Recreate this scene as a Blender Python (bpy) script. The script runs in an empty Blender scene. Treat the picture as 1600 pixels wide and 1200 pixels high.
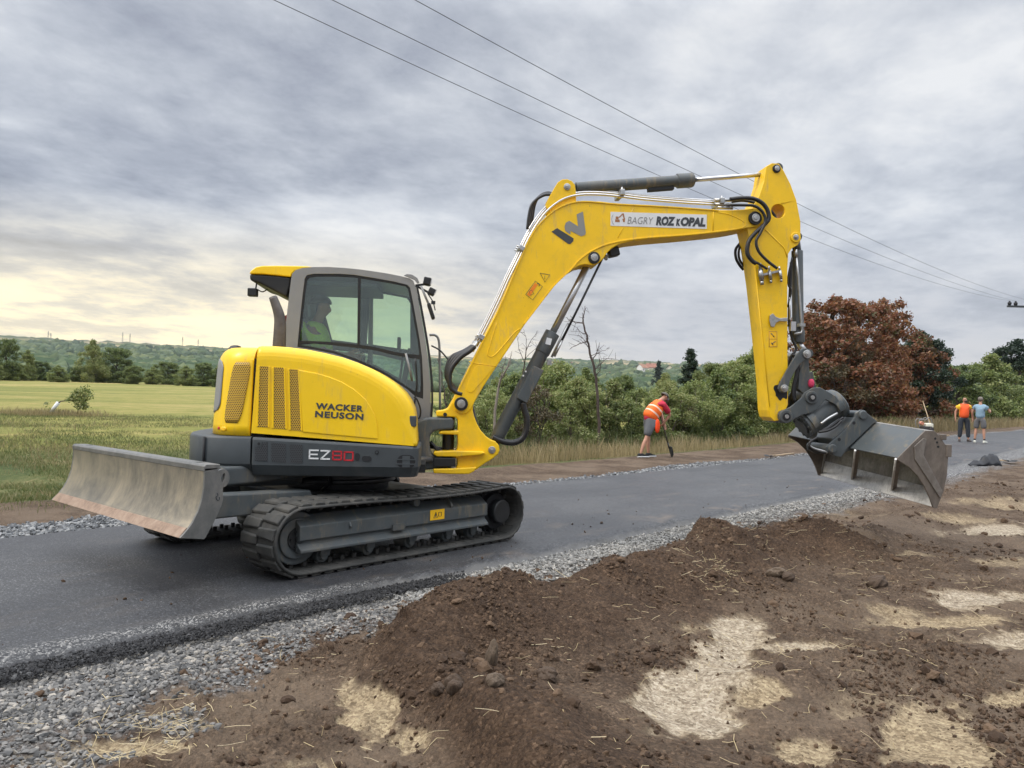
import bpy, bmesh, math, random
import numpy as np
from mathutils import Vector, Matrix
from mathutils.geometry import tessellate_polygon
random.seed(7); rng = np.random.default_rng(7)
S = bpy.context.scene
COL = S.collection
rad = math.radians
# ------------------------------------------------------------ camera
CAM = np.array([-4.32625536, -5.91829181, 1.34283547]); YAW, PITCH, ROLL, FPX = 0.721169347, 0.0197224237, 0.0264545172, 1196.7629
_f = np.array([math.cos(PITCH)*math.cos(YAW), math.cos(PITCH)*math.sin(YAW), math.sin(PITCH)])
_r = np.array([math.sin(YAW), -math.cos(YAW), 0.0]); _u = np.cross(_r, _f)
cR = math.cos(ROLL)*_r + math.sin(ROLL)*_u; cU = -math.sin(ROLL)*_r + math.cos(ROLL)*_u; cF = _f
cam = bpy.data.cameras.new('camera'); camo = bpy.data.objects.new('camera', cam); COL.objects.link(camo)
camo.matrix_world = Matrix(((cR[0], cU[0], -cF[0], CAM[0]), (cR[1], cU[1], -cF[1], CAM[1]), (cR[2], cU[2], -cF[2], CAM[2]), (0, 0, 0, 1)))
cam.sensor_width = 36; cam.lens = FPX*36/1600; cam.clip_start = 0.05; cam.clip_end = 20000
S.camera = camo
S.render.resolution_x = 1024; S.render.resolution_y = 768
S.view_settings.view_transform = 'Standard'; S.view_settings.look = 'None'
S.view_settings.exposure = 0.26; S.view_settings.gamma = 1.0
# ------------------------------------------------------------ world: overcast sky
SUN_EL, SUN_AZ = 42, 150         # degrees; azimuth the light comes FROM, counted from +X towards +Y
W = bpy.data.worlds.new('World'); S.world = W; W.use_nodes = True
nt = W.node_tree; N = nt.nodes; L = nt.links
for n in list(N): N.remove(n)
def wn(t, **k):
    n = N.new(t)
    for a, b in k.items(): setattr(n, a, b)
    return n
def wmath(op, a, b=None, c=None):
    n = wn('ShaderNodeMath', operation=op)
    for i, v in enumerate((a, b, c)):
        if v is None: continue
        if isinstance(v, (int, float)): n.inputs[i].default_value = v
        else: L.new(v, n.inputs[i])
    return n.outputs[0]
def wmix(f, a, b, blend='MIX'):
    n = wn('ShaderNodeMix', data_type='RGBA', blend_type=blend)
    for i, v in ((0, f), (6, a), (7, b)):
        if isinstance(v, (int, float)): n.inputs[i].default_value = v
        elif isinstance(v, tuple): n.inputs[i].default_value = (*v, 1)
        else: L.new(v, n.inputs[i])
    return n.outputs[2]
def wramp(f, pts, interp='EASE'):
    n = wn('ShaderNodeValToRGB'); n.color_ramp.interpolation = interp
    e = n.color_ramp.elements
    while len(e) < len(pts): e.new(0.5)
    for el, (p, c) in zip(e, pts):
        el.position = p; el.color = (*c, 1) if isinstance(c, tuple) else (c, c, c, 1)
    L.new(f, n.inputs[0]); return n.outputs[0]
def wrampx(f, pts):
    # colour ramps clip at 1, so the gain is a map range chain
    m = wn('ShaderNodeMapRange', interpolation_type='SMOOTHSTEP'); L.new(f, m.inputs[0]); m.inputs[1].default_value = pts[0][0]; m.inputs[2].default_value = pts[-1][0]; m.inputs[3].default_value = pts[0][1]; m.inputs[4].default_value = pts[-1][1]
    return m.outputs[0]
tc = wn('ShaderNodeTexCoord'); sp = wn('ShaderNodeSeparateXYZ'); L.new(tc.outputs['Generated'], sp.inputs[0])
zz = sp.outputs[2]
zc = wmath('ADD', wmath('MAXIMUM', zz, 0.0), 0.13)
cx_, cy_ = wmath('DIVIDE', sp.outputs[0], zc), wmath('DIVIDE', sp.outputs[1], zc)
cb = wn('ShaderNodeCombineXYZ'); L.new(cx_, cb.inputs[0]); L.new(cy_, cb.inputs[1]); cb.inputs[2].default_value = 3.1
mp = wn('ShaderNodeMapping'); mp.inputs['Rotation'].default_value = (0, 0, rad(-38)); mp.inputs['Scale'].default_value = (0.85, 1.0, 1)
L.new(cb.outputs[0], mp.inputs[0])
def wnoise(scale, detail, rough, dist, vec=mp.outputs[0], off=None):
    n = wn('ShaderNodeTexNoise'); n.inputs['Scale'].default_value = scale; n.inputs['Detail'].default_value = detail
    n.inputs['Roughness'].default_value = rough; n.inputs['Distortion'].default_value = dist
    if off:
        m2 = wn('ShaderNodeMapping'); m2.inputs['Location'].default_value = off; L.new(vec, m2.inputs[0]); vec = m2.outputs[0]
    L.new(vec, n.inputs[0]); return n.outputs[0]
n1 = wnoise(0.70, 6, 0.54, 0.12); n2 = wnoise(2.4, 8, 0.62, 0.15, off=(3, 7, 0)); n3 = wnoise(0.20, 3, 0.5, 0.2, off=(9.4, 1.6, 0)); n4 = wnoise(6.5, 6, 0.62, 0.15, off=(1, 2, 0))
mixn = wmath('ADD', wmath('MULTIPLY', n1, 0.43), wmath('ADD', wmath('MULTIPLY', n2, 0.30), wmath('ADD', wmath('MULTIPLY', n3, 0.16), wmath('MULTIPLY', n4, 0.11))))
cloud = wramp(mixn, [(0.40, (0.225, 0.242, 0.292)), (0.46, (0.345, 0.368, 0.425)), (0.51, (0.475, 0.50, 0.548)), (0.555, (0.61, 0.63, 0.665)), (0.615, (0.78, 0.785, 0.79))], 'LINEAR')
# towards the horizon the layer thins, warm on the left of the view
dvec = wn('ShaderNodeVectorMath', operation='DOT_PRODUCT'); L.new(tc.outputs['Generated'], dvec.inputs[0])
ga = rad(82); dvec.inputs[1].default_value = (math.cos(ga), math.sin(ga), 0.0)
glow = wramp(dvec.outputs['Value'], [(0.60, 0.0), (1.0, 1.0)])
low = wramp(zz, [(0.04, 1.0), (0.235, 0.0)])
lowcol = wmix(glow, (0.56, 0.545, 0.56), (1.45, 1.18, 0.64))
streak = wmath('MULTIPLY', low, wmath('ADD', wmath('MULTIPLY', wramp(mixn, [(0.44, 0.0), (0.55, 1.0)]), 0.55), 0.45))
skyc = wmix(streak, cloud, lowcol)
nish = wn('ShaderNodeTexSky', sky_type='NISHITA'); nish.sun_disc = False; nish.sun_elevation = rad(SUN_EL); nish.sun_rotation = rad(90 - SUN_AZ)
nishs = wmix(1.0, nish.outputs[0], (0.10, 0.10, 0.10), 'MULTIPLY')
skyc = wmix(0.12, skyc, nishs)
# overcast luminance grows towards the zenith
gain = wrampx(zz, [(0.43, 1.0), (0.50, 1.6), (0.85, 4.6)])
skyc = wmix(1.0, skyc, gain, 'MULTIPLY')
bg = wn('ShaderNodeBackground'); bg.inputs['Strength'].default_value = 1.0; L.new(skyc, bg.inputs[0])
wo = wn('ShaderNodeOutputWorld'); L.new(bg.outputs[0], wo.inputs[0])
# ------------------------------------------------------------ sun (veiled)
sl = bpy.data.lights.new('sun', 'SUN'); sl.energy = 1.5; sl.angle = rad(14); sl.color = (1.0, 0.90, 0.76)
so = bpy.data.objects.new('sun', sl); COL.objects.link(so)
sdir = Vector((math.cos(rad(SUN_EL))*math.cos(rad(SUN_AZ)), math.cos(rad(SUN_EL))*math.sin(rad(SUN_AZ)), math.sin(rad(SUN_EL))))
so.rotation_euler = sdir.to_track_quat('Z', 'Y').to_euler(); so.location = (0, 0, 20)

# ============================================================ helpers
def ray(px, py): return cF + (px-800)/FPX*cR - (py-600)/FPX*cU
UROT = YAW - math.pi/2 + rad(6)      # heading of the upper structure
fu = np.array([math.cos(UROT), math.sin(UROT), 0]); fv = np.array([-math.sin(UROT), math.cos(UROT), 0])
def UP(px, py, v):                   # photo point on a plane of the upper structure -> (u, z)
    d = ray(px, py); t = (v - CAM@fv)/(d@fv); p = CAM + t*d
    return (float(p@fu), float(p[2]))
def UPL(pts, v): return [UP(x, y, v) for x, y in pts]
def ZP(pts, scale, ox, oy, v): return [UP(x/scale+ox, y/scale+oy, v) for x, y in pts]
def WP(px, py, Y):                   # photo point on a plane Y = const of the undercarriage -> (x, z)
    d = ray(px, py); t = (Y-CAM[1])/d[1]; p = CAM + t*d
    return (float(p[0]), float(p[2]))
def GP(px, py, z=0.0):               # photo point on a height -> (x, y)
    d = ray(px, py); t = (z-CAM[2])/d[2]; p = CAM + t*d
    return (float(p[0]), float(p[1]))
def DP(px, py, depth):               # photo point at a distance
    return CAM + depth*ray(px, py)

class MB:
    def __init__(s): s.v = []; s.f = []; s.sm = []
    def add(s, vs, fs, smooth=False):
        o = len(s.v); s.v += [tuple(map(float, p)) for p in vs]
        s.f += [tuple(i+o for i in f) for f in fs]; s.sm += [smooth]*len(fs); return s
    def box(s, c, size, R=None):
        c = Vector(c); h = Vector(size)/2; vs = []
        for i in (-1, 1):
            for j in (-1, 1):
                for k in (-1, 1):
                    p = Vector((i*h.x, j*h.y, k*h.z))
                    if R is not None: p = R @ p
                    vs.append(c+p)
        return s.add(vs, [(0, 1, 3, 2), (4, 6, 7, 5), (0, 4, 5, 1), (2, 3, 7, 6), (0, 2, 6, 4), (1, 5, 7, 3)])
    def bar(s, p0, p1, w, h, up=(0, 0, 1)):
        p0, p1 = Vector(p0), Vector(p1); d = (p1-p0); ln = d.length; d.normalize(); up = Vector(up)
        sd = d.cross(up).normalized(); u2 = sd.cross(d)
        R = Matrix((d, sd, u2)).transposed()
        return s.box((p0+p1)/2, (ln, w, h), R)
    def tube(s, pts, r, n=10, cap=True, smooth=True):
        pts = [Vector(p) for p in pts]; rs = r if isinstance(r, (list, tuple)) else [r]*len(pts)
        vs = []; fs = []; prev = None
        for i, p in enumerate(pts):
            t = (pts[min(i+1, len(pts)-1)] - pts[max(i-1, 0)]).normalized()
            if prev is None:
                a = Vector((0, 0, 1)) if abs(t.z) < 0.9 else Vector((0, 1, 0)); b = t.cross(a).normalized()
            else:
                b = prev - t*prev.dot(t); b.normalize()
            prev = b; c = t.cross(b)
            for k in range(n):
                an = 2*math.pi*k/n; vs.append(p + (b*math.cos(an)+c*math.sin(an))*rs[i])
        for i in range(len(pts)-1):
            for k in range(n):
                a = i*n+k; b2 = i*n+(k+1) % n; fs.append((a, b2, b2+n, a+n))
        s.add(vs, fs, smooth)
        if cap:
            m = len(s.v)-len(vs)
            s.f.append(tuple(m+k for k in range(n))[::-1]); s.sm.append(False)
            s.f.append(tuple(m+(len(pts)-1)*n+k for k in range(n))); s.sm.append(False)
        return s
    def cyl(s, p0, p1, r, n=24, r2=None): return s.tube([p0, p1], [r, r if r2 is None else r2], n)
    def prism(s, outline, v0, v1, holes=(), axis='y', smooth=False):
        # outline in a 2-D plane, extruded from v0 to v1. axis 'y': (x,z) outline; 'x': (y,z); 'z': (x,y)
        def P(p, v): return {'y': (p[0], v, p[1]), 'x': (v, p[0], p[1]), 'z': (p[0], p[1], v)}[axis]
        loops = [list(outline)]+[list(h) for h in holes]; flat = [p for l in loops for p in l]; n = len(flat)
        vs = [P(p, v0) for p in flat]+[P(p, v1) for p in flat]; fs = []
        if holes:
            tr = tessellate_polygon([[Vector((p[0], p[1], 0)) for p in l] for l in loops])
            fs += [tuple(t) for t in tr]+[tuple(i+n for i in t)[::-1] for t in tr]
        else: fs += [tuple(range(n)), tuple(range(n, 2*n))[::-1]]
        o = 0
        for l in loops:
            m = len(l)
            for i in range(m): a, b = o+i, o+(i+1) % m; fs.append((a, b, b+n, a+n))
            o += m
        return s.add(vs, fs, smooth)
    def loft(s, rings, closed=True, cap=True, smooth=True):
        n = len(rings[0]); vs = [p for r in rings for p in r]; fs = []
        for i in range(len(rings)-1):
            for k in range(n if closed else n-1):
                a = i*n+k; b = i*n+(k+1) % n; fs.append((a, b, b+n, a+n))
        s.add(vs, fs, smooth)
        if cap:
            m = len(s.v)-len(vs)
            s.f.append(tuple(m+k for k in range(n))[::-1]); s.sm.append(False)
            s.f.append(tuple(m+(len(rings)-1)*n+k for k in range(n))); s.sm.append(False)
        return s
    def build(s, name, mat, parent=None, bevel=0, seg=2, rot=0, loc=None, recalc=True):
        me = bpy.data.meshes.new(name); me.from_pydata(s.v, [], s.f)
        me.polygons.foreach_set('use_smooth', s.sm); me.materials.append(mat)
        if recalc:
            b = bmesh.new(); b.from_mesh(me); bmesh.ops.recalc_face_normals(b, faces=b.faces); b.to_mesh(me); b.free()
        me.update()
        o = bpy.data.objects.new(name, me); COL.objects.link(o)
        if parent is not None: o.parent = parent
        if rot: o.rotation_euler = (0, 0, rot)
        if loc is not None: o.location = loc
        if bevel:
            md = o.modifiers.new('bevel', 'BEVEL'); md.width = bevel; md.segments = seg; md.limit_method = 'ANGLE'; md.angle_limit = rad(32); md.use_clamp_overlap = True
            md.harden_normals = False
        return o
def npmesh(name, V, F, mat, parent=None, smooth=False, attrs=None, loc=None):
    # V (n,3), F (m,k) arrays
    V = np.asarray(V, dtype=np.float32); F = np.asarray(F, dtype=np.int32); k = F.shape[1]
    me = bpy.data.meshes.new(name); me.vertices.add(len(V)); me.vertices.foreach_set('co', V.ravel())
    me.loops.add(F.size); me.loops.foreach_set('vertex_index', F.ravel())
    me.polygons.add(len(F)); me.polygons.foreach_set('loop_start', np.arange(0, F.size, k, dtype=np.int32))
    me.polygons.foreach_set('loop_total', np.full(len(F), k, dtype=np.int32))
    me.update(calc_edges=True); me.validate()
    me.polygons.foreach_set('use_smooth', np.full(len(me.polygons), smooth))
    for an, arr in (attrs or {}).items():
        a = me.attributes.new(an, 'FLOAT', 'POINT'); a.data.foreach_set('value', np.asarray(arr, dtype=np.float32))
    if isinstance(mat, (list, tuple)):
        for m in mat: me.materials.append(m)
    else: me.materials.append(mat)
    o = bpy.data.objects.new(name, me); COL.objects.link(o)
    if parent is not None: o.parent = parent
    if loc is not None: o.location = loc
    return o
def tag(o, label=None, cat=None, group=None, kind=None):
    if label: o['label'] = label
    if cat: o['category'] = cat
    if group: o['group'] = group
    if kind: o['kind'] = kind
    return o
def empty(name, loc=(0, 0, 0), rz=0, **k):
    o = bpy.data.objects.new(name, None); COL.objects.link(o); o.location = loc; o.rotation_euler = (0, 0, rz); o.empty_display_size = 0.2
    return tag(o, **k)
def copy_tree(o, parent=None):
    c = o.copy(); COL.objects.link(c); c.parent = parent
    for ch in list(o.children): copy_tree(ch, c)
    return c
def circle(c, r, n=24, a0=0, a1=360):
    full = abs(a1-a0) >= 360
    return [(c[0]+r*math.cos(rad(a0+(a1-a0)*i/(n if full else n-1))), c[1]+r*math.sin(rad(a0+(a1-a0)*i/(n if full else n-1)))) for i in range(n)]
def smooth_path(pts, n=6):
    pts = [np.array(p, float) for p in pts]; P = [2*pts[0]-pts[1]]+pts+[2*pts[-1]-pts[-2]]; out = []
    for i in range(1, len(P)-2):
        for k in range(n):
            t = k/n; a, b, c, d = P[i-1], P[i], P[i+1], P[i+2]
            out.append(0.5*((2*b)+(-a+c)*t+(2*a-5*b+4*c-d)*t*t+(-a+3*b-3*c+d)*t**3))
    out.append(pts[-1]); return [tuple(p) for p in out]
def text_mesh(name, body, size, mat, parent, origin, ex, ey, depth=0.002, bold=0.0, shear=0.0, spacing=1.0, rot=0, width=None):
    cu = bpy.data.curves.new(name, 'FONT'); cu.body = body; cu.size = size; cu.extrude = depth/2; cu.offset = bold; cu.shear = shear; cu.space_character = spacing
    cu.resolution_u = 3
    t = bpy.data.objects.new('tmp', cu); COL.objects.link(t)
    dg = bpy.context.evaluated_depsgraph_get(); me = bpy.data.meshes.new_from_object(t.evaluated_get(dg))
    bpy.data.objects.remove(t); bpy.data.curves.remove(cu)
    ex, ey = Vector(ex).normalized(), Vector(ey); ey = (ey-ex*ey.dot(ex)).normalized(); ez = ex.cross(ey)
    xs = [v.co.x for v in me.vertices]; x0, x1 = min(xs), max(xs); k = 1.0 if width is None else width/(x1-x0)
    M = Matrix((ex, ey, ez)).transposed().to_4x4(); M.translation = Vector(origin)
    for v in me.vertices: v.co = ((v.co.x-x0)*k, v.co.y, v.co.z)
    me.transform(M); me.materials.clear(); me.materials.append(mat); me.name = name
    o = bpy.data.objects.new(name, me); COL.objects.link(o); o.parent = parent
    return o

# ------------------------------------------------------------ materials
def newmat(name):
    m = bpy.data.materials.new(name); m.use_nodes = True; t = m.node_tree
    b = t.nodes['Principled BSDF']; return m, t, b
def nmath(t, op, a, b=None):
    n = t.nodes.new('ShaderNodeMath'); n.operation = op
    for i, v in enumerate((a, b)):
        if v is None: continue
        if isinstance(v, (int, float)): n.inputs[i].default_value = v
        else: t.links.new(v, n.inputs[i])
    return n.outputs[0]
def nmix(t, f, a, b, blend='MIX'):
    n = t.nodes.new('ShaderNodeMix'); n.data_type = 'RGBA'; n.blend_type = blend
    for i, v in ((0, f), (6, a), (7, b)):
        if isinstance(v, (int, float)): n.inputs[i].default_value = v
        elif isinstance(v, tuple): n.inputs[i].default_value = (*v[:3], 1)
        else: t.links.new(v, n.inputs[i])
    return n.outputs[2]
def nramp(t, f, pts, interp='LINEAR'):
    n = t.nodes.new('ShaderNodeValToRGB'); n.color_ramp.interpolation = interp; e = n.color_ramp.elements
    while len(e) < len(pts): e.new(0.5)
    for el, (p, c) in zip(e, pts): el.position = p; el.color = (*c, 1) if isinstance(c, tuple) else (c, c, c, 1)
    t.links.new(f, n.inputs[0]); return n.outputs[0]
def nnoise(t, scale, detail=5, rough=0.55, vec=None, dist=0.0, stretch=None):
    n = t.nodes.new('ShaderNodeTexNoise'); n.inputs['Scale'].default_value = scale; n.inputs['Detail'].default_value = detail
    n.inputs['Roughness'].default_value = rough; n.inputs['Distortion'].default_value = dist
    if vec is None:
        c = t.nodes.new('ShaderNodeTexCoord'); vec = c.outputs['Object']
    if stretch:
        m = t.nodes.new('ShaderNodeMapping'); m.inputs['Scale'].default_value = stretch; t.links.new(vec, m.inputs[0]); vec = m.outputs[0]
    t.links.new(vec, n.inputs['Vector']); return n.outputs[0]
def nbump(t, h, b, strength=0.3, dist=0.01, prev=None):
    n = t.nodes.new('ShaderNodeBump'); n.inputs['Strength'].default_value = strength; n.inputs['Distance'].default_value = dist
    t.links.new(h, n.inputs['Height'])
    if prev is not None: t.links.new(prev, n.inputs['Normal'])
    t.links.new(n.outputs[0], b.inputs['Normal']); return n.outputs[0]
def nattr(t, name):
    n = t.nodes.new('ShaderNodeAttribute'); n.attribute_name = name; return n.outputs['Fac']
def M_simple(name, col, rough=0.5, metal=0.0, var=0.12, vscale=6, dirt=None, dirt_amt=0.5, dirt_scale=3, bump=0.0, bscale=60, coat=0.0, stretch=None, chips=0.0):
    m, t, b = newmat(name)
    n = nnoise(t, vscale, 6, 0.6, stretch=stretch)
    lo = tuple(c*(1-var) for c in col); hi = tuple(min(1, c*(1+var)) for c in col)
    c = nramp(t, n, [(0.3, lo), (0.7, hi)])
    rg = nmath(t, 'ADD', nmath(t, 'MULTIPLY', n, 0.2), rough-0.1)
    if dirt:
        d = nnoise(t, dirt_scale, 9, 0.68, dist=0.4, stretch=stretch); f = nramp(t, d, [(0.60-0.25*dirt_amt, 0.0), (0.72, dirt_amt)])
        c = nmix(t, f, c, dirt); rg = nmath(t, 'ADD', rg, nmath(t, 'MULTIPLY', f, 0.35))
    if chips:
        d2 = nnoise(t, 38, 4, 0.75); d3 = nnoise(t, 2.6, 4, .6)
        f2 = nmath(t, 'MULTIPLY', nramp(t, d2, [(0.66, 0.0), (0.70, 1.0)]), nramp(t, d3, [(0.50, 0.0), (0.64, chips)])); c = nmix(t, f2, c, (0.10, 0.075, 0.045))
        d4 = nnoise(t, 9, 7, 0.72, stretch=(1.6, 1, .35)); f4 = nramp(t, d4, [(0.55, 0.0), (0.75, chips*.55)]); c = nmix(t, f4, c, (0.42, 0.30, 0.13)); rg = nmath(t, 'ADD', rg, nmath(t, 'MULTIPLY', f4, .4))
    t.links.new(c, b.inputs['Base Color']); t.links.new(rg, b.inputs['Roughness'])
    b.inputs['Metallic'].default_value = metal
    if coat: b.inputs['Coat Weight'].default_value = coat; b.inputs['Coat Roughness'].default_value = 0.12
    if bump: nbump(t, nnoise(t, bscale, 5, 0.6), b, bump, 0.004)
    return m
M = {}
M['yellow'] = M_simple('yellow_paint', (0.90, 0.575, 0.004), 0.40, 0, 0.04, 4, dirt=(0.5, 0.36, 0.10), dirt_amt=0.16, dirt_scale=2.2, coat=0.12, chips=.7)
M['yellow2'] = M_simple('yellow_boom_paint', (0.86, 0.53, 0.003), 0.42, 0, 0.07, 3, dirt=(0.36, 0.24, 0.06), dirt_amt=0.32, dirt_scale=3.5, coat=0.06, chips=1.3)
M['charcoal'] = M_simple('charcoal_plastic', (0.048, 0.057, 0.062), 0.5, 0, 0.12, 5, dirt=(0.15, 0.14, 0.12), dirt_amt=0.3, dirt_scale=2.5, bump=0.05, bscale=220)
M['grey_paint'] = M_simple('dark_grey_paint', (0.066, 0.077, 0.081), 0.45, 0, 0.14, 6, dirt=(0.16, 0.135, 0.10), dirt_amt=0.5, dirt_scale=4, chips=.7)
M['cab_grey'] = M_simple('cab_grey_paint', (0.225, 0.23, 0.235), 0.42, 0, 0.06, 5, dirt=(0.2, 0.18, 0.15), dirt_amt=0.25)
M['black'] = M_simple('black_plastic', (0.012, 0.013, 0.014), 0.42, 0, 0.2, 9, dirt=(0.06, 0.055, 0.045), dirt_amt=0.25)
M['rubber'] = M_simple('track_rubber', (0.036, 0.036, 0.033), 0.72, 0, 0.25, 12, dirt=(0.115, 0.105, 0.09), dirt_amt=0.55, dirt_scale=6, bump=0.5, bscale=70)
M['hose'] = M_simple('hose_rubber', (0.014, 0.014, 0.015), 0.42, 0, 0.2, 15, dirt=(0.07, 0.06, 0.05), dirt_amt=0.3)
M['chrome'] = M_simple('polished_rod_steel', (0.55, 0.55, 0.55), 0.34, 0.85, 0.06, 20)
M['steel'] = M_simple('zinc_steel', (0.45, 0.45, 0.44), 0.36, 1.0, 0.15, 30, dirt=(0.12, 0.11, 0.09), dirt_amt=0.4, dirt_scale=20)
M['dark'] = M_simple('dark_recess', (0.010, 0.011, 0.013), 0.7, 0, 0.2, 10)
M['decal_dark'] = M_simple('decal_dark', (0.045, 0.05, 0.055), 0.45, 0, 0.05)
M['decal_red'] = M_simple('decal_red', (0.50, 0.016, 0.026), 0.45, 0, 0.05)
M['decal_white'] = M_simple('decal_white', (0.70, 0.71, 0.71), 0.45, 0, 0.04)
M['decal_grey'] = M_simple('decal_grey', (0.23, 0.23, 0.22), 0.5, 0, 0.05)
M['decal_orange'] = M_simple('decal_orange', (0.80, 0.22, 0.01), 0.45, 0, 0.05)
M['decal_brown'] = M_simple('decal_brown', (0.35, 0.15, 0.06), 0.5, 0, 0.1)
M['sticker'] = M_simple('sticker_yellow', (0.88, 0.50, 0.01), 0.45, 0, 0.05)
# worn blade steel: dusty, scratched, tan and grey
def M_worn(name, a, b_, c_, metal=0.35, stretch=(1, 1, 0.25), sc=5, rough=0.5):
    m, t, b = newmat(name)
    n = nnoise(t, sc, 9, 0.7, stretch=stretch, dist=0.5); n2 = nnoise(t, sc*6, 8, 0.7, stretch=(1, 1, 0.3))
    k = nmath(t, 'ADD', nmath(t, 'MULTIPLY', n, 0.65), nmath(t, 'MULTIPLY', n2, 0.35))
    c = nramp(t, k, [(0.36, a), (0.5, b_), (0.64, c_)])
    t.links.new(c, b.inputs['Base Color']); b.inputs['Metallic'].default_value = metal
    t.links.new(nmath(t, 'ADD', nmath(t, 'MULTIPLY', n2, 0.3), rough-0.15), b.inputs['Roughness'])
    nbump(t, k, b, 0.25, 0.004); return m
M['blade'] = M_worn('worn_blade_steel', (0.095, 0.092, 0.08), (0.19, 0.17, 0.13), (0.29, 0.25, 0.18), 0.25, (1, .8, .55), 4)
M['rust'] = M_worn('rusty_cutting_edge', (0.16, 0.11, 0.075), (0.27, 0.185, 0.13), (0.36, 0.27, 0.20), 0.1, (1, 1, 1), 7, 0.65)
M['bladeside'] = M_worn('grey_blade_side', (0.10, 0.105, 0.10), (0.145, 0.145, 0.138), (0.21, 0.20, 0.18), 0.2, (1, 1, 1), 4)
M['bucket_side'] = M_worn('soil_stained_bucket_steel', (0.10, 0.085, 0.072), (0.155, 0.13, 0.108), (0.22, 0.19, 0.16), 0.2, (1, 1, 1), 4, 0.5)
M['bucket_in'] = M_worn('bucket_inner_steel', (0.10, 0.09, 0.075), (0.2, 0.185, 0.16), (0.34, 0.32, 0.29), 0.4, (1, 1, 1), 5, 0.45)
M['bucket_edge'] = M_worn('ground_bright_edge_steel', (0.34, 0.33, 0.31), (0.60, 0.59, 0.56), (0.76, 0.75, 0.72), 0.3, (1, 1, 1), 9, 0.38)
def M_perf(name, base, hole, scale, axes):
    m, t, b = newmat(name)
    c = t.nodes.new('ShaderNodeTexCoord'); s = t.nodes.new('ShaderNodeSeparateXYZ'); t.links.new(c.outputs['Object'], s.inputs[0])
    X = nmath(t, 'MULTIPLY', s.outputs[axes[0]], scale); Z = nmath(t, 'MULTIPLY', s.outputs[axes[1]], scale)
    def cell(ox, oz):
        fx = nmath(t, 'SUBTRACT', nmath(t, 'FRACT', nmath(t, 'ADD', X, ox)), 0.5); fz = nmath(t, 'SUBTRACT', nmath(t, 'FRACT', nmath(t, 'ADD', nmath(t, 'MULTIPLY', Z, 0.577), oz)), 0.5)
        fz = nmath(t, 'MULTIPLY', fz, 1.73)
        return nmath(t, 'ADD', nmath(t, 'MULTIPLY', fx, fx), nmath(t, 'MULTIPLY', fz, fz))
    d = nmath(t, 'MINIMUM', cell(0, 0), cell(0.5, 0.5))
    f = nmath(t, 'LESS_THAN', d, 0.115)
    t.links.new(nmix(t, f, base, hole), b.inputs['Base Color']); b.inputs['Roughness'].default_value = 0.5
    return m
M['perf_y'] = M_perf('perforated_yellow_grille', (0.62, 0.37, 0.03), (0.02, 0.018, 0.015), 62, (0, 2))
M['perf_d'] = M_perf('perforated_dark_grille', (0.05, 0.055, 0.06), (0.006, 0.006, 0.007), 62, (0, 2))
def M_glass(name, tint, refl=0.5):
    m = bpy.data.materials.new(name); m.use_nodes = True; t = m.node_tree; t.nodes.remove(t.nodes['Principled BSDF'])
    o = t.nodes['Material Output']; tr = t.nodes.new('ShaderNodeBsdfTransparent'); tr.inputs[0].default_value = (*tint, 1)
    g = t.nodes.new('ShaderNodeBsdfGlossy'); g.inputs['Roughness'].default_value = 0.03; g.inputs[0].default_value = (0.9, 0.95, 0.95, 1)
    fr = t.nodes.new('ShaderNodeFresnel'); fr.inputs[0].default_value = 1.45
    mx = t.nodes.new('ShaderNodeMixShader'); t.links.new(nmath(t, 'ADD', nmath(t, 'MULTIPLY', fr.outputs[0], refl*2.2), .05), mx.inputs[0])
    t.links.new(tr.outputs[0], mx.inputs[1]); t.links.new(g.outputs[0], mx.inputs[2]); t.links.new(mx.outputs[0], o.inputs[0]); return m
M['glass'] = M_glass('tinted_cab_glass', (0.80, 0.885, 0.83))
def M_leaf(name, cols, clump=1.2, transl=0.35):
    m = bpy.data.materials.new(name); m.use_nodes = True; t = m.node_tree; t.nodes.remove(t.nodes['Principled BSDF'])
    o = t.nodes['Material Output']; g = t.nodes.new('ShaderNodeNewGeometry'); oi = t.nodes.new('ShaderNodeObjectInfo')
    n = nnoise(t, clump, 4, 0.6)
    k = nmath(t, 'ADD', nmath(t, 'MULTIPLY', g.outputs['Random Per Island'], 0.42), nmath(t, 'ADD', nmath(t, 'MULTIPLY', n, 0.62), nmath(t, 'MULTIPLY', nmath(t, 'SUBTRACT', oi.outputs['Random'], 0.5), 0.22)))
    st = [(0.22+0.56*i/(len(cols)-1), c) for i, c in enumerate(cols)]
    c = nramp(t, k, st)
    d = t.nodes.new('ShaderNodeBsdfDiffuse'); tr = t.nodes.new('ShaderNodeBsdfTranslucent'); mx = t.nodes.new('ShaderNodeMixShader'); mx.inputs[0].default_value = transl
    t.links.new(c, d.inputs[0]); t.links.new(c, tr.inputs[0]); t.links.new(d.outputs[0], mx.inputs[1]); t.links.new(tr.outputs[0], mx.inputs[2])
    gl = t.nodes.new('ShaderNodeBsdfGlossy'); gl.inputs['Roughness'].default_value = 0.45; gl.inputs[0].default_value = (0.8, 0.8, 0.8, 1)
    m2 = t.nodes.new('ShaderNodeMixShader'); m2.inputs[0].default_value = 0.04
    t.links.new(mx.outputs[0], m2.inputs[1]); t.links.new(gl.outputs[0], m2.inputs[2]); t.links.new(m2.outputs[0], o.inputs[0]); return m
M['leaf_green'] = M_leaf('shrub_leaves', [(0.07, 0.10, 0.03), (0.15, 0.20, 0.055), (0.25, 0.29, 0.09), (0.33, 0.33, 0.14)])
M['leaf_mid'] = M_leaf('tree_leaves', [(0.05, 0.08, 0.025), (0.11, 0.16, 0.045), (0.19, 0.235, 0.07), (0.26, 0.27, 0.11)])
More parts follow.
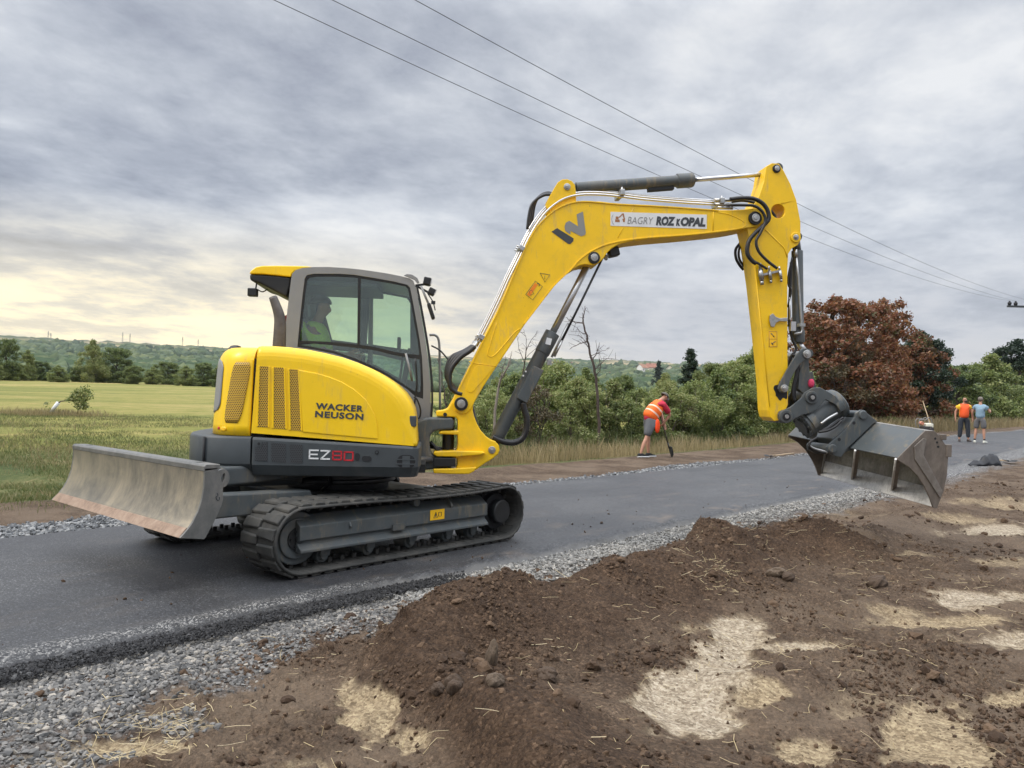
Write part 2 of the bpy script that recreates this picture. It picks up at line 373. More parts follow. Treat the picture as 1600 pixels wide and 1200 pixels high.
M['leaf_dark'] = M_leaf('dark_needles', [(0.014, 0.03, 0.018), (0.03, 0.055, 0.03), (0.055, 0.085, 0.045)])
M['leaf_red'] = M_leaf('browned_red_leaves', [(0.10, 0.13, 0.04), (0.12, 0.10, 0.04), (0.15, 0.072, 0.034), (0.20, 0.078, 0.040), (0.265, 0.105, 0.05), (0.34, 0.20, 0.08)], 0.7)
M['leaf_brown'] = M_leaf('brownish_leaves', [(0.06, 0.055, 0.025), (0.13, 0.10, 0.05), (0.19, 0.14, 0.075)], 0.8)
M['bark'] = M_simple('bark', (0.085, 0.068, 0.052), 0.85, 0, 0.35, 8, bump=0.6, bscale=30, stretch=(1, 1, 0.3))
M['deadbark'] = M_simple('dead_bark', (0.07, 0.05, 0.042), 0.85, 0, 0.3, 8)
M['grass_dry'] = M_leaf('dry_grass', [(0.16, 0.13, 0.06), (0.31, 0.25, 0.13), (0.46, 0.37, 0.21)], 0.7, 0.3)
M['grass_green'] = M_leaf('green_grass', [(0.05, 0.075, 0.022), (0.10, 0.135, 0.04), (0.17, 0.19, 0.07), (0.3, 0.26, 0.13)], 0.45, 0.3)
M['straw'] = M_leaf('straw_bits', [(0.33, 0.25, 0.13), (0.5, 0.40, 0.22), (0.62, 0.52, 0.33)], 3, 0.15)
M['skin'] = M_simple('skin', (0.46, 0.24, 0.16), 0.5, 0, 0.1)
M['wood'] = M_simple('pale_wood', (0.42, 0.31, 0.19), 0.6, 0, 0.15, 20)
# ============================================================ ground
def _h(ix, iy, s): 
    n = (ix*374761393 + iy*668265263 + s*1442695041) & 0x7fffffff
    n = ((n ^ (n >> 13))*1274126177) & 0x7fffffff
    return ((n ^ (n >> 16)) & 0xffffff)/float(0xffffff)
def vnoise(x, y, s=0):
    ix = np.floor(x).astype(np.int64); iy = np.floor(y).astype(np.int64); fx = x-ix; fy = y-iy
    fx = fx*fx*(3-2*fx); fy = fy*fy*(3-2*fy)
    a, b, c, d = _h(ix, iy, s), _h(ix+1, iy, s), _h(ix, iy+1, s), _h(ix+1, iy+1, s)
    return (a*(1-fx)+b*fx)*(1-fy)+(c*(1-fx)+d*fx)*fy
def fbm(x, y, o=4, s=0, g=0.5):
    t = 0; a = 1; w = 0
    for i in range(o): t = t+a*(vnoise(x*2**i+17.3*i, y*2**i-9.1*i, s+i)-0.5); w += a; a *= g
    return t/w*2
def sst(a, b, x): t = np.clip((x-a)/(b-a), 0, 1); return t*t*(3-2*t)
def pdist(x, y, pts):
    best = np.full(np.shape(x), 1e9); sgn = np.zeros(np.shape(x)); al = np.zeros(np.shape(x)); acc = 0.0
    for (ax, ay), (bx, by) in zip(pts[:-1], pts[1:]):
        dx, dy = bx-ax, by-ay; l2 = dx*dx+dy*dy; t = np.clip(((x-ax)*dx+(y-ay)*dy)/l2, 0, 1)
        d = np.hypot(x-ax-t*dx, y-ay-t*dy); m = d < best
        best = np.where(m, d, best); sgn = np.where(m, np.sign(dx*(y-ay)-dy*(x-ax)), sgn); al = np.where(m, acc+t*math.sqrt(l2), al); acc += math.sqrt(l2)
    return best, sgn, al, acc
RA = [GP(x, y, .27) for x, y in [(600, 975), (650, 950), (730, 925), (860, 903), (1000, 868), (1110, 828), (1180, 818), (1260, 818)]]
RB = [GP(x, y, .27) for x, y in [(650, 965), (720, 1020), (800, 1085), (880, 1145), (960, 1200)]]
RC = [GP(x, y, .12) for x, y in [(1240, 815), (1330, 835), (1400, 805), (1480, 780), (1600, 765)]]
RD = [GP(x, y, .05) for x, y in [(1180, 1065), (1260, 1050), (1350, 1030), (1460, 1010), (1600, 1040)]]
GBX = [-9, -6, -3.4, -2.9, -2.1, -1.4, -.3, .5, 2, 4, 8, 20, 200]; GBY = [-2.7, -2.7, -2.58, -2.52, -2.18, -2.1, -1.96, -2.1, -2.12, -2.1, -2.35, -2.4, -2.4]
def rise(x): return 0.20*sst(12, 38, x)
FY = [-60, -20, -8, -4, -2.6, -2.1, -1.75, -1.6, 1.9, 2.0, 2.6, 4.0, 6.0, 8.0, 12, 20, 60, 120, 260]
FZ = [.3, .05, .0, .0, .0, -.035, -.06, -.07, -.07, -.035, .0, .03, -.16, -.26, -.05, .25, 1.05, 2.3, 3.4]
def hill_tan(d, az):
    t = np.interp(d, [230, 330, 600, 900, 1250, 1500, 1900, 2100, 3200], [.0085, .008, .029, .040, .0510, .0565, .0625, .0610, .052])
    k = np.interp(np.degrees(az), [-20, 7, 25, 45, 60, 80, 140], [.8, .8, .80, .82, .83, .82, .8]); return t*k
def ground_z(x, y, fine=True):
    z = np.interp(y, FY, FZ)+rise(x)
    near = sst(-1.9, -2.3, y)
    z = z+ridge(x, y)*near*(0.85+0.4*fbm(x*1.7, y*1.7, 3, 40))
    for R_, hh, sl, sr in ((RC, .13, .25, .35), (RD, .09, .22, .25)):
        d, sg, al, tot = pdist(x, y, R_); z = z+hh*np.exp(-(d/np.where(sg > 0, sl, sr))**2)*near*(0.8+0.5*fbm(x*1.7, y*1.7, 3, 40))
    soil = near
    z = z+soil*(0.035*fbm(x*1.3, y*1.3, 3, 5)+0.028*fbm(x*4.5, y*4.5, 3, 9))
    if fine:
        rough = soil*(0.35+0.65*sst(-.2, .25, fbm(x*1.1, y*1.1, 2, 77)))*(1-.75*sand_mask(x, y))
        c1 = fbm(x*14, y*14, 4, 21, .6)
        z = z+rough*(0.026*c1+0.020*np.abs(fbm(x*30, y*30, 3, 31, .65))+.022*sst(.15, .5, fbm(x*7, y*7, 3, 33)))-.02*soil*sand_mask(x, y)
    far = sst(2.1, 3.0, y)
    z = z+far*(0.03*fbm(x*0.9, y*0.9, 3, 50)+0.008*fbm(x*9, y*9, 3, 51))+sst(6, 20, y)*0.12*fbm(x*.12, y*.12, 3, 55)
    dd = np.hypot(x-CAM[0], y-CAM[1]); az = np.arctan2(y-CAM[1], x-CAM[0]); m = sst(130, 228, dd)
    return z*(1-m)+m*(CAM[2]-.25+dd*hill_tan(np.maximum(dd, 230), az))
def gz1(x, y): return float(ground_z(np.array([x]), np.array([y]))[0])
# sand / straw patches found on the graded strip (centre and half axes on the ground)
PATCH = [((596, 1096), (78, 44), 1.2, 0), ((655, 1142), (66, 30), 1.1, 0), ((560, 1075), (40, 22), .8, 0),
 ((1065, 1105), (82, 48), 1.0, 1), ((1120, 1045), (62, 45), .95, 1), ((1150, 992), (50, 26), .9, 1), ((1085, 985), (45, 16), .5, 0),
 ((1245, 1012), (80, 9), .7, 1), ((1180, 1100), (46, 13), .8, 0), ((1255, 1172), (58, 22), .85, 0), ((1450, 1150), (72, 46), .95, 0), ((1500, 1180), (60, 28), .8, 0),
 ((1570, 1092), (50, 14), .8, 0), ((1540, 932), (100, 12), 1.0, 1), ((1480, 968), (120, 10), .75, 0), ((1580, 995), (90, 12), .8, 1), ((1570, 828), (90, 9), .9, 1), ((1500, 815), (60, 7), .5, 0),
 ((1400, 955), (60, 8), .5, 0), ((1560, 790), (80, 6), .5, 0), ((1420, 870), (50, 6), .4, 0), ((1350, 1105), (60, 16), .4, 0), ((1600, 880), (80, 10), .5, 0),
 ((1260, 790), (120, 7), .35, 0), ((1340, 805), (80, 8), .3, 0), ((210, 1165), (90, 14), .85, 0), ((80, 1190), (60, 14), .8, 0), ((290, 1130), (50, 10), .7, 0), ((480, 1195), (90, 12), .35, 0), ((760, 1190), (60, 12), .5, 0)]
def ridge(x, y):
    d, sg, al, tot = pdist(x, y, RA); a = .33*np.exp(-(d/np.where(sg > 0, .22, .42*sst(-.3, .7, al)+.12))**2)*sst(-.25, .55, al)
    d, sg, al, tot = pdist(x, y, RB); return np.maximum(a, .31*np.exp(-(d/np.where(sg > 0, .42, .17))**2))*.6+.4*(a+.20*np.exp(-(d/np.where(sg > 0, .42, .17))**2))
def sand_mask(x, y):
    x = np.asarray(x, float); y = np.asarray(y, float); out = np.zeros(x.shape)
    k = (y < -1.9) & (x < 45) & (y > -14)
    if k.any():
        xx, yy = x[k], y[k]; n1 = .55*fbm(xx*3.1, yy*3.1, 4, 70)+.35*fbm(xx*15, yy*15, 3, 71); o = np.zeros(xx.shape)
        for c, Mi, kk, w in PM: q = np.hypot(Mi[0, 0]*(xx-c[0])+Mi[0, 1]*(yy-c[1]), Mi[1, 0]*(xx-c[0])+Mi[1, 1]*(yy-c[1])); o = np.maximum(o, kk*sst(1.25, .5, q+n1))
        hr = ridge(xx, yy)
        out[k] = o*(1-sst(.035, .085, hr+.03*fbm(xx*6, yy*6, 3, 74)))
    return out
PM = []
for (cx, cy), (rx, ry), k_, w_ in PATCH:
    c = np.array(GP(cx, cy)); PM.append((c, np.linalg.inv(np.stack([np.array(GP(cx+rx, cy))-c, np.array(GP(cx, cy-ry))-c], 1)), k_, w_))
def masks(x, y):
    wob = 0.16*fbm(x*2.2, y*2.2, 4, 60)+0.05*fbm(x*12, y*12, 3, 61)
    gb = np.interp(x, GBX, GBY)
    nearg = sst(gb-.07, gb+.10, y+wob)*sst(2.0, 1.8, y)
    g2 = sst(-.35, .1, fbm(x*6, y*6, 3, 62)-(gb-.25-y)*1.6)*sst(gb-.8, gb-.1, y)*0.6
    edgeg = 2.62-.34*sst(1, 5, x)+0.12*np.sin(x*.7)+wob*.6
    farg = sst(1.9, 1.95, y)*sst(edgeg+.08, edgeg-.08, y)
    gravel = np.clip(np.maximum(np.maximum(nearg, g2*(y < 0)), farg), 0, 1)
    sand = np.zeros(np.shape(x)); white = np.zeros(np.shape(x))
    for (cx, cy), (rx, ry), k, w in PATCH:
        c = np.array(GP(cx, cy)); a = np.array(GP(cx+rx, cy))-c; b = np.array(GP(cx, cy-ry))-c
        Mi = np.linalg.inv(np.stack([a, b], 1)); px = x-c[0]; py = y-c[1]
        q = np.hypot(Mi[0, 0]*px+Mi[0, 1]*py, Mi[1, 0]*px+Mi[1, 1]*py)
        m = k*sst(1.25, .55, q+0.55*fbm(x*3.1, y*3.1, 4, 70)+0.35*fbm(x*15, y*15, 3, 71))
        sand = np.maximum(sand, m); white = np.maximum(white, m*w)
    hr = ridge(x, y)
    sand = sand*(1-sst(.035, .085, hr+.03*fbm(x*6, y*6, 3, 74)))
    cov = .9*fbm(x*9, y*9, 4, 72)+.5*fbm(x*2.5, y*2.5, 3, 73); sand = (.5*sst(.12, .62, sand*.85-cov*.28)+.5*sst(.0, .85, sand-cov*.16))*np.clip(sand*2.2, 0, .95); white = white*.62
    sand = sand*(y < -1.9)
    grass = sst(3.9, 4.4, y+wob*1.5+0.5*sst(10, 30, x)*0-.4*sst(6, 12, x))
    field = sst(11, 14, y+1.2*fbm(x*.3, y*.3, 2, 63))
    return gravel, sand, white, grass, field, np.clip(hr/.14, 0, 1)
# polar sheet round the viewpoint, dense in front
def ground_mesh():
    a_f = YAW+np.linspace(rad(-52), rad(52), 900)
    a_b = YAW+np.linspace(rad(54), rad(306), 60)
    ang = np.concatenate([a_f, a_b]); na = len(ang)
    r = [0.35]
    while r[-1] < 270:
        q = r[-1]; r.append(q*(1.012 if q < 1.8 else 1.0042 if q < 9 else 1.009 if q < 20 else 1.025 if q < 60 else 1.05))
    r = np.array(r); nr = len(r)
    X = CAM[0]+np.outer(r, np.cos(ang)); Y = CAM[1]+np.outer(r, np.sin(ang))
    Z = ground_z(X, Y)
    V = np.stack([X, Y, Z], -1).reshape(-1, 3)
    i = np.arange(nr-1)[:, None]; k = np.arange(na)[None, :]; k2 = (k+1) % na
    F = np.stack([i*na+k, (i+1)*na+k, (i+1)*na+k2, i*na+k2], -1).reshape(-1, 4)
    c = len(V); V = np.vstack([V, [[CAM[0], CAM[1], float(ground_z(np.array([CAM[0]]), np.array([CAM[1]]))[0])]]])
    gr, sa, wh, gs, fd, fr_ = masks(V[:, 0], V[:, 1])
    o = npmesh('ground', V, F, M['ground'], smooth=True, attrs={'gravel': gr, 'sand': sa, 'white': wh, 'grass': gs, 'field': fd, 'fresh': fr_})
    bm = bmesh.new(); bm.from_mesh(o.data); bm.verts.ensure_lookup_table()
    for q in range(na): bm.faces.new((bm.verts[c], bm.verts[q], bm.verts[(q+1) % na]))
    bm.to_mesh(o.data); bm.free()
    tag(o, kind='structure'); return o
def M_ground():
    m, t, b = newmat('soil_gravel_and_grass_ground')
    n1 = nnoise(t, 3.0, 8, 0.65); n2 = nnoise(t, 28, 7, 0.7); n3 = nnoise(t, 0.5, 4, 0.5); n4 = nnoise(t, 110, 4, 0.7)
    k = nmath(t, 'ADD', nmath(t, 'MULTIPLY', n1, .35), nmath(t, 'ADD', nmath(t, 'MULTIPLY', n2, .4), nmath(t, 'MULTIPLY', n4, .25)))
    vs = t.nodes.new('ShaderNodeTexVoronoi'); vs.inputs['Scale'].default_value = 75; cs_ = t.nodes.new('ShaderNodeTexCoord'); t.links.new(cs_.outputs['Object'], vs.inputs['Vector']); vsc = t.nodes.new('ShaderNodeSeparateColor'); t.links.new(vs.outputs['Color'], vsc.inputs[0])
    soil = nramp(t, k, [(0.33, (0.044, 0.029, 0.019)), (0.47, (0.082, 0.055, 0.036)), (0.56, (0.125, 0.086, 0.056)), (0.68, (0.23, 0.168, 0.115))])
    soil = nmix(t, 1.0, soil, nramp(t, vsc.outputs[0], [(0.0, (.62, .62, .62)), (.6, (1.0, 1.0, 1.0)), (.93, (1.25, 1.25, 1.25)), (1.0, (1.8, 1.85, 1.9))]), 'MULTIPLY')
    n5 = nnoise(t, 1.1, 5, .6, dist=.4); soil = nmix(t, nmath(t, 'MULTIPLY', nramp(t, n5, [(.45, 0.0), (.62, .55)]), nmath(t, 'SUBTRACT', 1.0, nattr(t, 'fresh'))), soil, (.19, .142, .10)); soil = nmix(t, nattr(t, 'fresh'), soil, nmix(t, 1.0, soil, (.72, .66, .62), 'MULTIPLY'))
    s2 = nmath(t, 'ADD', nmath(t, 'MULTIPLY', nnoise(t, 22, 9, 0.8, stretch=(1, .5, 1), dist=.15), .6), nmath(t, 'ADD', nmath(t, 'MULTIPLY', n4, .22), nmath(t, 'MULTIPLY', vsc.outputs[1], .18)))
    sand = nramp(t, s2, [(0.38, (0.16, 0.118, 0.072)), (0.5, (0.32, 0.245, 0.15)), (0.62, (0.50, 0.40, 0.25))])
    wht = nramp(t, s2, [(0.38, (0.20, 0.16, 0.115)), (0.5, (0.40, 0.34, 0.26)), (0.62, (0.63, 0.56, 0.46))])
    v = t.nodes.new('ShaderNodeTexVoronoi'); v.inputs['Scale'].default_value = 42; c = t.nodes.new('ShaderNodeTexCoord'); t.links.new(c.outputs['Object'], v.inputs['Vector'])
    sv = t.nodes.new('ShaderNodeSeparateColor'); t.links.new(v.outputs['Color'], sv.inputs[0])
    grv = nramp(t, sv.outputs[0], [(0.0, (0.12, 0.12, 0.125)), (0.5, (0.25, 0.25, 0.25)), (1.0, (0.46, 0.45, 0.43))])
    dk = nramp(t, v.outputs['Distance'], [(0.3, 1.0), (0.62, 0.35)]); grv = nmix(t, 1.0, grv, dk, 'MULTIPLY')
    g1 = nnoise(t, 0.55, 6, 0.62); g2 = nnoise(t, 9, 6, 0.7); gk = nmath(t, 'ADD', nmath(t, 'MULTIPLY', g1, .6), nmath(t, 'MULTIPLY', g2, .4))
    grass = nramp(t, gk, [(0.40, (0.045, 0.068, 0.02)), (0.5, (0.09, 0.105, 0.033)), (0.56, (0.15, 0.14, 0.055)), (0.64, (0.26, 0.205, 0.11))])
    f1 = nnoise(t, 1.0, 6, 0.6, stretch=(.04, .16, 1), dist=.5); f2 = nnoise(t, 2, 8, 0.75, stretch=(.5, .8, 1)); fk = nmath(t, 'ADD', nmath(t, 'MULTIPLY', f1, .6), nmath(t, 'MULTIPLY', f2, .4))
    field = nramp(t, fk, [(0.40, (0.125, 0.145, 0.035)), (0.5, (0.215, 0.205, 0.055)), (0.6, (0.33, 0.27, 0.10))])
    col = nmix(t, nattr(t, 'sand'), soil, nmix(t, nattr(t, 'white'), sand, wht))
    col = nmix(t, nattr(t, 'gravel'), col, grv)
    col = nmix(t, nattr(t, 'grass'), col, grass)
    col = nmix(t, nattr(t, 'field'), col, field)
    t.links.new(col, b.inputs['Base Color']); b.inputs['Roughness'].default_value = 0.9; b.inputs['Specular IOR Level'].default_value = 0.2
    p = nbump(t, nmath(t, 'ADD', nmath(t, 'ADD', n2, nmath(t, 'MULTIPLY', n4, .5)), nmath(t, 'MULTIPLY', vs.outputs['Distance'], -.5)), b, 0.9, 0.022)
    return m
M['ground'] = M_ground()
ground_mesh()
# ------------------------------------------------------------ road: asphalt slab laid on the ground
def road():
    xs = np.concatenate([np.linspace(-14, -4.2, 20), np.arange(-4.1, 6, .03), np.arange(6, 20, .15), np.linspace(20.5, 160, 80)])
    ys = np.concatenate([[-1.86, -1.83, -1.80], np.linspace(-1.77, -1.40, 22), np.linspace(-1.3, 1.85, 14), np.linspace(1.88, 1.99, 8)])
    X, Y = np.meshgrid(xs, ys, indexing='ij')
    e = 0.05*fbm(X*1.3, X*0+3.3, 3, 90)+0.012*fbm(X*9, Y*9, 3, 91)
    Yw = Y+np.where(Y < -1.3, e, 0)
    z = np.interp(Y, [-1.86, -1.80, -1.70, -1.60, -1.54, -1.46, 1.90, 1.96, 1.99], [-.085, -.058, -.040, -.028, -.008, 0, 0, -.02, -.05])
    cr = np.clip((-1.42-Y)/.1, 0, 1)*(Y > -1.84); cr = cr+0.6*(Y > 1.9)
    z = z+rise(X)+cr*(0.020*fbm(X*16, Y*16, 4, 92)+.010*fbm(X*50, Y*50, 3, 93))-.035*np.clip((-1.56-Y)/.1, 0, 1)*sst(-1.2, -.3, X)
    V = np.stack([X, Yw, z], -1).reshape(-1, 3); ny = len(ys)
    i = np.arange(len(xs)-1)[:, None]; k = np.arange(ny-1)[None, :]
    F = np.stack([i*ny+k, (i+1)*ny+k, (i+1)*ny+k+1, i*ny+k+1], -1).reshape(-1, 4)
    m, t, b = newmat('asphalt')
    n1 = nnoise(t, 260, 3, 0.8); n2 = nnoise(t, 0.9, 6, 0.62, dist=.4, stretch=(.45, 1, 1)); n3 = nnoise(t, 70, 5, 0.75)
    s = nmath(t, 'ADD', nmath(t, 'MULTIPLY', n1, .5), nmath(t, 'MULTIPLY', n3, .5))
    fine = nramp(t, s, [(0.38, (0.010, 0.011, 0.012)), (0.50, (0.029, 0.030, 0.033)), (0.58, (0.080, 0.081, 0.085)), (0.66, (0.25, 0.25, 0.25))])
    pt = nramp(t, n2, [(0.40, (0.62, 0.62, 0.64)), (0.62, (1.4, 1.38, 1.33))]); fine = nmix(t, 1.0, fine, pt, 'MULTIPLY')
    va = t.nodes.new('ShaderNodeTexVoronoi'); va.inputs['Scale'].default_value = 120; ta = t.nodes.new('ShaderNodeTexCoord'); t.links.new(ta.outputs['Object'], va.inputs['Vector']); vac = t.nodes.new('ShaderNodeSeparateColor'); t.links.new(va.outputs['Color'], vac.inputs[0])
    fine = nmix(t, 1.0, fine, nramp(t, vac.outputs[0], [(0, (.55, .55, .55)), (.7, (1.0, 1.0, 1.0)), (.9, (1.6, 1.6, 1.6)), (1, (3.2, 3.2, 3.1))]), 'MULTIPLY')
    nd = nnoise(t, 2.2, 7, .65, dist=.6, stretch=(.5, 1.3, 1)); fine = nmix(t, nmath(t, 'MULTIPLY', nramp(t, nd, [(.56, 0.0), (.72, .55)]), nattr(t, 'soiled')), fine, (.15, .115, .085))
    band = nattr(t, 'band'); slump = nattr(t, 'slump')
    s4 = nnoise(t, 95, 4, 0.8); vo = t.nodes.new('ShaderNodeTexVoronoi'); vo.inputs['Scale'].default_value = 125; tcc = t.nodes.new('ShaderNodeTexCoord'); t.links.new(tcc.outputs['Object'], vo.inputs['Vector']); svo = t.nodes.new('ShaderNodeSeparateColor'); t.links.new(vo.outputs['Color'], svo.inputs[0])
    coarse = nramp(t, svo.outputs[0], [(0.45, (0.014, 0.014, 0.015)), (0.58, (0.05, 0.05, 0.05)), (0.75, (0.13, 0.128, 0.122)), (0.95, (0.30, 0.29, 0.27))])
    col = nmix(t, band, fine, coarse); col = nmix(t, slump, col, nramp(t, svo.outputs[1], [(0.3, (0.006, 0.006, 0.007)), (0.7, (0.022, 0.022, 0.023)), (.95, (.09, .09, .09))]))
    col = nmix(t, nmath(t, 'MULTIPLY', nattr(t, 'dust'), .6), col, (.13, .125, .115))
    t.links.new(col, b.inputs['Base Color'])
    t.links.new(nramp(t, n2, [(0.4, 0.50), (0.62, 0.68)]), b.inputs['Roughness'])
    b.inputs['Specular IOR Level'].default_value = 0.55
    nbump(t, s, b, 0.55, 0.006)
    wob = .03*fbm(V[:, 0]*3, V[:, 1]*3, 3, 94)
    bandm = sst(-1.40, -1.50, Y.ravel()+wob)*sst(-1.62, -1.56, Y.ravel()+wob)*0.85*sst(20, 6, V[:, 0])
    sl_ = sst(-1.55, -1.60, Y.ravel()+wob); lft = sst(-.3, -1.2, V[:, 0]); bandm = bandm*lft
    tag(npmesh('road', V, F, m, smooth=True, attrs={'band': bandm, 'slump': sl_*lft, 'dust': sl_*(1-lft), 'soiled': sst(.4, -1.3, V[:, 1])*sst(-2.5, -.5, V[:, 0])+.25}), kind='structure')
road()
# ------------------------------------------------------------ loose stones, clods and straw
ICO_V = None
def ico():
    g = (1+5**.5)/2; v = np.array([(-1, g, 0), (1, g, 0), (-1, -g, 0), (1, -g, 0), (0, -1, g), (0, 1, g), (0, -1, -g), (0, 1, -g), (g, 0, -1), (g, 0, 1), (-g, 0, -1), (-g, 0, 1)], float)
    f = np.array([(0, 11, 5), (0, 5, 1), (0, 1, 7), (0, 7, 10), (0, 10, 11), (1, 5, 9), (5, 11, 4), (11, 10, 2), (10, 7, 6), (7, 1, 8), (3, 9, 4), (3, 4, 2), (3, 2, 6), (3, 6, 8), (3, 8, 9), (4, 9, 5), (2, 4, 11), (6, 2, 10), (8, 6, 7), (9, 8, 1)])
    return v/np.linalg.norm(v[0]), f
def randrot(n):
    q = rng.normal(size=(n, 4)); q /= np.linalg.norm(q, axis=1)[:, None]; w, x, y, z = q.T
    return np.stack([np.stack([1-2*(y*y+z*z), 2*(x*y-z*w), 2*(x*z+y*w)], -1), np.stack([2*(x*y+z*w), 1-2*(x*x+z*z), 2*(y*z-x*w)], -1), np.stack([2*(x*z-y*w), 2*(y*z+x*w), 1-2*(x*x+y*y)], -1)], 1)
def rocks(P, size, jit=0.28, aspect=(1.25, .95, .55), tilt=0.5):
    v, f = ico(); n = len(P)
    V = v[None]*(1+jit*rng.uniform(-1, 1, (n, 12, 1)))+0.12*rng.normal(size=(n, 12, 3))*jit/.28
    V = V*(np.array(aspect)[None, None]*rng.uniform(.75, 1.25, (n, 1, 3)))
    R1 = randrot(n); a = rng.uniform(0, 6.283, n); c, s = np.cos(a), np.sin(a); Z = np.zeros(n); O = np.ones(n)
    Rz = np.stack([np.stack([c, -s, Z], -1), np.stack([s, c, Z], -1), np.stack([Z, Z, O], -1)], 1)
    V1 = np.einsum('nij,nkj->nki', R1, V); V2 = np.einsum('nij,nkj->nki', Rz, V)
    m = (rng.uniform(size=n) < tilt)[:, None, None]; V = np.where(m, V1, V2)
    V = V*size[:, None, None]/2 + P[:, None]
    return V.reshape(-1, 3), (f[None]+12*np.arange(n)[:, None, None]).reshape(-1, 3)
def M_island(name, pts, rough=0.8, bump=None):
    m, t, b = newmat(name); g = t.nodes.new('ShaderNodeNewGeometry'); n = nnoise(t, 45, 4, .7)
    k = nmath(t, 'ADD', nmath(t, 'MULTIPLY', g.outputs['Random Per Island'], .75), nmath(t, 'MULTIPLY', n, .25))
    t.links.new(nramp(t, k, pts), b.inputs['Base Color']); b.inputs['Roughness'].default_value = rough; b.inputs['Specular IOR Level'].default_value = 0.3
    if bump: nbump(t, nnoise(t, bump, 5, .7), b, .8, .01)
    return m
M['stone'] = M_island('grey_crushed_stone', [(0.1, (0.06, 0.06, 0.06)), (0.45, (0.125, 0.122, 0.116)), (0.75, (0.21, 0.20, 0.185)), (0.92, (0.38, 0.34, 0.28))])
M['stone_dk'] = M_island('dark_crushed_stone', [(0.1, (0.07, 0.075, 0.08)), (0.5, (0.15, 0.155, 0.16)), (0.9, (0.32, 0.32, 0.31))])
M['stone_lt'] = M_island('pale_dusty_stone', [(0.1, (0.13, 0.125, 0.115)), (0.45, (0.21, 0.205, 0.19)), (0.75, (0.29, 0.28, 0.26)), (0.92, (0.44, 0.41, 0.36))])
M['clod'] = M_island('soil_clods', [(0.1, (0.045, 0.028, 0.018)), (0.6, (0.085, 0.054, 0.033)), (0.9, (0.14, 0.092, 0.058))], .95, 60)
M['asph'] = M_island('loose_asphalt_crumbs', [(0.1, (0.012, 0.012, 0.013)), (0.8, (0.035, 0.035, 0.036)), (0.95, (.12, .12, .12))], .7)
def scatter(x0, x1, y0, y1, n, f):
    x = rng.uniform(x0, x1, n); y = rng.uniform(y0, y1, n); k = rng.uniform(size=n) < f(x, y); return x[k], y[k]
def make_rocks(name, xy, smin, smax, mat, label, power=2.2, sink=.25, zoff=0, **k):
    x, y = xy; u = rng.uniform(size=len(x)); s = smin+(smax-smin)*u**power
    P = np.stack([x, y, ground_z(x, y)+s*(.5-sink)*.6+zoff], -1); V, F = rocks(P, s, **k)
    o = npmesh(name, V, F, mat); tag(o, label, 'stones' if 'clod' not in name else 'soil', kind='stuff'); return o
def cat(*l): return tuple(np.concatenate(q) for q in zip(*l))
gm = lambda x, y: masks(x, y)[0]
make_rocks('shoulder_gravel', cat(scatter(-4.2, -.7, -3.1, -1.72, 44000, gm)), .005, .031, M['stone'], 'grey crushed stone on the near shoulder at the lower left', 2.6)
make_rocks('dusty_gravel', cat(scatter(-.9, 3, -2.8, -1.72, 18000, gm), scatter(3, 11, -2.6, -1.72, 12000, gm), scatter(-1.0, 11, -1.76, -1.50, 8000, lambda x, y: sst(-1.50, -1.70, y+.09*fbm(x*4, y*4, 2, 95))*sst(-1.1, -.2, x))), .006, .036, M['stone_lt'], 'pale dusty crushed stone along the near road edge towards the bucket', 2.4, zoff=.012)
make_rocks('verge_gravel', cat(scatter(-5, 3, 1.96, 2.9, 14000, gm), scatter(3, 14, 1.96, 2.9, 10000, gm), scatter(14, 30, 1.96, 2.9, 4500, gm)), .014, .052, M['stone_dk'], 'darker grey crushed stone along the far edge of the asphalt', 1.6, zoff=.01)
soilm = lambda x, y: (1-masks(x, y)[0]*.7)*(1-masks(x, y)[1])*(0.08+0.92*sst(-.05, .35, fbm(x*2, y*2, 4, 99)))
make_rocks('soil_clod', cat(scatter(-4, 0, -6, -2, 70000, soilm), scatter(0, 4, -6, -2, 30000, soilm), scatter(4, 12, -6, -2.1, 9000, soilm)), .0045, .028, M['clod'], 'crumbs and small clods of dark brown soil on the heaped earth', 5, jit=.34, aspect=(1.1, 1, .85), tilt=1)
# bigger broken clods, finer meshes
def rocks2(P, size):
    v, f = ico(); mid = {}; vv = [tuple(q) for q in v]; ff = []
    def m_(a, b):
        k = (min(a, b), max(a, b))
        if k not in mid: q = (np.array(vv[a])+np.array(vv[b])); q /= np.linalg.norm(q); mid[k] = len(vv); vv.append(tuple(q))
        return mid[k]
    for a, b, c in f: x1, x2, x3 = m_(a, b), m_(b, c), m_(c, a); ff += [(a, x1, x3), (b, x2, x1), (c, x3, x2), (x1, x2, x3)]
    v = np.array(vv); f = np.array(ff); n = len(P); R1 = randrot(n)
    V = v[None]*(1+.20*rng.uniform(-1, 1, (n, len(v), 1))+.22*np.sign(np.einsum('nij,kj->nki', R1, v)[..., :1])*rng.uniform(0, 1, (n, 1, 1)))*rng.uniform(.65, 1.3, (n, 1, 3))
    V = np.einsum('nij,nkj->nki', R1, V)*np.array([1, 1, .8])*size[:, None, None]/2+P[:, None]
    return V.reshape(-1, 3), (f[None]+len(v)*np.arange(n)[:, None, None]).reshape(-1, 3)
bx_, by_ = cat(scatter(-4, 0, -6, -2, 900, soilm), scatter(0, 5, -6, -2, 900, soilm), scatter(5, 14, -7, -2.1, 900, soilm)); sb = .022+.060*rng.uniform(0, 1, len(bx_))**3.5
V, F = rocks2(np.stack([bx_, by_, ground_z(bx_, by_)+sb*.12], -1), sb); tag(npmesh('broken_clods', V, F, M['clod']), 'larger broken clods of brown soil lying about the heaped earth', 'soil', kind='stuff')
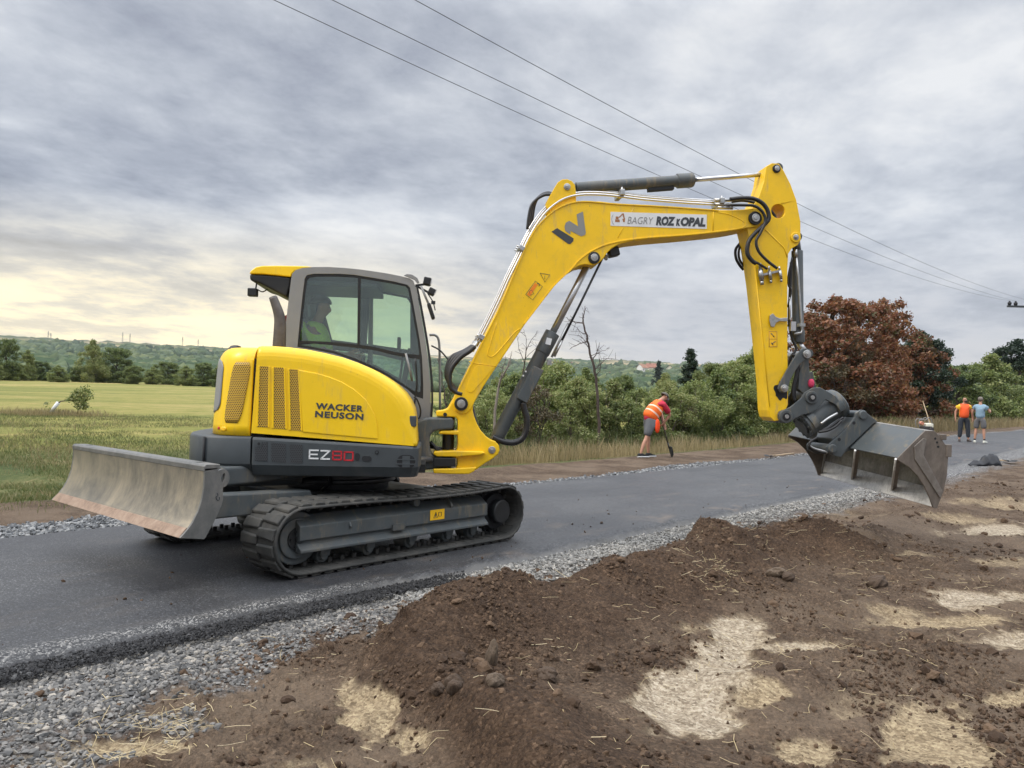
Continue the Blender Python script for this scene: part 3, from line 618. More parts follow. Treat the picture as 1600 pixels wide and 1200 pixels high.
make_rocks('asphalt_crumb', scatter(-4.2, .2, -1.92, -1.60, 16000, lambda x, y: sst(-1.92, -1.76, y+.05*fbm(x*5, y*5, 2, 96))*sst(.1, -.8, x)), .006, .024, M['asph'], 'black asphalt crumbs below the edge of the new road', 2, zoff=.034, tilt=1)
def sticks(x, y, ln, w, lift=.35):
    n = len(x); a = rng.uniform(0, 6.283, n); e = rng.uniform(-.05, lift, n)
    d = np.stack([np.cos(a)*np.cos(e), np.sin(a)*np.cos(e), np.sin(e)], -1); s = np.stack([-np.sin(a), np.cos(a), 0*a], -1)*(w/2)[:, None]
    P = np.stack([x, y, ground_z(x, y)+.008], -1); mid = P+d*(ln/2)[:, None]+rng.normal(size=(n, 3))*(ln*.06)[:, None]; E_ = P+d*ln[:, None]
    u = np.array([0, 0, 1])*(w[:, None]*.6)
    V = np.stack([P-s, P+s, P+u, mid-s, mid+s, mid+u, E_-s, E_+s, E_+u], 1).reshape(-1, 3)
    f = np.array([(0, 1, 4, 3), (1, 2, 5, 4), (2, 0, 3, 5), (3, 4, 7, 6), (4, 5, 8, 7), (5, 3, 6, 8)])
    return V, (f[None]+9*np.arange(n)[:, None, None]).reshape(-1, 4)
def clump(px, py, r, n): c = GP(px, py); return rng.normal(c[0], r, n), rng.normal(c[1], r, n)
sx, sy = cat(scatter(-4, 4, -6, -2.1, 1800, lambda x, y: 0.3+.5*sst(0, .3, fbm(x*1.5, y*1.5, 2, 98))), clump(250, 1140, .12, 60), clump(180, 1175, .12, 50), clump(290, 1120, .06, 25), clump(1110, 920, .10, 45), clump(1120, 945, .10, 35), clump(880, 1040, .05, 10), clump(1300, 900, .3, 20))
V, F = sticks(sx, sy, rng.uniform(.02, .11, len(sx)), rng.uniform(.0015, .0032, len(sx)))
tag(npmesh('straw', V, F, M['straw']), 'loose straw and dry stalks scattered over the soil', 'straw', kind='stuff')
make_rocks('spilled_crumb', cat(scatter(-4, 3, -1.5, 1.6, 150, lambda x, y: sst(1.0, -1.4, y)+.12), scatter(-.5, 9, -1.55, 1.6, 260, lambda x, y: sst(.6, -1.4, y)+.08)), .006, .03, M['clod'], 'few soil crumbs dropped on the asphalt', 4, zoff=.07, tilt=1)
# the few large lumps that stand out
def lump(px, py, size, name, label, cat_, mat, aspect, z=.15, seed=1):
    x, y = GP(px, py, z); bm = bmesh.new(); bmesh.ops.create_icosphere(bm, subdivisions=4, radius=.5)
    r = np.random.default_rng(seed); off = r.uniform(0, 50, 3)
    for v in bm.verts:
        n = fbm(np.array([v.co.x*3+off[0]+v.co.z]), np.array([v.co.y*3+off[1]-v.co.z*2]), 4, seed)[0]; v.co *= 1+.35*n
        v.co.x *= aspect[0]; v.co.y *= aspect[1]; v.co.z *= aspect[2]
    me = bpy.data.meshes.new(name); bm.to_mesh(me); bm.free(); me.materials.append(mat)
    o = bpy.data.objects.new(name, me); COL.objects.link(o); o.scale = (size,)*3
    o.location = (x, y, gz1(x, y)+size*aspect[2]*.28); o.rotation_euler = (r.uniform(-.3, .3), r.uniform(-.3, .3), r.uniform(0, 3)); return tag(o, label, cat_)
M['lump'] = M_simple('earth_lump', (0.075, 0.05, 0.033), .95, 0, .3, 20, bump=1.0, bscale=40)
M['lumpstone'] = M_simple('brown_field_stone', (0.11, 0.08, 0.055), .9, 0, .25, 12, bump=.6, bscale=50)
lump(768, 1022, .105, 'field_stone', 'upright pointed brown stone standing on the nearest heap of soil', 'stone', M['lumpstone'], (.62, .45, 1.35), seed=3)
lump(857, 1028, .10, 'soil_lump', 'dark soil lump just right of the upright pointed stone', 'soil lump', M['lump'], (1.15, .9, .75), seed=4)
lump(684, 1112, .06, 'soil_lump', 'round soil lump at the foot of the heap beside the left sand patch', 'soil lump', M['lump'], (1, .9, .9), z=.03, seed=5)
lump(709, 1132, .085, 'soil_lump', 'larger soil lump below the round one at the foot of the heap', 'soil lump', M['lump'], (.95, .9, 1), z=.03, seed=6)
lump(772, 1155, .07, 'field_stone', 'tan stone half buried at the bottom of the soil heap', 'stone', M['lumpstone'], (1, .8, .8), z=.03, seed=7)
lump(1214, 895, .14, 'field_stone', 'grey brown stone bedded in the middle of the long soil heap', 'stone', M['lumpstone'], (1.2, .9, .6), z=.1, seed=8)
lump(1370, 903, .15, 'soil_lump', 'dark soil lump at the right end of the long heap', 'soil lump', M['lump'], (1.2, .9, .7), z=.05, seed=9)
lump(1464, 1072, .07, 'soil_lump', 'dark rounded soil lump above the lower right sand patch', 'soil lump', M['lump'], (1.1, .9, .8), z=.0, seed=10)
lump(1232, 900, .09, 'soil_lump', 'small soil lump touching the stone in the long heap', 'soil lump', M['lump'], (1, .9, .8), z=.1, seed=11)
lump(940, 818, .04, 'soil_lump', 'tiny dark lump lying alone on the asphalt', 'soil lump', M['lump'], (1, .8, .6), z=0, seed=12).location.z = .01
# ============================================================ excavator
EX = empty('excavator', (0, 0, 0), label='yellow tracked excavator with raised boom, grey grading bucket and dozer blade standing on the asphalt', cat='excavator')
def upart(mb, name, mat, bevel=0, seg=2, parent=None, label=None, **k):
    """a part of the slewing upper structure (local frame turned by UROT); sub-parts share their parent's frame"""
    o = mb.build(name, mat, parent or EX, bevel, seg, rot=(0 if parent else UROT), **k)
    if label: o['label'] = label
    return o
def lpart(mb, name, mat, bevel=0, seg=2, parent=None, label=None, **k):
    o = mb.build(name, mat, parent or EX, bevel, seg, **k)
    if label: o['label'] = label
    return o
def mir(pts): return pts+[(p[0], -p[1]) for p in reversed(pts) if abs(p[1]) > 1e-6]
# ---------------- tracks
AX, RT, BT = 1.10, 0.27, 0.028      # half wheelbase, outer radius incl. lugs, belt thickness
RB_ = RT-0.019                      # outer radius of the belt itself
def belt_path(n):
    """points on the belt's outer face: (x, z, tangent angle), arc-length spaced"""
    R = RB_; seg = [2*AX, math.pi*R, 2*AX, math.pi*R]; tot = sum(seg); out = []
    for i in range(n):
        s = tot*i/n
        if s < seg[0]: out.append((-AX+s, RT-R, 0.0)); continue
        s -= seg[0]
        if s < seg[1]: a = s/R; out.append((AX+R*math.sin(a), RT-R*math.cos(a), a)); continue
        s -= seg[1]
        if s < seg[2]:
            u = s/seg[2]; sag = 0.018*math.sin(math.pi*u)+0.008*math.sin(math.pi*2*u)
            out.append((AX-s, RT+R-sag, math.pi)); continue
        s -= seg[2]; a = s/R; out.append((-AX-R*math.sin(a), RT+R*math.cos(a), math.pi+a))
    return out
def make_track(y0, y1):
    mb = MB(); n = 216; P = belt_path(n); prof = [(0, .0), (0, .06), (0, .94), (0, 1.0)]
    sec = [(y0, 0.006), (y0+.012, 0), (y1-.012, 0), (y1, .006), (y1, BT-.008), (y1-.05, BT), (y0+.05, BT), (y0, BT-.008)]
    rings = []
    for x, z, a in P:
        nx, nz = math.sin(a), -math.cos(a)      # outward
        rings.append([(x-nx*d, y, z-nz*d) for y, d in sec])
    rings.append(rings[0]); mb.loft(rings, cap=False, smooth=False)
    npch = 52; PP = belt_path(npch*2); w = (y1-y0)
    for i in range(npch*2):
        x, z, a = PP[i]; R = Matrix.Rotation(-a, 3, 'Y'); nx, nz = math.sin(a), -math.cos(a)
        near = i % 2 == 0; ya, yb = (y0+.016, y0+w*.50) if near else (y0+w*.50, y1-.016)
        # trapezoidal block lug, wide at the root
        hw0, hw1, hh = .048, .036, .019; vs = []
        for yy, sh in ((ya, 0), (yb, 1)):
            k0 = hw0*(.8 if (sh == 1) == near else 1); k1 = hw1*(.75 if (sh == 1) == near else 1)
            for dx, dz in ((-k0, 0.001), (k0, 0.001), (k1, -hh), (-k1, -hh)):
                p = R @ Vector((dx, 0, dz)); vs.append((x+p.x, yy, z+p.z))
        mb.add(vs, [(0, 1, 2, 3), (7, 6, 5, 4), (0, 4, 5, 1), (1, 5, 6, 2), (2, 6, 7, 3), (3, 7, 4, 0)])
        if i % 2 == 0:   # guide horns and drive bars on the inside
            yc = (y0+y1)/2
            for s_ in (-1, 1):
                q = (x-nx*(BT+.018), yc+s_*.045, z-nz*(BT+.018)); mb.box(q, (.035, .022, .04), R)
            for s_ in (-1, 1): mb.box((x-nx*(BT+.002), yc+s_*.115, z-nz*(BT+.002)), (.012, .10, .008), R)
    return mb
for s in (-1, 1):
    y0, y1 = (-1.125, -.675) if s < 0 else (.675, 1.125)
    tr = lpart(make_track(y0, y1), 'rubber_track', M['rubber'], bevel=.004, seg=1)
    yf = -1.06 if s < 0 else 1.06; yi = -.76 if s < 0 else .76
    # side frame: sloped top, face, recess, bottom flange (profile traced on the near face)
    a = WP(470, 823.5, -1.06)[1]; b_ = WP(471, 848, -1.06)[1]; c_ = WP(473.5, 865.5, -1.08)[1]
    zt, zm, zb = a, b_, c_
    prof = [(abs(yi), zt+.075), (abs(yf)-.10, zt+.07), (abs(yf), zt), (abs(yf), zm+.012), (abs(yf)-.03, zm), (abs(yf)-.03, zm-.02), (abs(yf)+.018, zb+.022), (abs(yf)+.018, zb), (abs(yi), zb)]
    x0 = WP(469, 823, -1.06)[0]; x1 = WP(762, 787, -1.06)[0]
    tf = lpart(MB().prism([(s*y, z) for y, z in prof], x0, x1, axis='x'), 'track_frame', M['grey_paint'], bevel=.006)
    d = MB(); fx, fz = WP(678, 808, -1.06)
    d2 = MB()
    for px, py in ((540, 812), (698, 782)):
        x, z = WP(px, py, -1.0); d2 = MB(); d2.tube(smooth_path([(x, s*.93, z-.01), (x, s*1.0, z+.02), (x, s*1.05, z-.015), (x, s*1.07, z-.05)], 4), .012, 6); lpart(d2, 'frame_bracket', M['grey_paint'], parent=tf)
    d2 = MB(); d2.box((WP(622, 822, -1.06)[0], s*1.066, WP(622, 822, -1.06)[1]-.005), (.13, .02, .05))
    lpart(d2, 'frame_bracket', M['grey_paint'], parent=tf)
    if s < 0:
        st = MB(); xa, za = WP(672.5, 797.5, -1.063); xb, zb2 = WP(694, 810.5, -1.063)
        st.box(((xa+xb)/2, -1.0625, (za+zb2)/2), (abs(xb-xa), .004, abs(za-zb2)))
        sk = lpart(st, 'warning_sticker', M['sticker'], parent=tf, label='yellow warning sticker with a black triangle')
        g = MB(); mx, mz = (xa+xb)/2, (za+zb2)/2
        for (ax_, az_), (bx_, bz_) in [((-.045, -.024), (-.02, .024)), ((-.02, .024), (-.002, -.024)), ((-.045, -.024), (-.002, -.024)), ((.012, -.015), (.012, .018)), ((.012, .018), (.045, .018)), ((.045, .018), (.045, -.015)), ((.045, -.015), (.012, -.015))]:
            g.bar((mx+ax_, -1.066, mz+az_), (mx+bx_, -1.066, mz+bz_), .002, .005, up=(0, 1, 0))
        g.box((mx-.022, -1.0655, mz-.004), (.01, .002, .024)); lpart(g, 'warning_symbol', M['decal_dark'], parent=tf)
    # idler, rollers, carrier roller, final drive
    mb = MB(); mb.cyl((-AX+.02, s*.80, RT), (-AX+.02, s*.98, RT), RT-BT-.045, 40); mb.cyl((-AX+.02, s*.86, RT), (-AX+.02, s*1.0, RT), RT-BT-.09, 40)
    iw = lpart(mb, 'idler_wheel', M['grey_paint'], bevel=.008)
    mb = MB(); mb.cyl((-AX+.02, s*1.0, RT), (-AX+.02, s*1.03, RT), .035, 12); mb.cyl((-AX+.02, s*1.0, RT), (-AX+.02, s*1.01, RT), .09, 24)
    for k in range(6): an = k*math.pi/3; mb.cyl((-AX+.02+.065*math.cos(an), s*1.01, RT+.065*math.sin(an)), (-AX+.02+.065*math.cos(an), s*1.022, RT+.065*math.sin(an)), .010, 6)
    lpart(mb, 'wheel_hub', M['black'], parent=iw)
    for px in (507, 578, 643, 700, 738):
        x = WP(px, 850, -1.0)[0]; mb = MB(); mb.cyl((x, s*.82, RT-RB_+BT+.065), (x, s*.98, RT-RB_+BT+.065), .055, 20); mb.cyl((x, s*.84, RT-RB_+BT+.065), (x, s*1.01, RT-RB_+BT+.065), .032, 16)
        mb.prism([(x-.035, RT-RB_+BT+.065), (x+.035, RT-RB_+BT+.065), (x+.055, zb+.01), (x-.055, zb+.01)], s*1.0, s*1.02)
        lpart(mb, 'track_roller', M['grey_paint'], bevel=.006)
    x, z = WP(647, 784, -1.0); mb = MB(); mb.cyl((x, s*.82, z), (x, s*1.04, z), .036, 20); mb.cyl((x, s*.82, z), (x, s*1.0, z), .022, 16); mb.bar((x, s*.93, z-.1), (x, s*.93, z), .05, .05)
    lpart(mb, 'carrier_roller', M['grey_paint'], bevel=.004)
    mb = MB(); teeth = []
    for k in range(42): an = 2*math.pi*k/42; r_ = RT-BT-.035 if k % 2 else RT-BT-.062; teeth.append((AX+r_*math.cos(an), RT+r_*math.sin(an)))
    mb.prism(teeth, s*.88, s*.92); mb.cyl((AX, s*.75, RT), (AX, s*.98, RT), .165, 36)
    sp_ = lpart(mb, 'drive_sprocket', M['dark'], bevel=.004)
    mb = MB(); mb.cyl((AX, s*.98, RT+.005), (AX, s*1.07, RT+.005), .112, 40)
    lpart(mb, 'final_drive', M['black'], bevel=.012, parent=sp_)
# centre frame of the undercarriage, slew ring
mb = MB(); mb.box((0, 0, .42), (1.25, 1.5, .16)); mb.box((0, 0, .36), (.75, 1.62, .12))
lpart(mb, 'centre_frame', M['grey_paint'], bevel=.02)
mb = MB(); mb.cyl((0, 0, .50), (0, 0, .68), .46, 48); mb.cyl((0, 0, .56), (0, 0, .60), .52, 48)
lpart(mb, 'slew_ring', M['black'], bevel=.008)
# ---------------- dozer blade
BW = 1.15
def z2(pts, Y): return [WP(x/4+60, y/4+660, Y) for x, y in pts]
front = z2([(1040, 288), (1041, 330), (1037, 400), (1024, 480), (1000, 555), (965, 625), (935, 668)], -BW)
lip = z2([(935, 668), (885, 724)], -BW)
backp = z2([(1035, 731), (1045, 722), (1110, 600), (1145, 520), (1155, 480), (1154, 400), (1136, 330), (1118, 283)], -BW)
side = front+lip[1:]+backp
mbs = []
fr = smooth_path(front, 4)
sk = fr+[(x+.03, z-.004) for x, z in reversed(fr)]
bl = lpart(MB().prism(sk, -BW+.018, BW-.018, smooth=False), 'dozer_blade', M['blade'], bevel=.003, label='worn dusty steel dozer blade, raised off the road')
for p in bl.data.polygons: p.use_smooth = abs(p.normal.y) < .5
ft, bt = front[0], backp[-1]
top = [(ft[0]-.004, ft[1]+.012), (ft[0]+.01, ft[1]+.026), (bt[0]+.02, bt[1]+.022), (bt[0]+.024, bt[1]-.01), (ft[0]-.002, ft[1]-.02)]
mb = MB()
for ya, yb in ((-BW, -BW+.16), (-BW+.24, BW-.24), (BW-.16, BW)): mb.prism(top, ya, yb)
hx0, hx1 = ft[0]+.03, bt[0]-.015
for s in (-1, 1):
    mb.prism([(ft[0]-.004, ft[1]+.012), (ft[0]+.01, ft[1]+.026), (hx0, ft[1]+.026), (hx0, ft[1]-.02), (ft[0]-.002, ft[1]-.02)], s*(BW-.16), s*(BW-.24))
    mb.prism([(hx1+.02, ft[1]+.025), (bt[0]+.02, bt[1]+.022), (bt[0]+.024, bt[1]-.01), (hx1+.02, ft[1]-.02)], s*(BW-.16), s*(BW-.24))
lpart(mb, 'blade_top_rail', M['bladeside'], bevel=.004, parent=bl)
e0, e1 = lip; ed = [(e0[0]-.004, e0[1]+.006), (e1[0]-.002, e1[1]), (e1[0]+.02, e1[1]-.002), (e0[0]+.03, e0[1]-.006)]
lpart(MB().prism(ed, -BW+.019, BW-.019), 'cutting_edge', M['rust'], bevel=.002, parent=bl, label='rust brown cutting edge')
lc = z2([(1162, 352)], -BW)[0]
for s in (-1, 1):
    mb = MB(); mb.prism(side, s*BW, s*(BW-.02))
    eye = [(lc[0]+.05*math.cos(a)+.0, lc[1]+.062*math.sin(a)) for a in np.linspace(-2.2, 2.2, 18)]; root = [(bt[0]-.02, bt[1]-.03), (bt[0]-.02, bt[1]-.16)]
    hole = [(lc[0]+.012*math.cos(a)+.018*math.sin(a)*.6, lc[1]+.034*math.sin(a)) for a in np.linspace(0, 2*math.pi, 14, endpoint=False)]
    mb.prism(eye+root, s*(BW-.022), s*(BW-.05), holes=[hole])
    sp2 = lpart(mb, 'blade_side_plate', M['bladeside'], bevel=.003, parent=bl)
hk = z2([(1118, 440), (1122, 455), (1112, 465), (1115, 480), (1125, 487), (1133, 478), (1131, 465)], -BW-.002)
lpart(MB().tube([(x, -BW-.001, z) for x, z in smooth_path(hk, 3)], .0035, 5), 'hook_symbol', M['decal_dark'], parent=bl)
# push arms
mb = MB()
for s in (-1, 1):
    pts = [WP(347, 772, -.62), WP(480, 778, -.62), WP(480, 815, -.62), WP(347, 815, -.62)]
    xa = bt[0]-.02; mb.prism([(xa, .60), (-.75, .57), (-.70, .42), (xa, .42)], s*.50, s*.66)
mb.box(((xa+.04), 0, .62), (.08, 1.9, .16))
lpart(mb, 'blade_arm', M['grey_paint'], bevel=.012)
mb = MB(); mb.prism([(xa, .70), (xa+.15, .76), (-.62, .77), (-.55, .64), (xa, .60)], -.40, .16)
mb.cyl((xa, -.12, .66), (-.5, -.12, .60), .055, 20)
lpart(mb, 'blade_cylinder_guard', M['grey_paint'], bevel=.02, seg=3)
mb = MB(); mb.tube(smooth_path([(-.62, -.38, .68), (-.5, -.5, .70), (-.42, -.45, .60), (-.4, -.3, .5)], 5), .018, 8)
lpart(mb, 'hydraulic_hose', M['hose'])
# ---------------- counterweight + skirt (grey lower body)
zs0, zs1 = .691, .995
tail = [(-.56, -1.115), (-.72, -1.11), (-.86, -1.075), (-.98, -1.0), (-1.07, -.88), (-1.135, -.72), (-1.185, -.52), (-1.215, -.28), (-1.225, 0)]
tl = mir(tail)
def scale_plan(pts, k, ku=None, cu=-.2): ku = k if ku is None else ku; return [(cu+(u-cu)*ku, v*k) for u, v in pts]
mb = MB(); rings = []
for z, k in ((zs0, .93), (zs0+.07, .985), (zs0+.09, 1.0), (zs1-.02, 1.0), (zs1-.004, .993), (zs1+.001, .98)):
    rings.append([(u, v, z) for u, v in scale_plan(tl, k)])
mb.loft(rings, smooth=False)
cw = upart(mb, 'counterweight', M['charcoal'], bevel=.012, seg=3)
for p in cw.data.polygons: p.use_smooth = abs(p.normal.z) < .7
# raised ribs / grooves in the counterweight and light pocket
g1 = UP(346, 700, -1.03)
for s in (-1, 1):
    mb = MB(); gp = (-.93, s*1.045)
    mb.tube([(gp[0], gp[1], zs0+.03), (gp[0], gp[1], zs1-.01)], .010, 8); upart(mb, 'groove_strip', M['dark'], parent=cw)
    mb = MB(); mb.box((-1.128, s*.66, .90), (.03, .07, .09), Matrix.Rotation(s*rad(-20), 3, 'Z')); upart(mb, 'rear_recess', M['dark'], parent=cw, bevel=.008)
# side skirts
def skirt(s):
    mb = MB(); r = []
    pl = [(-.548, 1.115), (.60, 1.115), (.70, 1.10), (.745, 1.06), (.76, .98), (.76, .35), (-.548, .35)]
    def top(u): return .993-.052*(u+.55)/1.3
    for dz, k in ((0, .955), (.07, .992), (.085, 1.0)):
        r.append([(-.548+(u+.548)*(1-(1-k)*.4), s*v*(k if v > .5 else 1), zs0+dz) for u, v in pl])
    r.append([(u, s*v, top(u)-.02) for u, v in pl]); r.append([(u-.004*(u > 0), s*(v-.008*(v > .5)), top(u)) for u, v in pl])
    mb.loft(r, smooth=False); return mb
for s in (-1, 1):
    sko = upart(skirt(s), 'side_skirt', M['charcoal'], bevel=.008, seg=3)
    if s > 0: continue
    SK = sko
    # perforated vents, name lettering, holes, slotted vent
    V0 = -1.115
    for poly in ([(592, 830), (650, 832), (660, 786), (708, 788), (708, 965), (592, 958)], [(745, 790), (880, 800), (880, 975), (745, 965)], [(915, 806), (1035, 812), (1035, 982), (925, 975)]):
        q = ZP(poly, 6, 300, 560, V0); upart(MB().prism(q, V0-.003, V0+.01), 'vent_grille', M['perf_d'], parent=sko)
    def zc4(pts): return ZP(pts, 6.665, 500, 600, V0)
    hx, hz = zc4([(592, 712)])[0]; mb = MB(); mb.cyl((hx, V0-.004, hz), (hx, V0+.01, hz), .016, 20); upart(mb, 'lock_ring', M['dark'], parent=sko)
    mb = MB(); mb.cyl((hx, V0-.006, hz), (hx, V0+.01, hz), .009, 16); upart(mb, 'lock_cylinder', M['charcoal'], parent=sko)
    def slot(c, w, h, n=8):
        pts = []; r_ = min(w, h)/2
        for k in range(n): a = math.pi/2*k/(n-1); pts.append((c[0]+w/2-r_+r_*math.cos(a), c[1]+h/2-r_+r_*math.sin(a)))
        for k in range(n): a = math.pi/2+math.pi/2*k/(n-1); pts.append((c[0]-w/2+r_+r_*math.cos(a), c[1]+h/2-r_+r_*math.sin(a)))
        for k in range(n): a = math.pi+math.pi/2*k/(n-1); pts.append((c[0]-w/2+r_+r_*math.cos(a), c[1]-h/2+r_+r_*math.sin(a)))
        for k in range(n): a = 1.5*math.pi+math.pi/2*k/(n-1); pts.append((c[0]+w/2-r_+r_*math.cos(a), c[1]-h/2+r_+r_*math.sin(a)))
        return pts
    c1 = zc4([(388, 760)])[0]; c2 = zc4([(486, 778)])[0]
    upart(MB().prism(slot(c1, .036, .062), V0-.004, V0+.01), 'key_recess', M['dark'], parent=sko); upart(MB().prism(slot(c2, .075, .042), V0-.004, V0+.01), 'key_recess', M['dark'], parent=sko)
    c3 = zc4([(897, 808)])[0]; upart(MB().prism(slot(c3, .145, .108), V0-.003, V0+.01), 'air_vent', M['dark'], parent=sko)
    mb = MB()
    for dz in (-.02, .016): mb.box((c3[0], V0-.004, c3[1]+dz), (.15, .008, .008))
    mb.box((c3[0], V0-.002, c3[1]), (.06, .006, .09)); upart(mb, 'vent_slat', M['charcoal'], parent=sko)
    a1 = UP(482.5, 715.5, V0); a2 = UP(518, 717.5, V0); a3 = UP(555.5, 719.5, V0); hgt = .064
    # squared model lettering drawn with bars
    def glyph(name, strokes, origin, w, h, mat, t=.0095):
        mb = MB()
        for (xa, ya), (xb, yb) in strokes:
            p0 = Vector((origin[0]+xa*w, V0-.002, origin[1]+ya*h)); p1 = Vector((origin[0]+xb*w, V0-.002, origin[1]+yb*h)); d = (p1-p0).normalized()*t*.42
            mb.bar(p0-d, p1+d, .003, t, up=(0, 1, 0)) if False else mb.box((p0+p1)/2, ((p1-p0).length+t*.85, .003, t), Matrix.Rotation(-math.atan2(p1.z-p0.z, p1.x-p0.x), 3, 'Y'))
        return upart(mb, name, mat, parent=sko)
    for xg, yg, st_, mt in ((483.5, 716.2, [((0, 0), (0, 1)), ((0, 1), (1, 1)), ((0, .5), (.9, .5)), ((0, 0), (1, 0))], 'decal_white'), (501.5, 717.0, [((0, 1), (1, 1)), ((1, 1), (0, 0)), ((0, 0), (1, 0))], 'decal_white'),
                          (520.0, 718.0, [((0, 0), (0, 1)), ((0, 1), (1, 1)), ((1, 1), (1, 0)), ((1, 0), (0, 0)), ((0, .5), (1, .5))], 'decal_red'), (538.0, 719.0, [((0, 0), (0, 1)), ((0, 1), (1, 1)), ((1, 1), (1, 0)), ((1, 0), (0, 0))], 'decal_red')):
        o0 = UP(xg, yg, V0); w = UP(xg+13.2, yg, V0)[0]-o0[0]; glyph('model_lettering', st_, o0, w, .064, M[mt], t=.0115)
    r0 = ZP([(628, 800)], 6, 300, 560, V0)[0]; mb = MB(); mb.cyl((r0[0], V0-.006, r0[1]), (r0[0], V0+.01, r0[1]), .022, 20); upart(mb, 'lock_ring', M['charcoal'], parent=sko)
    mb = MB(); mb.cyl((r0[0], V0-.008, r0[1]), (r0[0], V0+.01, r0[1]), .011, 16); upart(mb, 'lock_cylinder', M['dark'], parent=sko)
# floor plate of the slewing frame
mb = MB(); mb.box((.05, 0, .74), (1.5, 1.6, .07)); upart(mb, 'slewing_frame', M['black'])
# ---------------- engine hood, right side (near)
VH = -1.095
hood = ZP([(340, 940), (1112, 1001), (1110, 985), (1104, 905), (1099, 860), (1092, 820), (1072, 775), (1045, 735), (1000, 690), (950, 655), (890, 620), (820, 590), (740, 562), (650, 540), (560, 522), (470, 511), (400, 506), (340, 505), (322, 508)], 3.157, 300, 380, VH)
hood[0] = ZP([(292, 936)], 3.157, 300, 380, VH)[0]
def hood_shell(outline, v0, v1, r=.11, n=7, topmask=None):
    # rounded shoulder: outline shrinks towards the near face on its top/front edge only
    c = (outline[0][0]*.5+outline[1][0]*.5, outline[0][1]); mb = MB(); rings = []
    def inset(P, d):
        out = []; m = len(P)
        for i in range(m):
            if i < 2: out.append(P[i]); continue
            a = Vector(P[i-1]) if i > 0 else Vector(P[i]); b = Vector(P[(i+1) % m]); t = (b-a).normalized(); nrm = Vector((-t.y, t.x))
            k = 1.0
            if i == m-1: nrm = Vector((0, -1))
            if i == 2: nrm = Vector((-1, 0)); k = .3
            if i == 3: k = .7
            out.append((P[i][0]+nrm.x*d*k, P[i][1]+nrm.y*d*k))
        out[1] = (P[1][0]-d*.25, P[1][1]); return out
    for k in range(n):
        a = math.pi/2*k/(n-1); d = r*(1-math.sin(a)); v = v0+r*.55*(1-math.cos(a))
        rings.append([(u, v, z) for u, z in inset(outline, d)])
    rings.append([(u, v1, z) for u, z in outline]); mb.loft(rings, smooth=True); return mb
hd = upart(hood_shell(hood, VH, -.03), 'engine_hood', M['yellow'])
for p in hd.data.polygons:
    if abs(p.normal.y) > .97 or (abs(p.normal.x) > .95 and p.center.x < -.5): p.use_smooth = False
# inset door panel
pnl = ZP([(547, 932), (916, 966), (914, 900), (903, 850), (885, 812), (855, 768), (800, 720), (740, 684), (680, 660), (620, 642), (527, 625)], 3.157, 300, 380, VH)
upart(MB().prism(pnl, VH-.007, VH+.02), 'hood_door', M['yellow'], bevel=.006, seg=3, parent=hd)
for poly in ([(630, 72), (725, 76), (720, 648), (612, 640)], [(762, 82), (868, 90), (884, 664), (760, 655)], [(908, 98), (1000, 106), (1030, 680), (920, 672)]):
    q = ZP(poly, 6, 300, 560, VH); upart(MB().prism(q, VH-.0025, VH+.01), 'vent_grille', M['perf_y'], parent=hd)
    f = [((a[0]+b[0])/2, (a[1]+b[1])/2) for a, b in zip(q, q)]
    mb = MB()
    for i in (1, 3): a, b = q[i], q[(i+1) % 4]; mb.bar((a[0], VH-.003, a[1]), (b[0], VH-.003, b[1]), .012, .010, up=(0, 1, 0))
    upart(mb, 'grille_rim', M['yellow'], parent=hd, bevel=.003)
for body, px0, py0, px1, dz in (('WACKER', 493, 638.6, 567.5, 0), ('NEUSON', 492, 651.2, 567.5, 0)):
    a = UP(px0, py0, VH-.009); b = UP(px1, py0+4.6, VH-.009)
    text_mesh('brand_lettering', body, .066, M['decal_dark'], hd, (a[0], VH-.009, a[1]), (b[0]-a[0], 0, b[1]-a[1]), (0, 0, 1), depth=.003, bold=.0026, spacing=1.12, width=math.hypot(b[0]-a[0], b[1]-a[1]))
# hinge block at the hood's front end
hx, hz = UP(645.5, 658, VH+.06); mb = MB(); mb.box((hx, VH+.05, hz), (.055, .08, .085)); upart(mb, 'hood_latch', M['charcoal'], bevel=.006)
# ---------------- rear hood
def rear_plan(s):   # s in 0..1 from the near seam round the tail to the far seam
    base = [(-.575, -1.085), (-.68, -1.075), (-.78, -1.03), (-.86, -.95), (-.925, -.82), (-.97, -.66), (-1.0, -.45), (-1.015, -.22), (-1.02, 0)]
    P = base+[(u, -v) for u, v in reversed(base[:-1])]; t = s*(len(P)-1); i = min(int(t), len(P)-2); f = t-i
    q = [P[max(i-1, 0)], P[i], P[i+1], P[min(i+2, len(P)-1)]]
    return tuple(.5*((2*q[1][k])+(-q[0][k]+q[2][k])*f+(2*q[0][k]-5*q[1][k]+4*q[2][k]-q[3][k])*f*f+(-q[0][k]+3*q[1][k]-3*q[2][k]+q[3][k])*f**3) for k in (0, 1))
def rear_pt(s, z, off=0.0):
    zt = 1.700-.03*abs(s-.5)*0; t = (z-1.0)/(zt-1.0)
    k = 1.0-.055*t**1.2
    if t > .80: k -= .30*(1-math.sqrt(max(0, 1-((t-.80)/.20)**2)))*.45
    u, v = rear_plan(s); bl_ = 1-k; 
    uu = u+(-.45-u)*bl_*1.2; vv = v*(1-bl_*.55)
    n = Vector((uu+.45, vv, 0)).normalized()
    return (uu+n.x*off, vv+n.y*off, z)
NS = 49; rings = []
zl = list(np.linspace(1.0, 1.56, 8))+[1.60, 1.63, 1.655, 1.675, 1.69, 1.698, 1.70]
for z in zl: rings.append([rear_pt(i/(NS-1), z) for i in range(NS)]+[(-.575, .5, z), (-.575, -.5, z)])
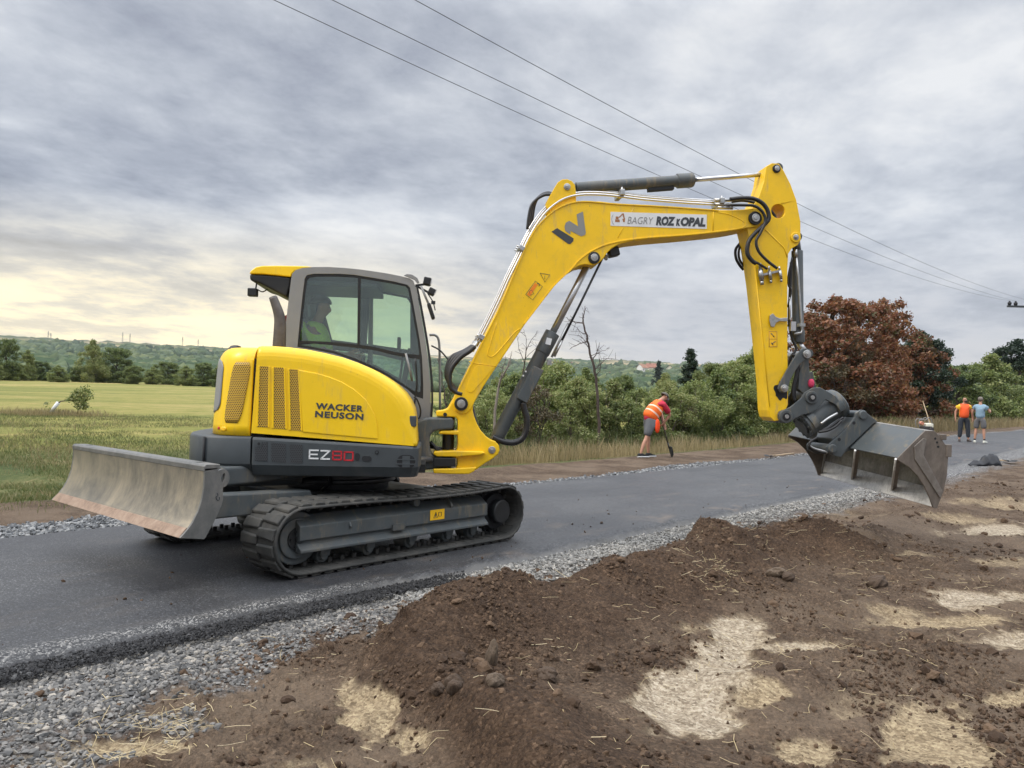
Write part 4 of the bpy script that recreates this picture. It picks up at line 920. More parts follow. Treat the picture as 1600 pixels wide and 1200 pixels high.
rh = upart(MB().loft(rings, smooth=True), 'rear_hood', M['yellow'], recalc=True)
for p in rh.data.polygons:
    if p.center.x > -.58 or abs(p.normal.z) > .9: p.use_smooth = False
mb = MB(); mb.box((-.53, -.52, 1.30), (.13, 1.05, .62)); upart(mb, 'seam_filler', M['dark'], parent=rh)
def patch(s0, s1, z0, z1, off, name, mat, top_s=(0, 0), corner=.25, n=16, m=16, lean=0.0):
    V = []; F = []
    for j in range(m+1):
        tz = j/m; cz = min(tz, 1-tz)/corner; cut = (1-math.sqrt(max(0, 1-(1-min(cz, 1))**2)))*corner*.6
        for i in range(n+1):
            ts = cut+(1-2*cut)*i/n; s_ = s0+(s1-s0)*ts+lean*(tz-.5); V.append(rear_pt(s_, z0+(z1-z0)*tz, off))
    for j in range(m):
        for i in range(n): a = j*(n+1)+i; F.append((a, a+1, a+n+2, a+n+1))
    mb = MB(); mb.add(V, F, True); o = upart(mb, name, mat, parent=rh)
    sm = o.modifiers.new('solid', 'SOLIDIFY'); sm.thickness = .004; sm.offset = 0; return o
patch(.030, .118, 1.10, 1.58, .004, 'vent_grille', M['perf_y'], lean=-.035); patch(.882, .970, 1.10, 1.58, .004, 'vent_grille', M['perf_y'], lean=.035)
patch(.172, .828, 1.17, 1.61, .006, 'rear_panel', M['cab_grey'], corner=.2, n=40)
a = rear_pt(.13, 1.05, .003)
patch(.165, .180, 1.04, 1.062, .003, 'warning_sticker', M['decal_red'], n=3, m=3); patch(.115, .155, 1.03, 1.065, .003, 'warning_sticker', M['sticker'], n=3, m=3)
# dark cap on the rear hood
mb = MB(); cpt = UP(366, 540, -.55); mb.loft([[(cpt[0]+.055*k*math.cos(t), -.5+.10*k*math.sin(t), z) for t in np.linspace(0, 2*math.pi, 20, endpoint=False)] for z, k in ((1.66, 1.0), (1.715, .95), (1.735, .7), (1.742, .3))])
upart(mb, 'air_intake_cap', M['black'])
# ---------------- exhaust
ep = [UP(x, y, -.30) for x, y in [(436, 545), (437.5, 515), (437, 497), (433, 482), (426.5, 464.5)]]
mb = MB(); mb.tube([(u, -.30, z) for u, z in smooth_path(ep, 6)], [.058-.022*(i/24)**1.3 for i in range(25)], 18)
ex_ = upart(mb, 'exhaust_pipe', M_simple('burnt_exhaust_steel', (.10, .09, .085), .5, .4, .3, 14)); 
t0 = Vector((ep[-1][0], -.30, ep[-1][1])); dd = (t0-Vector((ep[-2][0], -.30, ep[-2][1]))).normalized()
mb = MB(); mb.cyl(t0-dd*.01, t0+dd*.004, .034, 18); upart(mb, 'pipe_mouth', M['dark'], parent=ex_)
# ---------------- cab
VC0, VC1 = .10, 1.05
co = ZP([(450, 520), (470, 330), (489, 175), (494, 150), (512, 132), (545, 122), (600, 117), (680, 117), (760, 122), (830, 129), (900, 139), (970, 150), (1030, 162), (1075, 174), (1092, 186), (1101, 210), (1118, 290), (1138, 400), (1155, 500), (1166, 580), (1176, 700), (1177, 790)], 3.157, 300, 380, VC0)
zb_ = .95; co2 = [(co[0][0]-.01, zb_)]+co+[(co[-1][0]-.01, zb_)]
gl = ZP([(520, 512), (530, 400), (546, 250), (556, 175), (566, 158), (600, 151), (720, 151), (800, 156), (900, 172), (1000, 190), (1062, 205), (1076, 220), (1090, 290), (1108, 390), (1124, 480), (1135, 570), (1141, 700), (1140, 768), (1100, 755), (1060, 720), (960, 655), (880, 615), (800, 580), (700, 545), (600, 525)], 3.157, 300, 380, VC0)
gl_in = ZP([(530, 480), (540, 400), (556, 260), (566, 185), (575, 170), (610, 163), (720, 163), (800, 168), (900, 183), (1000, 201), (1052, 212), (1065, 225), (1079, 295), (1097, 395), (1113, 485), (1121, 550), (1060, 545), (1000, 535), (900, 510), (830, 500), (700, 487), (600, 482)], 3.157, 300, 380, VC0)
gl_low = ZP([(530, 500), (600, 495), (700, 503), (830, 518), (900, 528), (1000, 553), (1060, 563), (1122, 572), (1127, 620), (1128, 700), (1125, 735), (1095, 728), (1050, 700), (960, 640), (880, 600), (800, 566), (700, 532), (600, 512)], 3.157, 300, 380, VC0)
cab = upart(MB().prism(co2, VC0, VC0+.045, holes=[gl]), 'cab', M['cab_grey'], bevel=.008, seg=3)
upart(MB().prism(co2, VC1-.045, VC1, holes=[gl]), 'cab_side_frame', M['cab_grey'], bevel=.008, seg=3, parent=cab)
for v0, v1 in ((VC0+.008, VC0+.03), (VC1-.03, VC1-.008)):
    upart(MB().prism(gl, v0, v1, holes=[gl_in, gl_low]), 'window_seal', M['black'], parent=cab, bevel=.003)
    upart(MB().prism(gl_in, (v0+v1)/2-.002, (v0+v1)/2+.002), 'side_window', M['glass'], parent=cab); upart(MB().prism(gl_low, (v0+v1)/2-.002, (v0+v1)/2+.002), 'lower_window', M['glass'], parent=cab)
# sliding window mullion, catch
mu = ZP([(818, 168), (832, 170), (828, 500), (815, 498)], 3.157, 300, 380, VC0)
upart(MB().prism(mu, VC0+.004, VC0+.026), 'window_mullion', M['black'], parent=cab)
mu2 = ZP([(835, 168), (858, 172), (855, 590), (828, 580)], 3.157, 300, 380, VC0); upart(MB().prism(mu2, VC1-.06, VC1-.01), 'door_pillar', M['cab_grey'], parent=cab, bevel=.01)
# roof, rear wall and windscreen follow the side outline
def ribbon(pts, v0, v1, th, name, mat, **k):
    n = len(pts); inn = []
    for i in range(n):
        a = Vector(pts[max(i-1, 0)]); b = Vector(pts[min(i+1, n-1)]); t = (b-a).normalized(); inn.append((pts[i][0]+t.y*th, pts[i][1]-t.x*th))
    mb = MB(); mb.loft([[(u, v, z) for u, z in pts+inn[::-1]] for v in (v0, v1)], smooth=False); return upart(mb, name, mat, **k)
e_ = .0445
ribbon(co[3:16], VC0+e_, VC1-e_, .07, 'cab_roof', M['cab_grey'], parent=cab)
ribbon([(u+.012, z) for u, z in (co2[0], co2[1])], VC0+e_, VC1-e_, .05, 'rear_wall', M['cab_grey'], parent=cab)
rw = [co[0], co[1], co[2]]; ribbon([(u+.014, z) for u, z in rw], VC0+.09, VC1-.09, .012, 'rear_window', M['glass'], parent=cab)
for v in (VC0+e_, VC1-.09): ribbon([(u+.004, z) for u, z in co[0:4]], v, v+.046, .05, 'rear_pillar', M['cab_grey'], parent=cab)
ws = [(u+.004, z) for u, z in co[15:]]+[(co[-1][0]-.004, zb_+.12)]
ribbon(ws, VC0+.055, VC1-.055, .008, 'windscreen', M['glass'], parent=cab)
for v in (VC0+.002, VC1-.058): ribbon([(u+.022, z) for u, z in ws], v, v+.056, .02, 'windscreen_edge', M['black'], parent=cab)
ribbon([(u+.01, z) for u, z in ws[-2:]]+[(ws[-1][0]+.01, zb_)], VC0+.01, VC1-.01, .03, 'front_sill', M['cab_grey'], parent=cab)
def far_px(l): return UPL(l, VC1-.052)
upart(MB().prism(gl, VC1-.054, VC1-.046, holes=[far_px([(511, 464), (559, 459), (559, 536), (519, 531), (506.5, 485)]), far_px([(579, 457), (634, 463.5), (641, 474), (641, 547), (573, 537)]), far_px([(512, 545), (560, 547), (640, 560), (650, 596), (622, 590), (590, 572), (545, 556)])]), 'door_inner_trim', M['black'], parent=cab)
# visor / air unit at the rear of the roof
vy = ZP([(281, 150), (290, 135), (312, 118), (345, 111), (420, 110), (560, 112), (592, 117), (540, 128), (505, 138), (492, 152), (487, 166), (420, 158), (350, 152)], 3.157, 300, 380, VC0+.02)
vb = ZP([(281, 151), (350, 153), (420, 159), (487, 167), (480, 215), (463, 266), (400, 232), (330, 196), (300, 187), (283, 180)], 3.157, 300, 380, VC0+.02)
upart(MB().prism(vy, VC0+.02, VC1-.02), 'roof_visor', M['yellow'], bevel=.02, seg=4); upart(MB().prism(vb, VC0+.035, VC1-.035), 'visor_base', M['black'], bevel=.02, seg=4)
bp = UP(393.5, 457, VC0+.12); mb = MB(); mb.box((bp[0]+.01, VC0+.12, bp[1]), (.085, .085, .075)); mb.bar((bp[0]+.03, VC0+.12, bp[1]), (bp[0]+.045, VC0+.12, bp[1]+.11), .015, .015)
rl = upart(mb, 'rear_work_light', M['black'], bevel=.012, seg=3)
mb = MB(); mb.tube([(u, VC0+.14, z) for u, z in smooth_path([UP(402, 452, VC0+.14), UP(410, 456, VC0+.14), UP(418, 452, VC0+.14)], 4)], .006, 6); upart(mb, 'lamp_cable', M['black'], parent=rl)
# front work lights, mirror, brackets
for (x, y, s, ty) in ((667.5, 440, .062, 10), (674.5, 456, .055, 25)):
    for v in (VC0+.02,):
        p = UP(x, y, v); mb = MB(); mb.box((p[0], v, p[1]), (s*1.15, .10, s*1.2), Matrix.Rotation(rad(ty), 3, 'Y'))
        wl = upart(mb, 'work_light', M['black'], bevel=.010, seg=3)
        mb = MB(); mb.box((p[0]+s*.6, v, p[1]-.004), (.008, .085, s*.95), Matrix.Rotation(rad(ty), 3, 'Y')); upart(mb, 'lamp_lens', M['chrome'], parent=wl)
        mb = MB(); q = UP(654, 444, v); mb.bar((q[0]-.03, v+.03, q[1]-.01), (p[0], v+.02, p[1]-.02), .012, .02); upart(mb, 'lamp_arm', M['black'], parent=wl)
gb = ZP([(1045, 160), (1060, 152), (1085, 155), (1112, 172), (1122, 195), (1112, 200), (1098, 182), (1070, 170)], 3.157, 300, 380, VC0)
mb = MB(); mb.prism(gb, VC0-.012, VC0+.012); upart(mb, 'roof_bracket', M['cab_grey'], bevel=.003)
mp_ = [UP(x, y, VC0-.02) for x, y in [(658, 447), (664, 462), (671, 478), (675, 499)]]
mb = MB(); mb.tube([(u, VC0-.02, z) for u, z in mp_[:3]], .011, 8); mr = upart(mb, 'mirror_arm', M['cab_grey'])
c0 = Vector((mp_[2][0]-.01, VC0-.04, mp_[2][1]+.02)); c1 = Vector((mp_[3][0]+.015, VC0-.04, mp_[3][1]-.0)); mb = MB(); mb.bar(c0, c1, .13, .035, up=(1, 0, .3)); upart(mb, 'mirror', M['black'], parent=mr, bevel=.014, seg=3)
mb = MB(); q = [UP(x, y, VC0) for x, y in [(668, 458), (677, 472), (680, 485)]]; mb.tube([(u, VC0, z) for u, z in q], .006, 6); mb.box((q[1][0], VC0, q[1][1]-.005), (.04, .04, .03)); upart(mb, 'camera_arm', M['black'], parent=mr)
# handrail in front of the cab
hr = [UP(x, y, VC0+.35) for x, y in [(671, 523.5), (680, 524), (685.5, 532), (687, 560), (687.5, 645)]]
mb = MB(); mb.tube([(u, VC0+.35, z) for u, z in smooth_path(hr, 5)], .0125, 10); upart(mb, 'handrail', M['cab_grey'])
mb = MB(); q = [UP(x, y, VC0-.02) for x, y in [(672, 500), (680, 545), (705, 560), (708, 575)]]; q2 = [UP(x, y, VC0+.3) for x, y in [(674, 540), (688, 548), (702, 564)]]
mb.tube([(u, VC0+.3, z) for u, z in smooth_path(q2, 5)], .008, 8); upart(mb, 'wiper_cable', M['black'])
# front inside: hoses by the cab corner, lower cab front skin
q = [UP(x, y, VC0-.03) for x, y in [(649, 560), (651, 600), (647, 635), (643, 655)]]
mb = MB(); mb.tube([(u, VC0-.03, z) for u, z in smooth_path(q, 5)], .008, 8)
q = [UP(x, y, VC0-.12) for x, y in [(646, 652), (655, 653), (657, 640), (652, 625), (647, 620)]]; mb.tube([(u, VC0-.12, z) for u, z in smooth_path(q, 5)], .008, 8); upart(mb, 'cable', M['black'])
q = [UP(x, y, VC0-.01) for x, y in [(634, 552), (640, 575), (644, 595)]]; mb = MB(); mb.tube([(u, VC0-.012, z) for u, z in q], .011, 8); upart(mb, 'grab_handle', M['cab_grey'])
# interior
mb = MB(); mb.box((.05, .58, 1.13), (1.15, .85, .06)); upart(mb, 'cab_floor', M['black'])
su = UP(500, 500, .55)[0]
mb = MB(); mb.box((su+.10, .56, 1.42), (.50, .50, .14)); mb.box((su-.16, .56, 2.17), (.10, .28, .18), Matrix.Rotation(rad(-8), 3, 'Y')); mb.box((su+.06, .56, 1.25), (.4, .4, .22))
upart(mb, 'driver_seat', M['black'], bevel=.04, seg=3)
for s in (-1, 1):
    mb = MB(); mb.box((su+.28, .56+s*.32, 1.50), (.42, .11, .14)); mb.tube([(su+.44, .56+s*.32, 1.56), (su+.47, .56+s*.30, 1.72)], [.014, .022], 10); upart(mb, 'arm_console', M['black'], bevel=.015)
mu_ = UP(640, 560, .4)[0]
mb = MB(); mb.box((mu_-.02, .25, 1.62), (.05, .12, .38), Matrix.Rotation(rad(10), 3, 'Y')); mb.tube([(mu_-.12, .35, 1.2), (mu_-.06, .3, 1.75)], .012, 8); mb.box((mu_-.1, .22, 1.85), (.03, .16, .12)); upart(mb, 'display_screen', M['black'], bevel=.01)
mb = MB()
for v in (.45, .65): mb.tube([(mu_-.22, v, 1.16), (mu_-.30, v, 1.48)], .012, 8); mb.box((mu_-.2, v, 1.2), (.12, .09, .02), Matrix.Rotation(rad(-25), 3, 'Y'))
upart(mb, 'drive_pedal', M['black'])
mb = MB(); mb.box((su+.12, .575, 2.40), (.95, .84, .05)); upart(mb, 'roof_lining', M['charcoal'], bevel=.01)
mb = MB(); mb.box((su-.22, .56, 1.78), (.13, .50, .66), Matrix.Rotation(rad(-8), 3, 'Y')); upart(mb, 'seat_back', M_simple('dull_red_seat_cover', (.20, .035, .03), .8), bevel=.04, seg=3)
# ---------------- swing bracket (grey) and boom bracket (yellow)
VB = -.12
sw = [UP(x/4.617+620, y/4.617+500, VB-.10) for x, y in [(120, 770), (150, 735), (190, 712), (235, 704), (405, 704), (414, 740), (405, 788), (300, 795), (262, 805), (240, 835), (236, 900), (245, 960), (275, 990), (380, 1000), (402, 1030), (395, 1060), (330, 1066), (200, 1080), (160, 1095), (120, 1095)]]
upart(MB().prism(sw, VB-.14, VB+.14), 'swing_frame', M['grey_paint'], bevel=.02, seg=3)
mb = MB(); k0 = UP(700, 700, VB); mb.cyl((k0[0], VB, .74), (k0[0], VB, 1.16), .055, 24); upart(mb, 'swing_pin', M['black'], bevel=.004)
mb = MB()
for i, dv in enumerate((-.06, .0, .05)):
    a, b = UP(672, 690+i*4, VB+dv), UP(720, 700+i*3, VB+dv); c_ = UP(695, 712-i*5, VB+dv)
    mb.tube([(u, VB+dv, z) for u, z in smooth_path([a, c_, b], 5)], .016, 8)
upart(mb, 'hydraulic_hose', M['hose'])
mb = MB(); a, b = UP(648, 716, -.45), UP(674, 717, -.2); mb.cyl((a[0]-.2, -.5, a[1]+.0), (b[0], VB-.16, b[1]), .024, 16); upart(mb, 'swing_cylinder_rod', M['chrome'])
mb = MB(); mb.cyl((a[0]-.6, -.55, a[1]), (a[0]-.15, -.49, a[1]), .05, 16); mb.box((b[0]+.12, VB-.15, b[1]-.02), (.2, .07, .08)); upart(mb, 'swing_cylinder', M['black'], bevel=.006)
def z4(pts, v): return [UP(x/4.617+620, y/4.617+500, v) for x, y in pts]
yb = z4([(285, 655), (335, 650), (368, 638), (395, 590), (412, 560), (520, 560), (552, 612), (548, 650), (560, 700), (580, 750), (605, 795), (640, 835), (675, 862), (712, 875), (738, 905), (743, 940), (730, 970), (690, 1003), (640, 1032), (600, 1060), (575, 1082), (430, 1090), (428, 1062), (436, 1040), (434, 1000), (412, 992), (380, 985), (345, 980), (345, 955), (400, 950), (435, 935), (441, 900), (440, 830), (300, 822), (312, 799), (440, 797), (441, 720), (425, 702), (285, 695)], VB-.13)
bb = upart(MB().prism(yb, VB-.13, VB+.13), 'boom_bracket', M['yellow2'], bevel=.012, seg=3)
for poly, w in (([(262, 968), (270, 950), (400, 944), (620, 950), (640, 962), (600, 975), (430, 988), (290, 985)], .19), ([(262, 1075), (400, 1072), (575, 1062), (560, 1092), (520, 1112), (400, 1112), (265, 1106)], .20)):
    upart(MB().prism(z4(poly, VB-w), VB-w, VB+w), 'bracket_plate', M['yellow2'], bevel=.010, seg=3, parent=bb)
def pin(u, z, v0, v1, r, name='pivot_pin', nut=True, parent=None, ring=True):
    """a boss with a darker collar and a bolted steel end plate"""
    mb = MB(); mb.cyl((u, v0-.012, z), (u, v1+.012, z), r, 28); o = upart(mb, name, M['steel'] if not ring else M['black'], bevel=.004, parent=parent)
    if nut:
        m2 = MB(); m2.cyl((u, v0-.024, z), (u, v0-.010, z), r*.62, 24); m2.cyl((u, v0-.030, z), (u, v0-.02, z), r*.36, 6)
        upart(m2, 'pin_cap', M['steel'], bevel=.003, parent=o)
    return o
fp = UP(720.5, 631, VB-.16); pin(fp[0], fp[1], VB-.165, VB+.165, .062)
lp = z4([(686, 937)], VB-.13)[0]; pin(lp[0], lp[1], VB-.13, VB+.13, .034, ring=False)
a = z4([(348, 682)], VB-.13)[0]; mb = MB(); mb.cyl((a[0], VB-.135, a[1]), (a[0], VB-.1, a[1]), .018, 16); upart(mb, 'bolt', M['dark'], parent=bb)
# ---------------- boom
VN = VB-.145; VF = VB+.145
low = [(741.7, 628), (756, 603), (773, 577), (796, 543), (820, 507), (843, 477), (866.7, 446.7), (880, 432), (893, 421.7), (905, 415), (914, 413), (924, 414.5), (934, 412.5), (942, 405), (948, 396), (956, 388), (966.7, 381.7), (985, 377.2), (1016, 373.5), (1060, 370), (1112, 365), (1140, 361.5), (1156.6, 358.6), (1168, 356), (1182, 354.5), (1192, 349), (1196, 340), (1193, 331), (1185, 326), (1174, 325.5)]
upp = [(1164.5, 326.6), (1145, 328), (1122.5, 328), (1083, 324.5), (1040, 322), (991, 320.6), (965, 318), (938, 314.5), (912.5, 314), (897, 315.5), (884, 319), (871, 325), (858, 334), (846, 345), (833, 362), (822, 383), (812, 405), (796, 442), (780, 480), (763, 513), (746.7, 546.7), (731, 577), (716.7, 606.7), (709, 622), (707.5, 632), (711, 642), (719, 647), (729, 646), (736, 639)]
bo = upart(MB().prism(UPL(low+upp, VN), VN, VF), 'boom', M['yellow2'], bevel=.008, seg=3)
# weld lips: the top and bottom plates stand slightly proud of the side plates
def edge_strip(pts, v, w, th, name, parent, mat):
    P = UPL(smooth_path(pts, 4), v); n = len(P); out = []
    for i in range(n):
        a = Vector(P[max(i-1, 0)]); b = Vector(P[min(i+1, n-1)]); t = (b-a).normalized(); out.append((P[i][0]-t.y*th, P[i][1]+t.x*th))
    mb = MB(); mb.loft([[(u, vv, z) for u, z in P+out[::-1]] for vv in (v-w, v+.01)], smooth=False); return upart(mb, name, mat, parent=parent, bevel=.002)
edge_strip([(820, 507), (843, 477), (866.7, 446.7), (893, 421.7), (905, 408), (922, 395), (945, 384), (975, 377), (1016, 372), (1060, 369), (1112, 364), (1150, 359)], VN, .008, .012, 'weld_seam', bo, M['yellow2'])
edge_strip([(716.7, 606.7), (746.7, 546.7), (780, 480), (812, 405), (833, 362), (858, 334), (884, 319), (912.5, 314), (965, 318), (1040, 322), (1122.5, 328)], VN, .008, -.012, 'weld_seam', bo, M['yellow2'])
# pressed reinforcement plates near the foot and tip
ft_ = [UP(x/4.617+620, y/4.617+500, VN) for x, y in [(745, 35), (760, 20), (780, 0), (965, 0), (905, 60), (870, 90), (700, 255), (672, 268), (655, 255), (655, 235)]]
def rim(pts, v, r, name, parent, mat, closed=True):
    P = [(u, v, z) for u, z in (pts+[pts[0]] if closed else pts)]; mb = MB(); mb.tube(P, r, 6, cap=not closed); return upart(mb, name, mat, parent=parent)
rp = [UP(x/4.617+620, y/4.617+500, VN) for x, y in [(720, 20), (690, 120), (660, 220), (655, 250), (680, 265), (715, 245), (790, 160), (850, 90), (890, 62)]]
rim(smooth_path(rp, 4), VN, .0045, 'weld_seam', bo, M['yellow2'], False)
rp2 = [UP(x/4.617+620, y/4.617+500, VN) for x, y in [(560, 345), (535, 400), (505, 480), (510, 515), (545, 520), (590, 470), (690, 355), (690, 340), (600, 325)]]
upart(MB().prism(smooth_path(rp2+[rp2[0]], 4)[:-1], VN-.004, VN+.01), 'reinforcement_plate', M['yellow2'], parent=bo, bevel=.004, seg=2)
rim([UP(x/4.617+620, y/4.617+500, VN) for x, y in [(520, 300), (560, 312), (640, 322), (722, 335)]], VN, .004, 'weld_seam', bo, M['yellow2'], False)
def z6(pts, v): return [UP(x/3.81+860, y/3.81+230, v) for x, y in pts]
rp3 = z6([(985, 385), (1060, 400), (1130, 430), (1160, 455), (1150, 475), (1100, 488), (1030, 500), (985, 500)], VN); rim(smooth_path(rp3, 4), VN, .004, 'weld_seam', bo, M['yellow2'], False)
rim(z6([(970, 370), (968, 500)], VN), VN, .004, 'weld_seam', bo, M['yellow2'], False); rim(z6([(505, 340), (440, 470), (400, 540)], VN), VN, .003, 'weld_seam', bo, M['yellow2'], False)
# ears for the arm cylinder on top
ear = [UP(x, y, VN+.03) for x, y in [(853, 322), (858, 308), (866.5, 293), (872, 284), (879, 279.5), (887, 279), (894, 282), (899, 288), (900, 296), (901, 316), (880, 324), (862, 334)]]
for v0 in (VB-.10, VB+.07): upart(MB().prism(ear, v0, v0+.03), 'cylinder_ear', M['yellow2'], bevel=.004, parent=bo)
ep_ = UP(886, 292, VB-.10); pin(ep_[0], ep_[1], VB-.10, VB+.10, .032, ring=False)
tp = UP(1180.5, 340.5, VN-.02); pin(tp[0], tp[1], VN-.01, VF+.01, .064)
cp = UP(928, 403, VN); pin(cp[0], cp[1], VN-.005, VF+.005, .056)
# lettering and logo
st = z6([(358, 385), (930, 402), (930, 487), (358, 468)], VN); upart(MB().prism([st[0], st[1], st[2], st[3]], VN-.003, VN+.004), 'name_sticker', M['decal_white'], parent=bo, bevel=.0, label='white name sticker')
a = z6([(458, 456)], VN)[0]; b = z6([(612, 460)], VN)[0]; a2 = z6([(627, 461)], VN)[0]; b2 = z6([(922, 470)], VN)[0]
for body, p, q, mt, bd in (('BAGRY', a, b, M['decal_grey'], -.001), ):
    text_mesh('name_lettering', body, .098, mt, bo, (p[0], VN-.0045, p[1]), (q[0]-p[0], 0, q[1]-p[1]), (0, 0, 1), .002, bd, .22, width=math.hypot(q[0]-p[0], q[1]-p[1]))
# ROZkOPAL: the k is a small capital
tot = math.hypot(b2[0]-a2[0], b2[1]-a2[1]); dx = ((b2[0]-a2[0])/tot, (b2[1]-a2[1])/tot)
for body, s0, s1, sz in (('ROZ', 0, .395, .105), ('K', .405, .495, .08), ('OPAL', .498, 1.0, .105)):
    text_mesh('name_lettering', body, sz, M['decal_dark'], bo, (a2[0]+dx[0]*tot*s0, VN-.0045, a2[1]+dx[1]*tot*s0), (dx[0], 0, dx[1]), (0, 0, 1), .002, .0065, .2, width=tot*(s1-s0))
# little digger emblem
eg = MB()
for l in ([(385, 430), (385, 445), (412, 447), (412, 432)], [(388, 412), (388, 428), (405, 430), (405, 414)], [(405, 418), (412, 420), (432, 400), (428, 394)], [(428, 396), (436, 394), (442, 425), (436, 427)], [(428, 427), (444, 424), (442, 447), (432, 445)]):
    eg.prism(z6(l, VN), VN-.0045, VN)
upart(eg, 'emblem', M['decal_brown'], parent=bo)
rim(z6([(374, 400), (366, 415), (364, 432), (370, 452), (378, 462)], VN), VN-.003, .002, 'emblem_ring', bo, M['decal_grey'], False)
wl = z6([(6, 503), (40, 482), (138, 543), (136, 560), (118, 577), (105, 575)], VN); upart(MB().prism(wl, VN-.003, VN+.004), 'brand_emblem', M['decal_dark'], parent=bo)
wr = z6([(84, 470), (92, 450), (112, 438), (165, 472), (156, 400), (193, 383), (210, 508), (206, 522), (184, 531), (120, 498), (118, 520), (88, 498)], VN)
upart(MB().prism(wr, VN-.003, VN+.004), 'brand_emblem', M['decal_grey'], parent=bo)
def z5(pts, v): return [UP(x/3+680, y/3+240, v) for x, y in pts]
rim(z5([(424, 660), (470, 597), (503, 623), (457, 686)], VN), VN-.001, .0022, 'warning_outline', bo, M['decal_dark']); rim(z5([(492, 560), (537, 568), (514, 602)], VN), VN-.001, .0025, 'warning_triangle', bo, M['decal_dark'])
rim(z5([(440, 645), (452, 640), (462, 655), (446, 665)], VN), VN-.001, .002, 'warning_symbol', bo, M['decal_dark']); rim(z5([(478, 608), (490, 612), (486, 622)], VN), VN-.001, .004, 'warning_symbol', bo, M['decal_dark'], False); rim(z5([(513, 572), (514, 590)], VN), VN-.001, .002, 'warning_symbol', bo, M['decal_dark'], False)
upart(MB().prism(z5([(430, 660), (468, 606), (480, 615), (443, 670)], VN), VN-.002, VN+.003), 'warning_sticker', M['decal_orange'], parent=bo)
# boom work light
a = UP(957.5, 395, VB); mb = MB(); mb.box((a[0], VB-.02, a[1]), (.10, .11, .085), Matrix.Rotation(rad(-15), 3, 'Y')); wl_ = upart(mb, 'work_light', M['black'], bevel=.012, seg=3)
mb = MB(); c_ = UP(946, 402, VB); mb.bar((c_[0], VB, c_[1]), (a[0], VB, a[1]), .04, .03); mb.cyl((c_[0]-.02, VB-.06, c_[1]+.0), (c_[0]+.02, VB+.06, c_[1]), .02, 10); upart(mb, 'lamp_bracket', M['steel'], parent=wl_)
# ---------------- cylinders
def P3(px, py, v): u, z = UP(px, py, v); return Vector((u, v, z))
# boom cylinder
vb_ = VB
A_ = P3(775, 686, vb_); B_ = P3(863.5, 520, vb_); C_ = P3(918, 414, vb_); ax = (B_-A_).normalized(); A0 = P3(768.5, 703, vb_)
mb = MB(); mb.tube([A_-ax*.05, A_+ax*.02, A_+ax*.06, B_-ax*.22, B_-ax*.215, B_], [.050, .056, .066, .066, .072, .072], 28)
bc = upart(mb, 'boom_cylinder', M['grey_paint'], bevel=.004)
mb = MB(); mb.cyl(B_-ax*.02, C_+ax*.03, .033, 20); upart(mb, 'cylinder_rod', M['chrome'], parent=bc)
mb = MB(); mb.cyl(A0+Vector((0, -.06, 0)), A0+Vector((0, .06, 0)), .055, 20); mb.cyl(A0, A_, .045, 16); cc_ = P3(927, 403, vb_); mb.cyl(cc_+Vector((0, -.05, 0)), cc_+Vector((0, .05, 0)), .05, 20); mb.cyl(C_, cc_, .036, 16); upart(mb, 'cylinder_eye', M['grey_paint'], parent=bc)
gp_ = [UP(x/4.617+620, y/4.617+500, vb_-.09) for x, y in [(985, 328), (1062, 362), (938, 602), (865, 562)]]
upart(MB().prism(gp_, vb_-.09, vb_+.03), 'cylinder_guard', M['grey_paint'], bevel=.008, parent=bc)
mb = MB(); 
for x, y in ((930, 371), (912, 402)): p = P3(x/4.617+620, y/4.617+500, vb_-.072); mb.cyl(p, p+Vector((0, -.012, 0)), .008, 10)
upart(mb, 'bolt', M['decal_white'], parent=bc)
mb = MB(); q0, q1 = P3(848, 540, vb_-.07), P3(858, 548, vb_-.07); 
sp4 = [UP(x/3+680, y/3+240, vb_-.074) for x, y in [(524, 862), (548, 868), (540, 898), (516, 892)]]; upart(MB().prism(sp4, vb_-.0745, vb_-.06), 'type_plate', M['decal_white'], parent=bc)
mb = MB(); a, b, c_ = P3(944, 398, vb_-.05), P3(905, 478, vb_-.05), P3(878, 532, vb_-.05); mb.tube([a, b, c_], .011, 8); upart(mb, 'hydraulic_hose', M['hose'])
mb = MB(); mb.tube([c_, P3(866, 557, vb_-.05)], .013, 10); mb.tube([P3(888, 505, vb_-.05), P3(862, 558, vb_-.05)], .011, 10); mb.box(P3(858, 566, vb_-.04), (.04, .05, .05)); upart(mb, 'steel_pipe', M['steel'])
mb = MB(); hp = [UP(x/4.617+620, y/4.617+500, vb_-.06) for x, y in [(690, 845), (740, 868), (790, 882), (850, 884), (905, 855), (935, 790), (937, 710), (918, 640), (912, 600)]]
Pq = smooth_path(hp, 8); mb.tube([(u, vb_-.06, z) for u, z in Pq], [.027+(.003 if i % 2 else -.001) for i in range(len(Pq))], 12); upart(mb, 'hose_sleeve', M['hose'])
mb = MB(); q = [P3(737, 632, VB+.0), P3(745, 665, VB+.0), P3(748, 690, VB)]; mb.tube(q, .014, 8); upart(mb, 'hydraulic_hose', M['hose'])
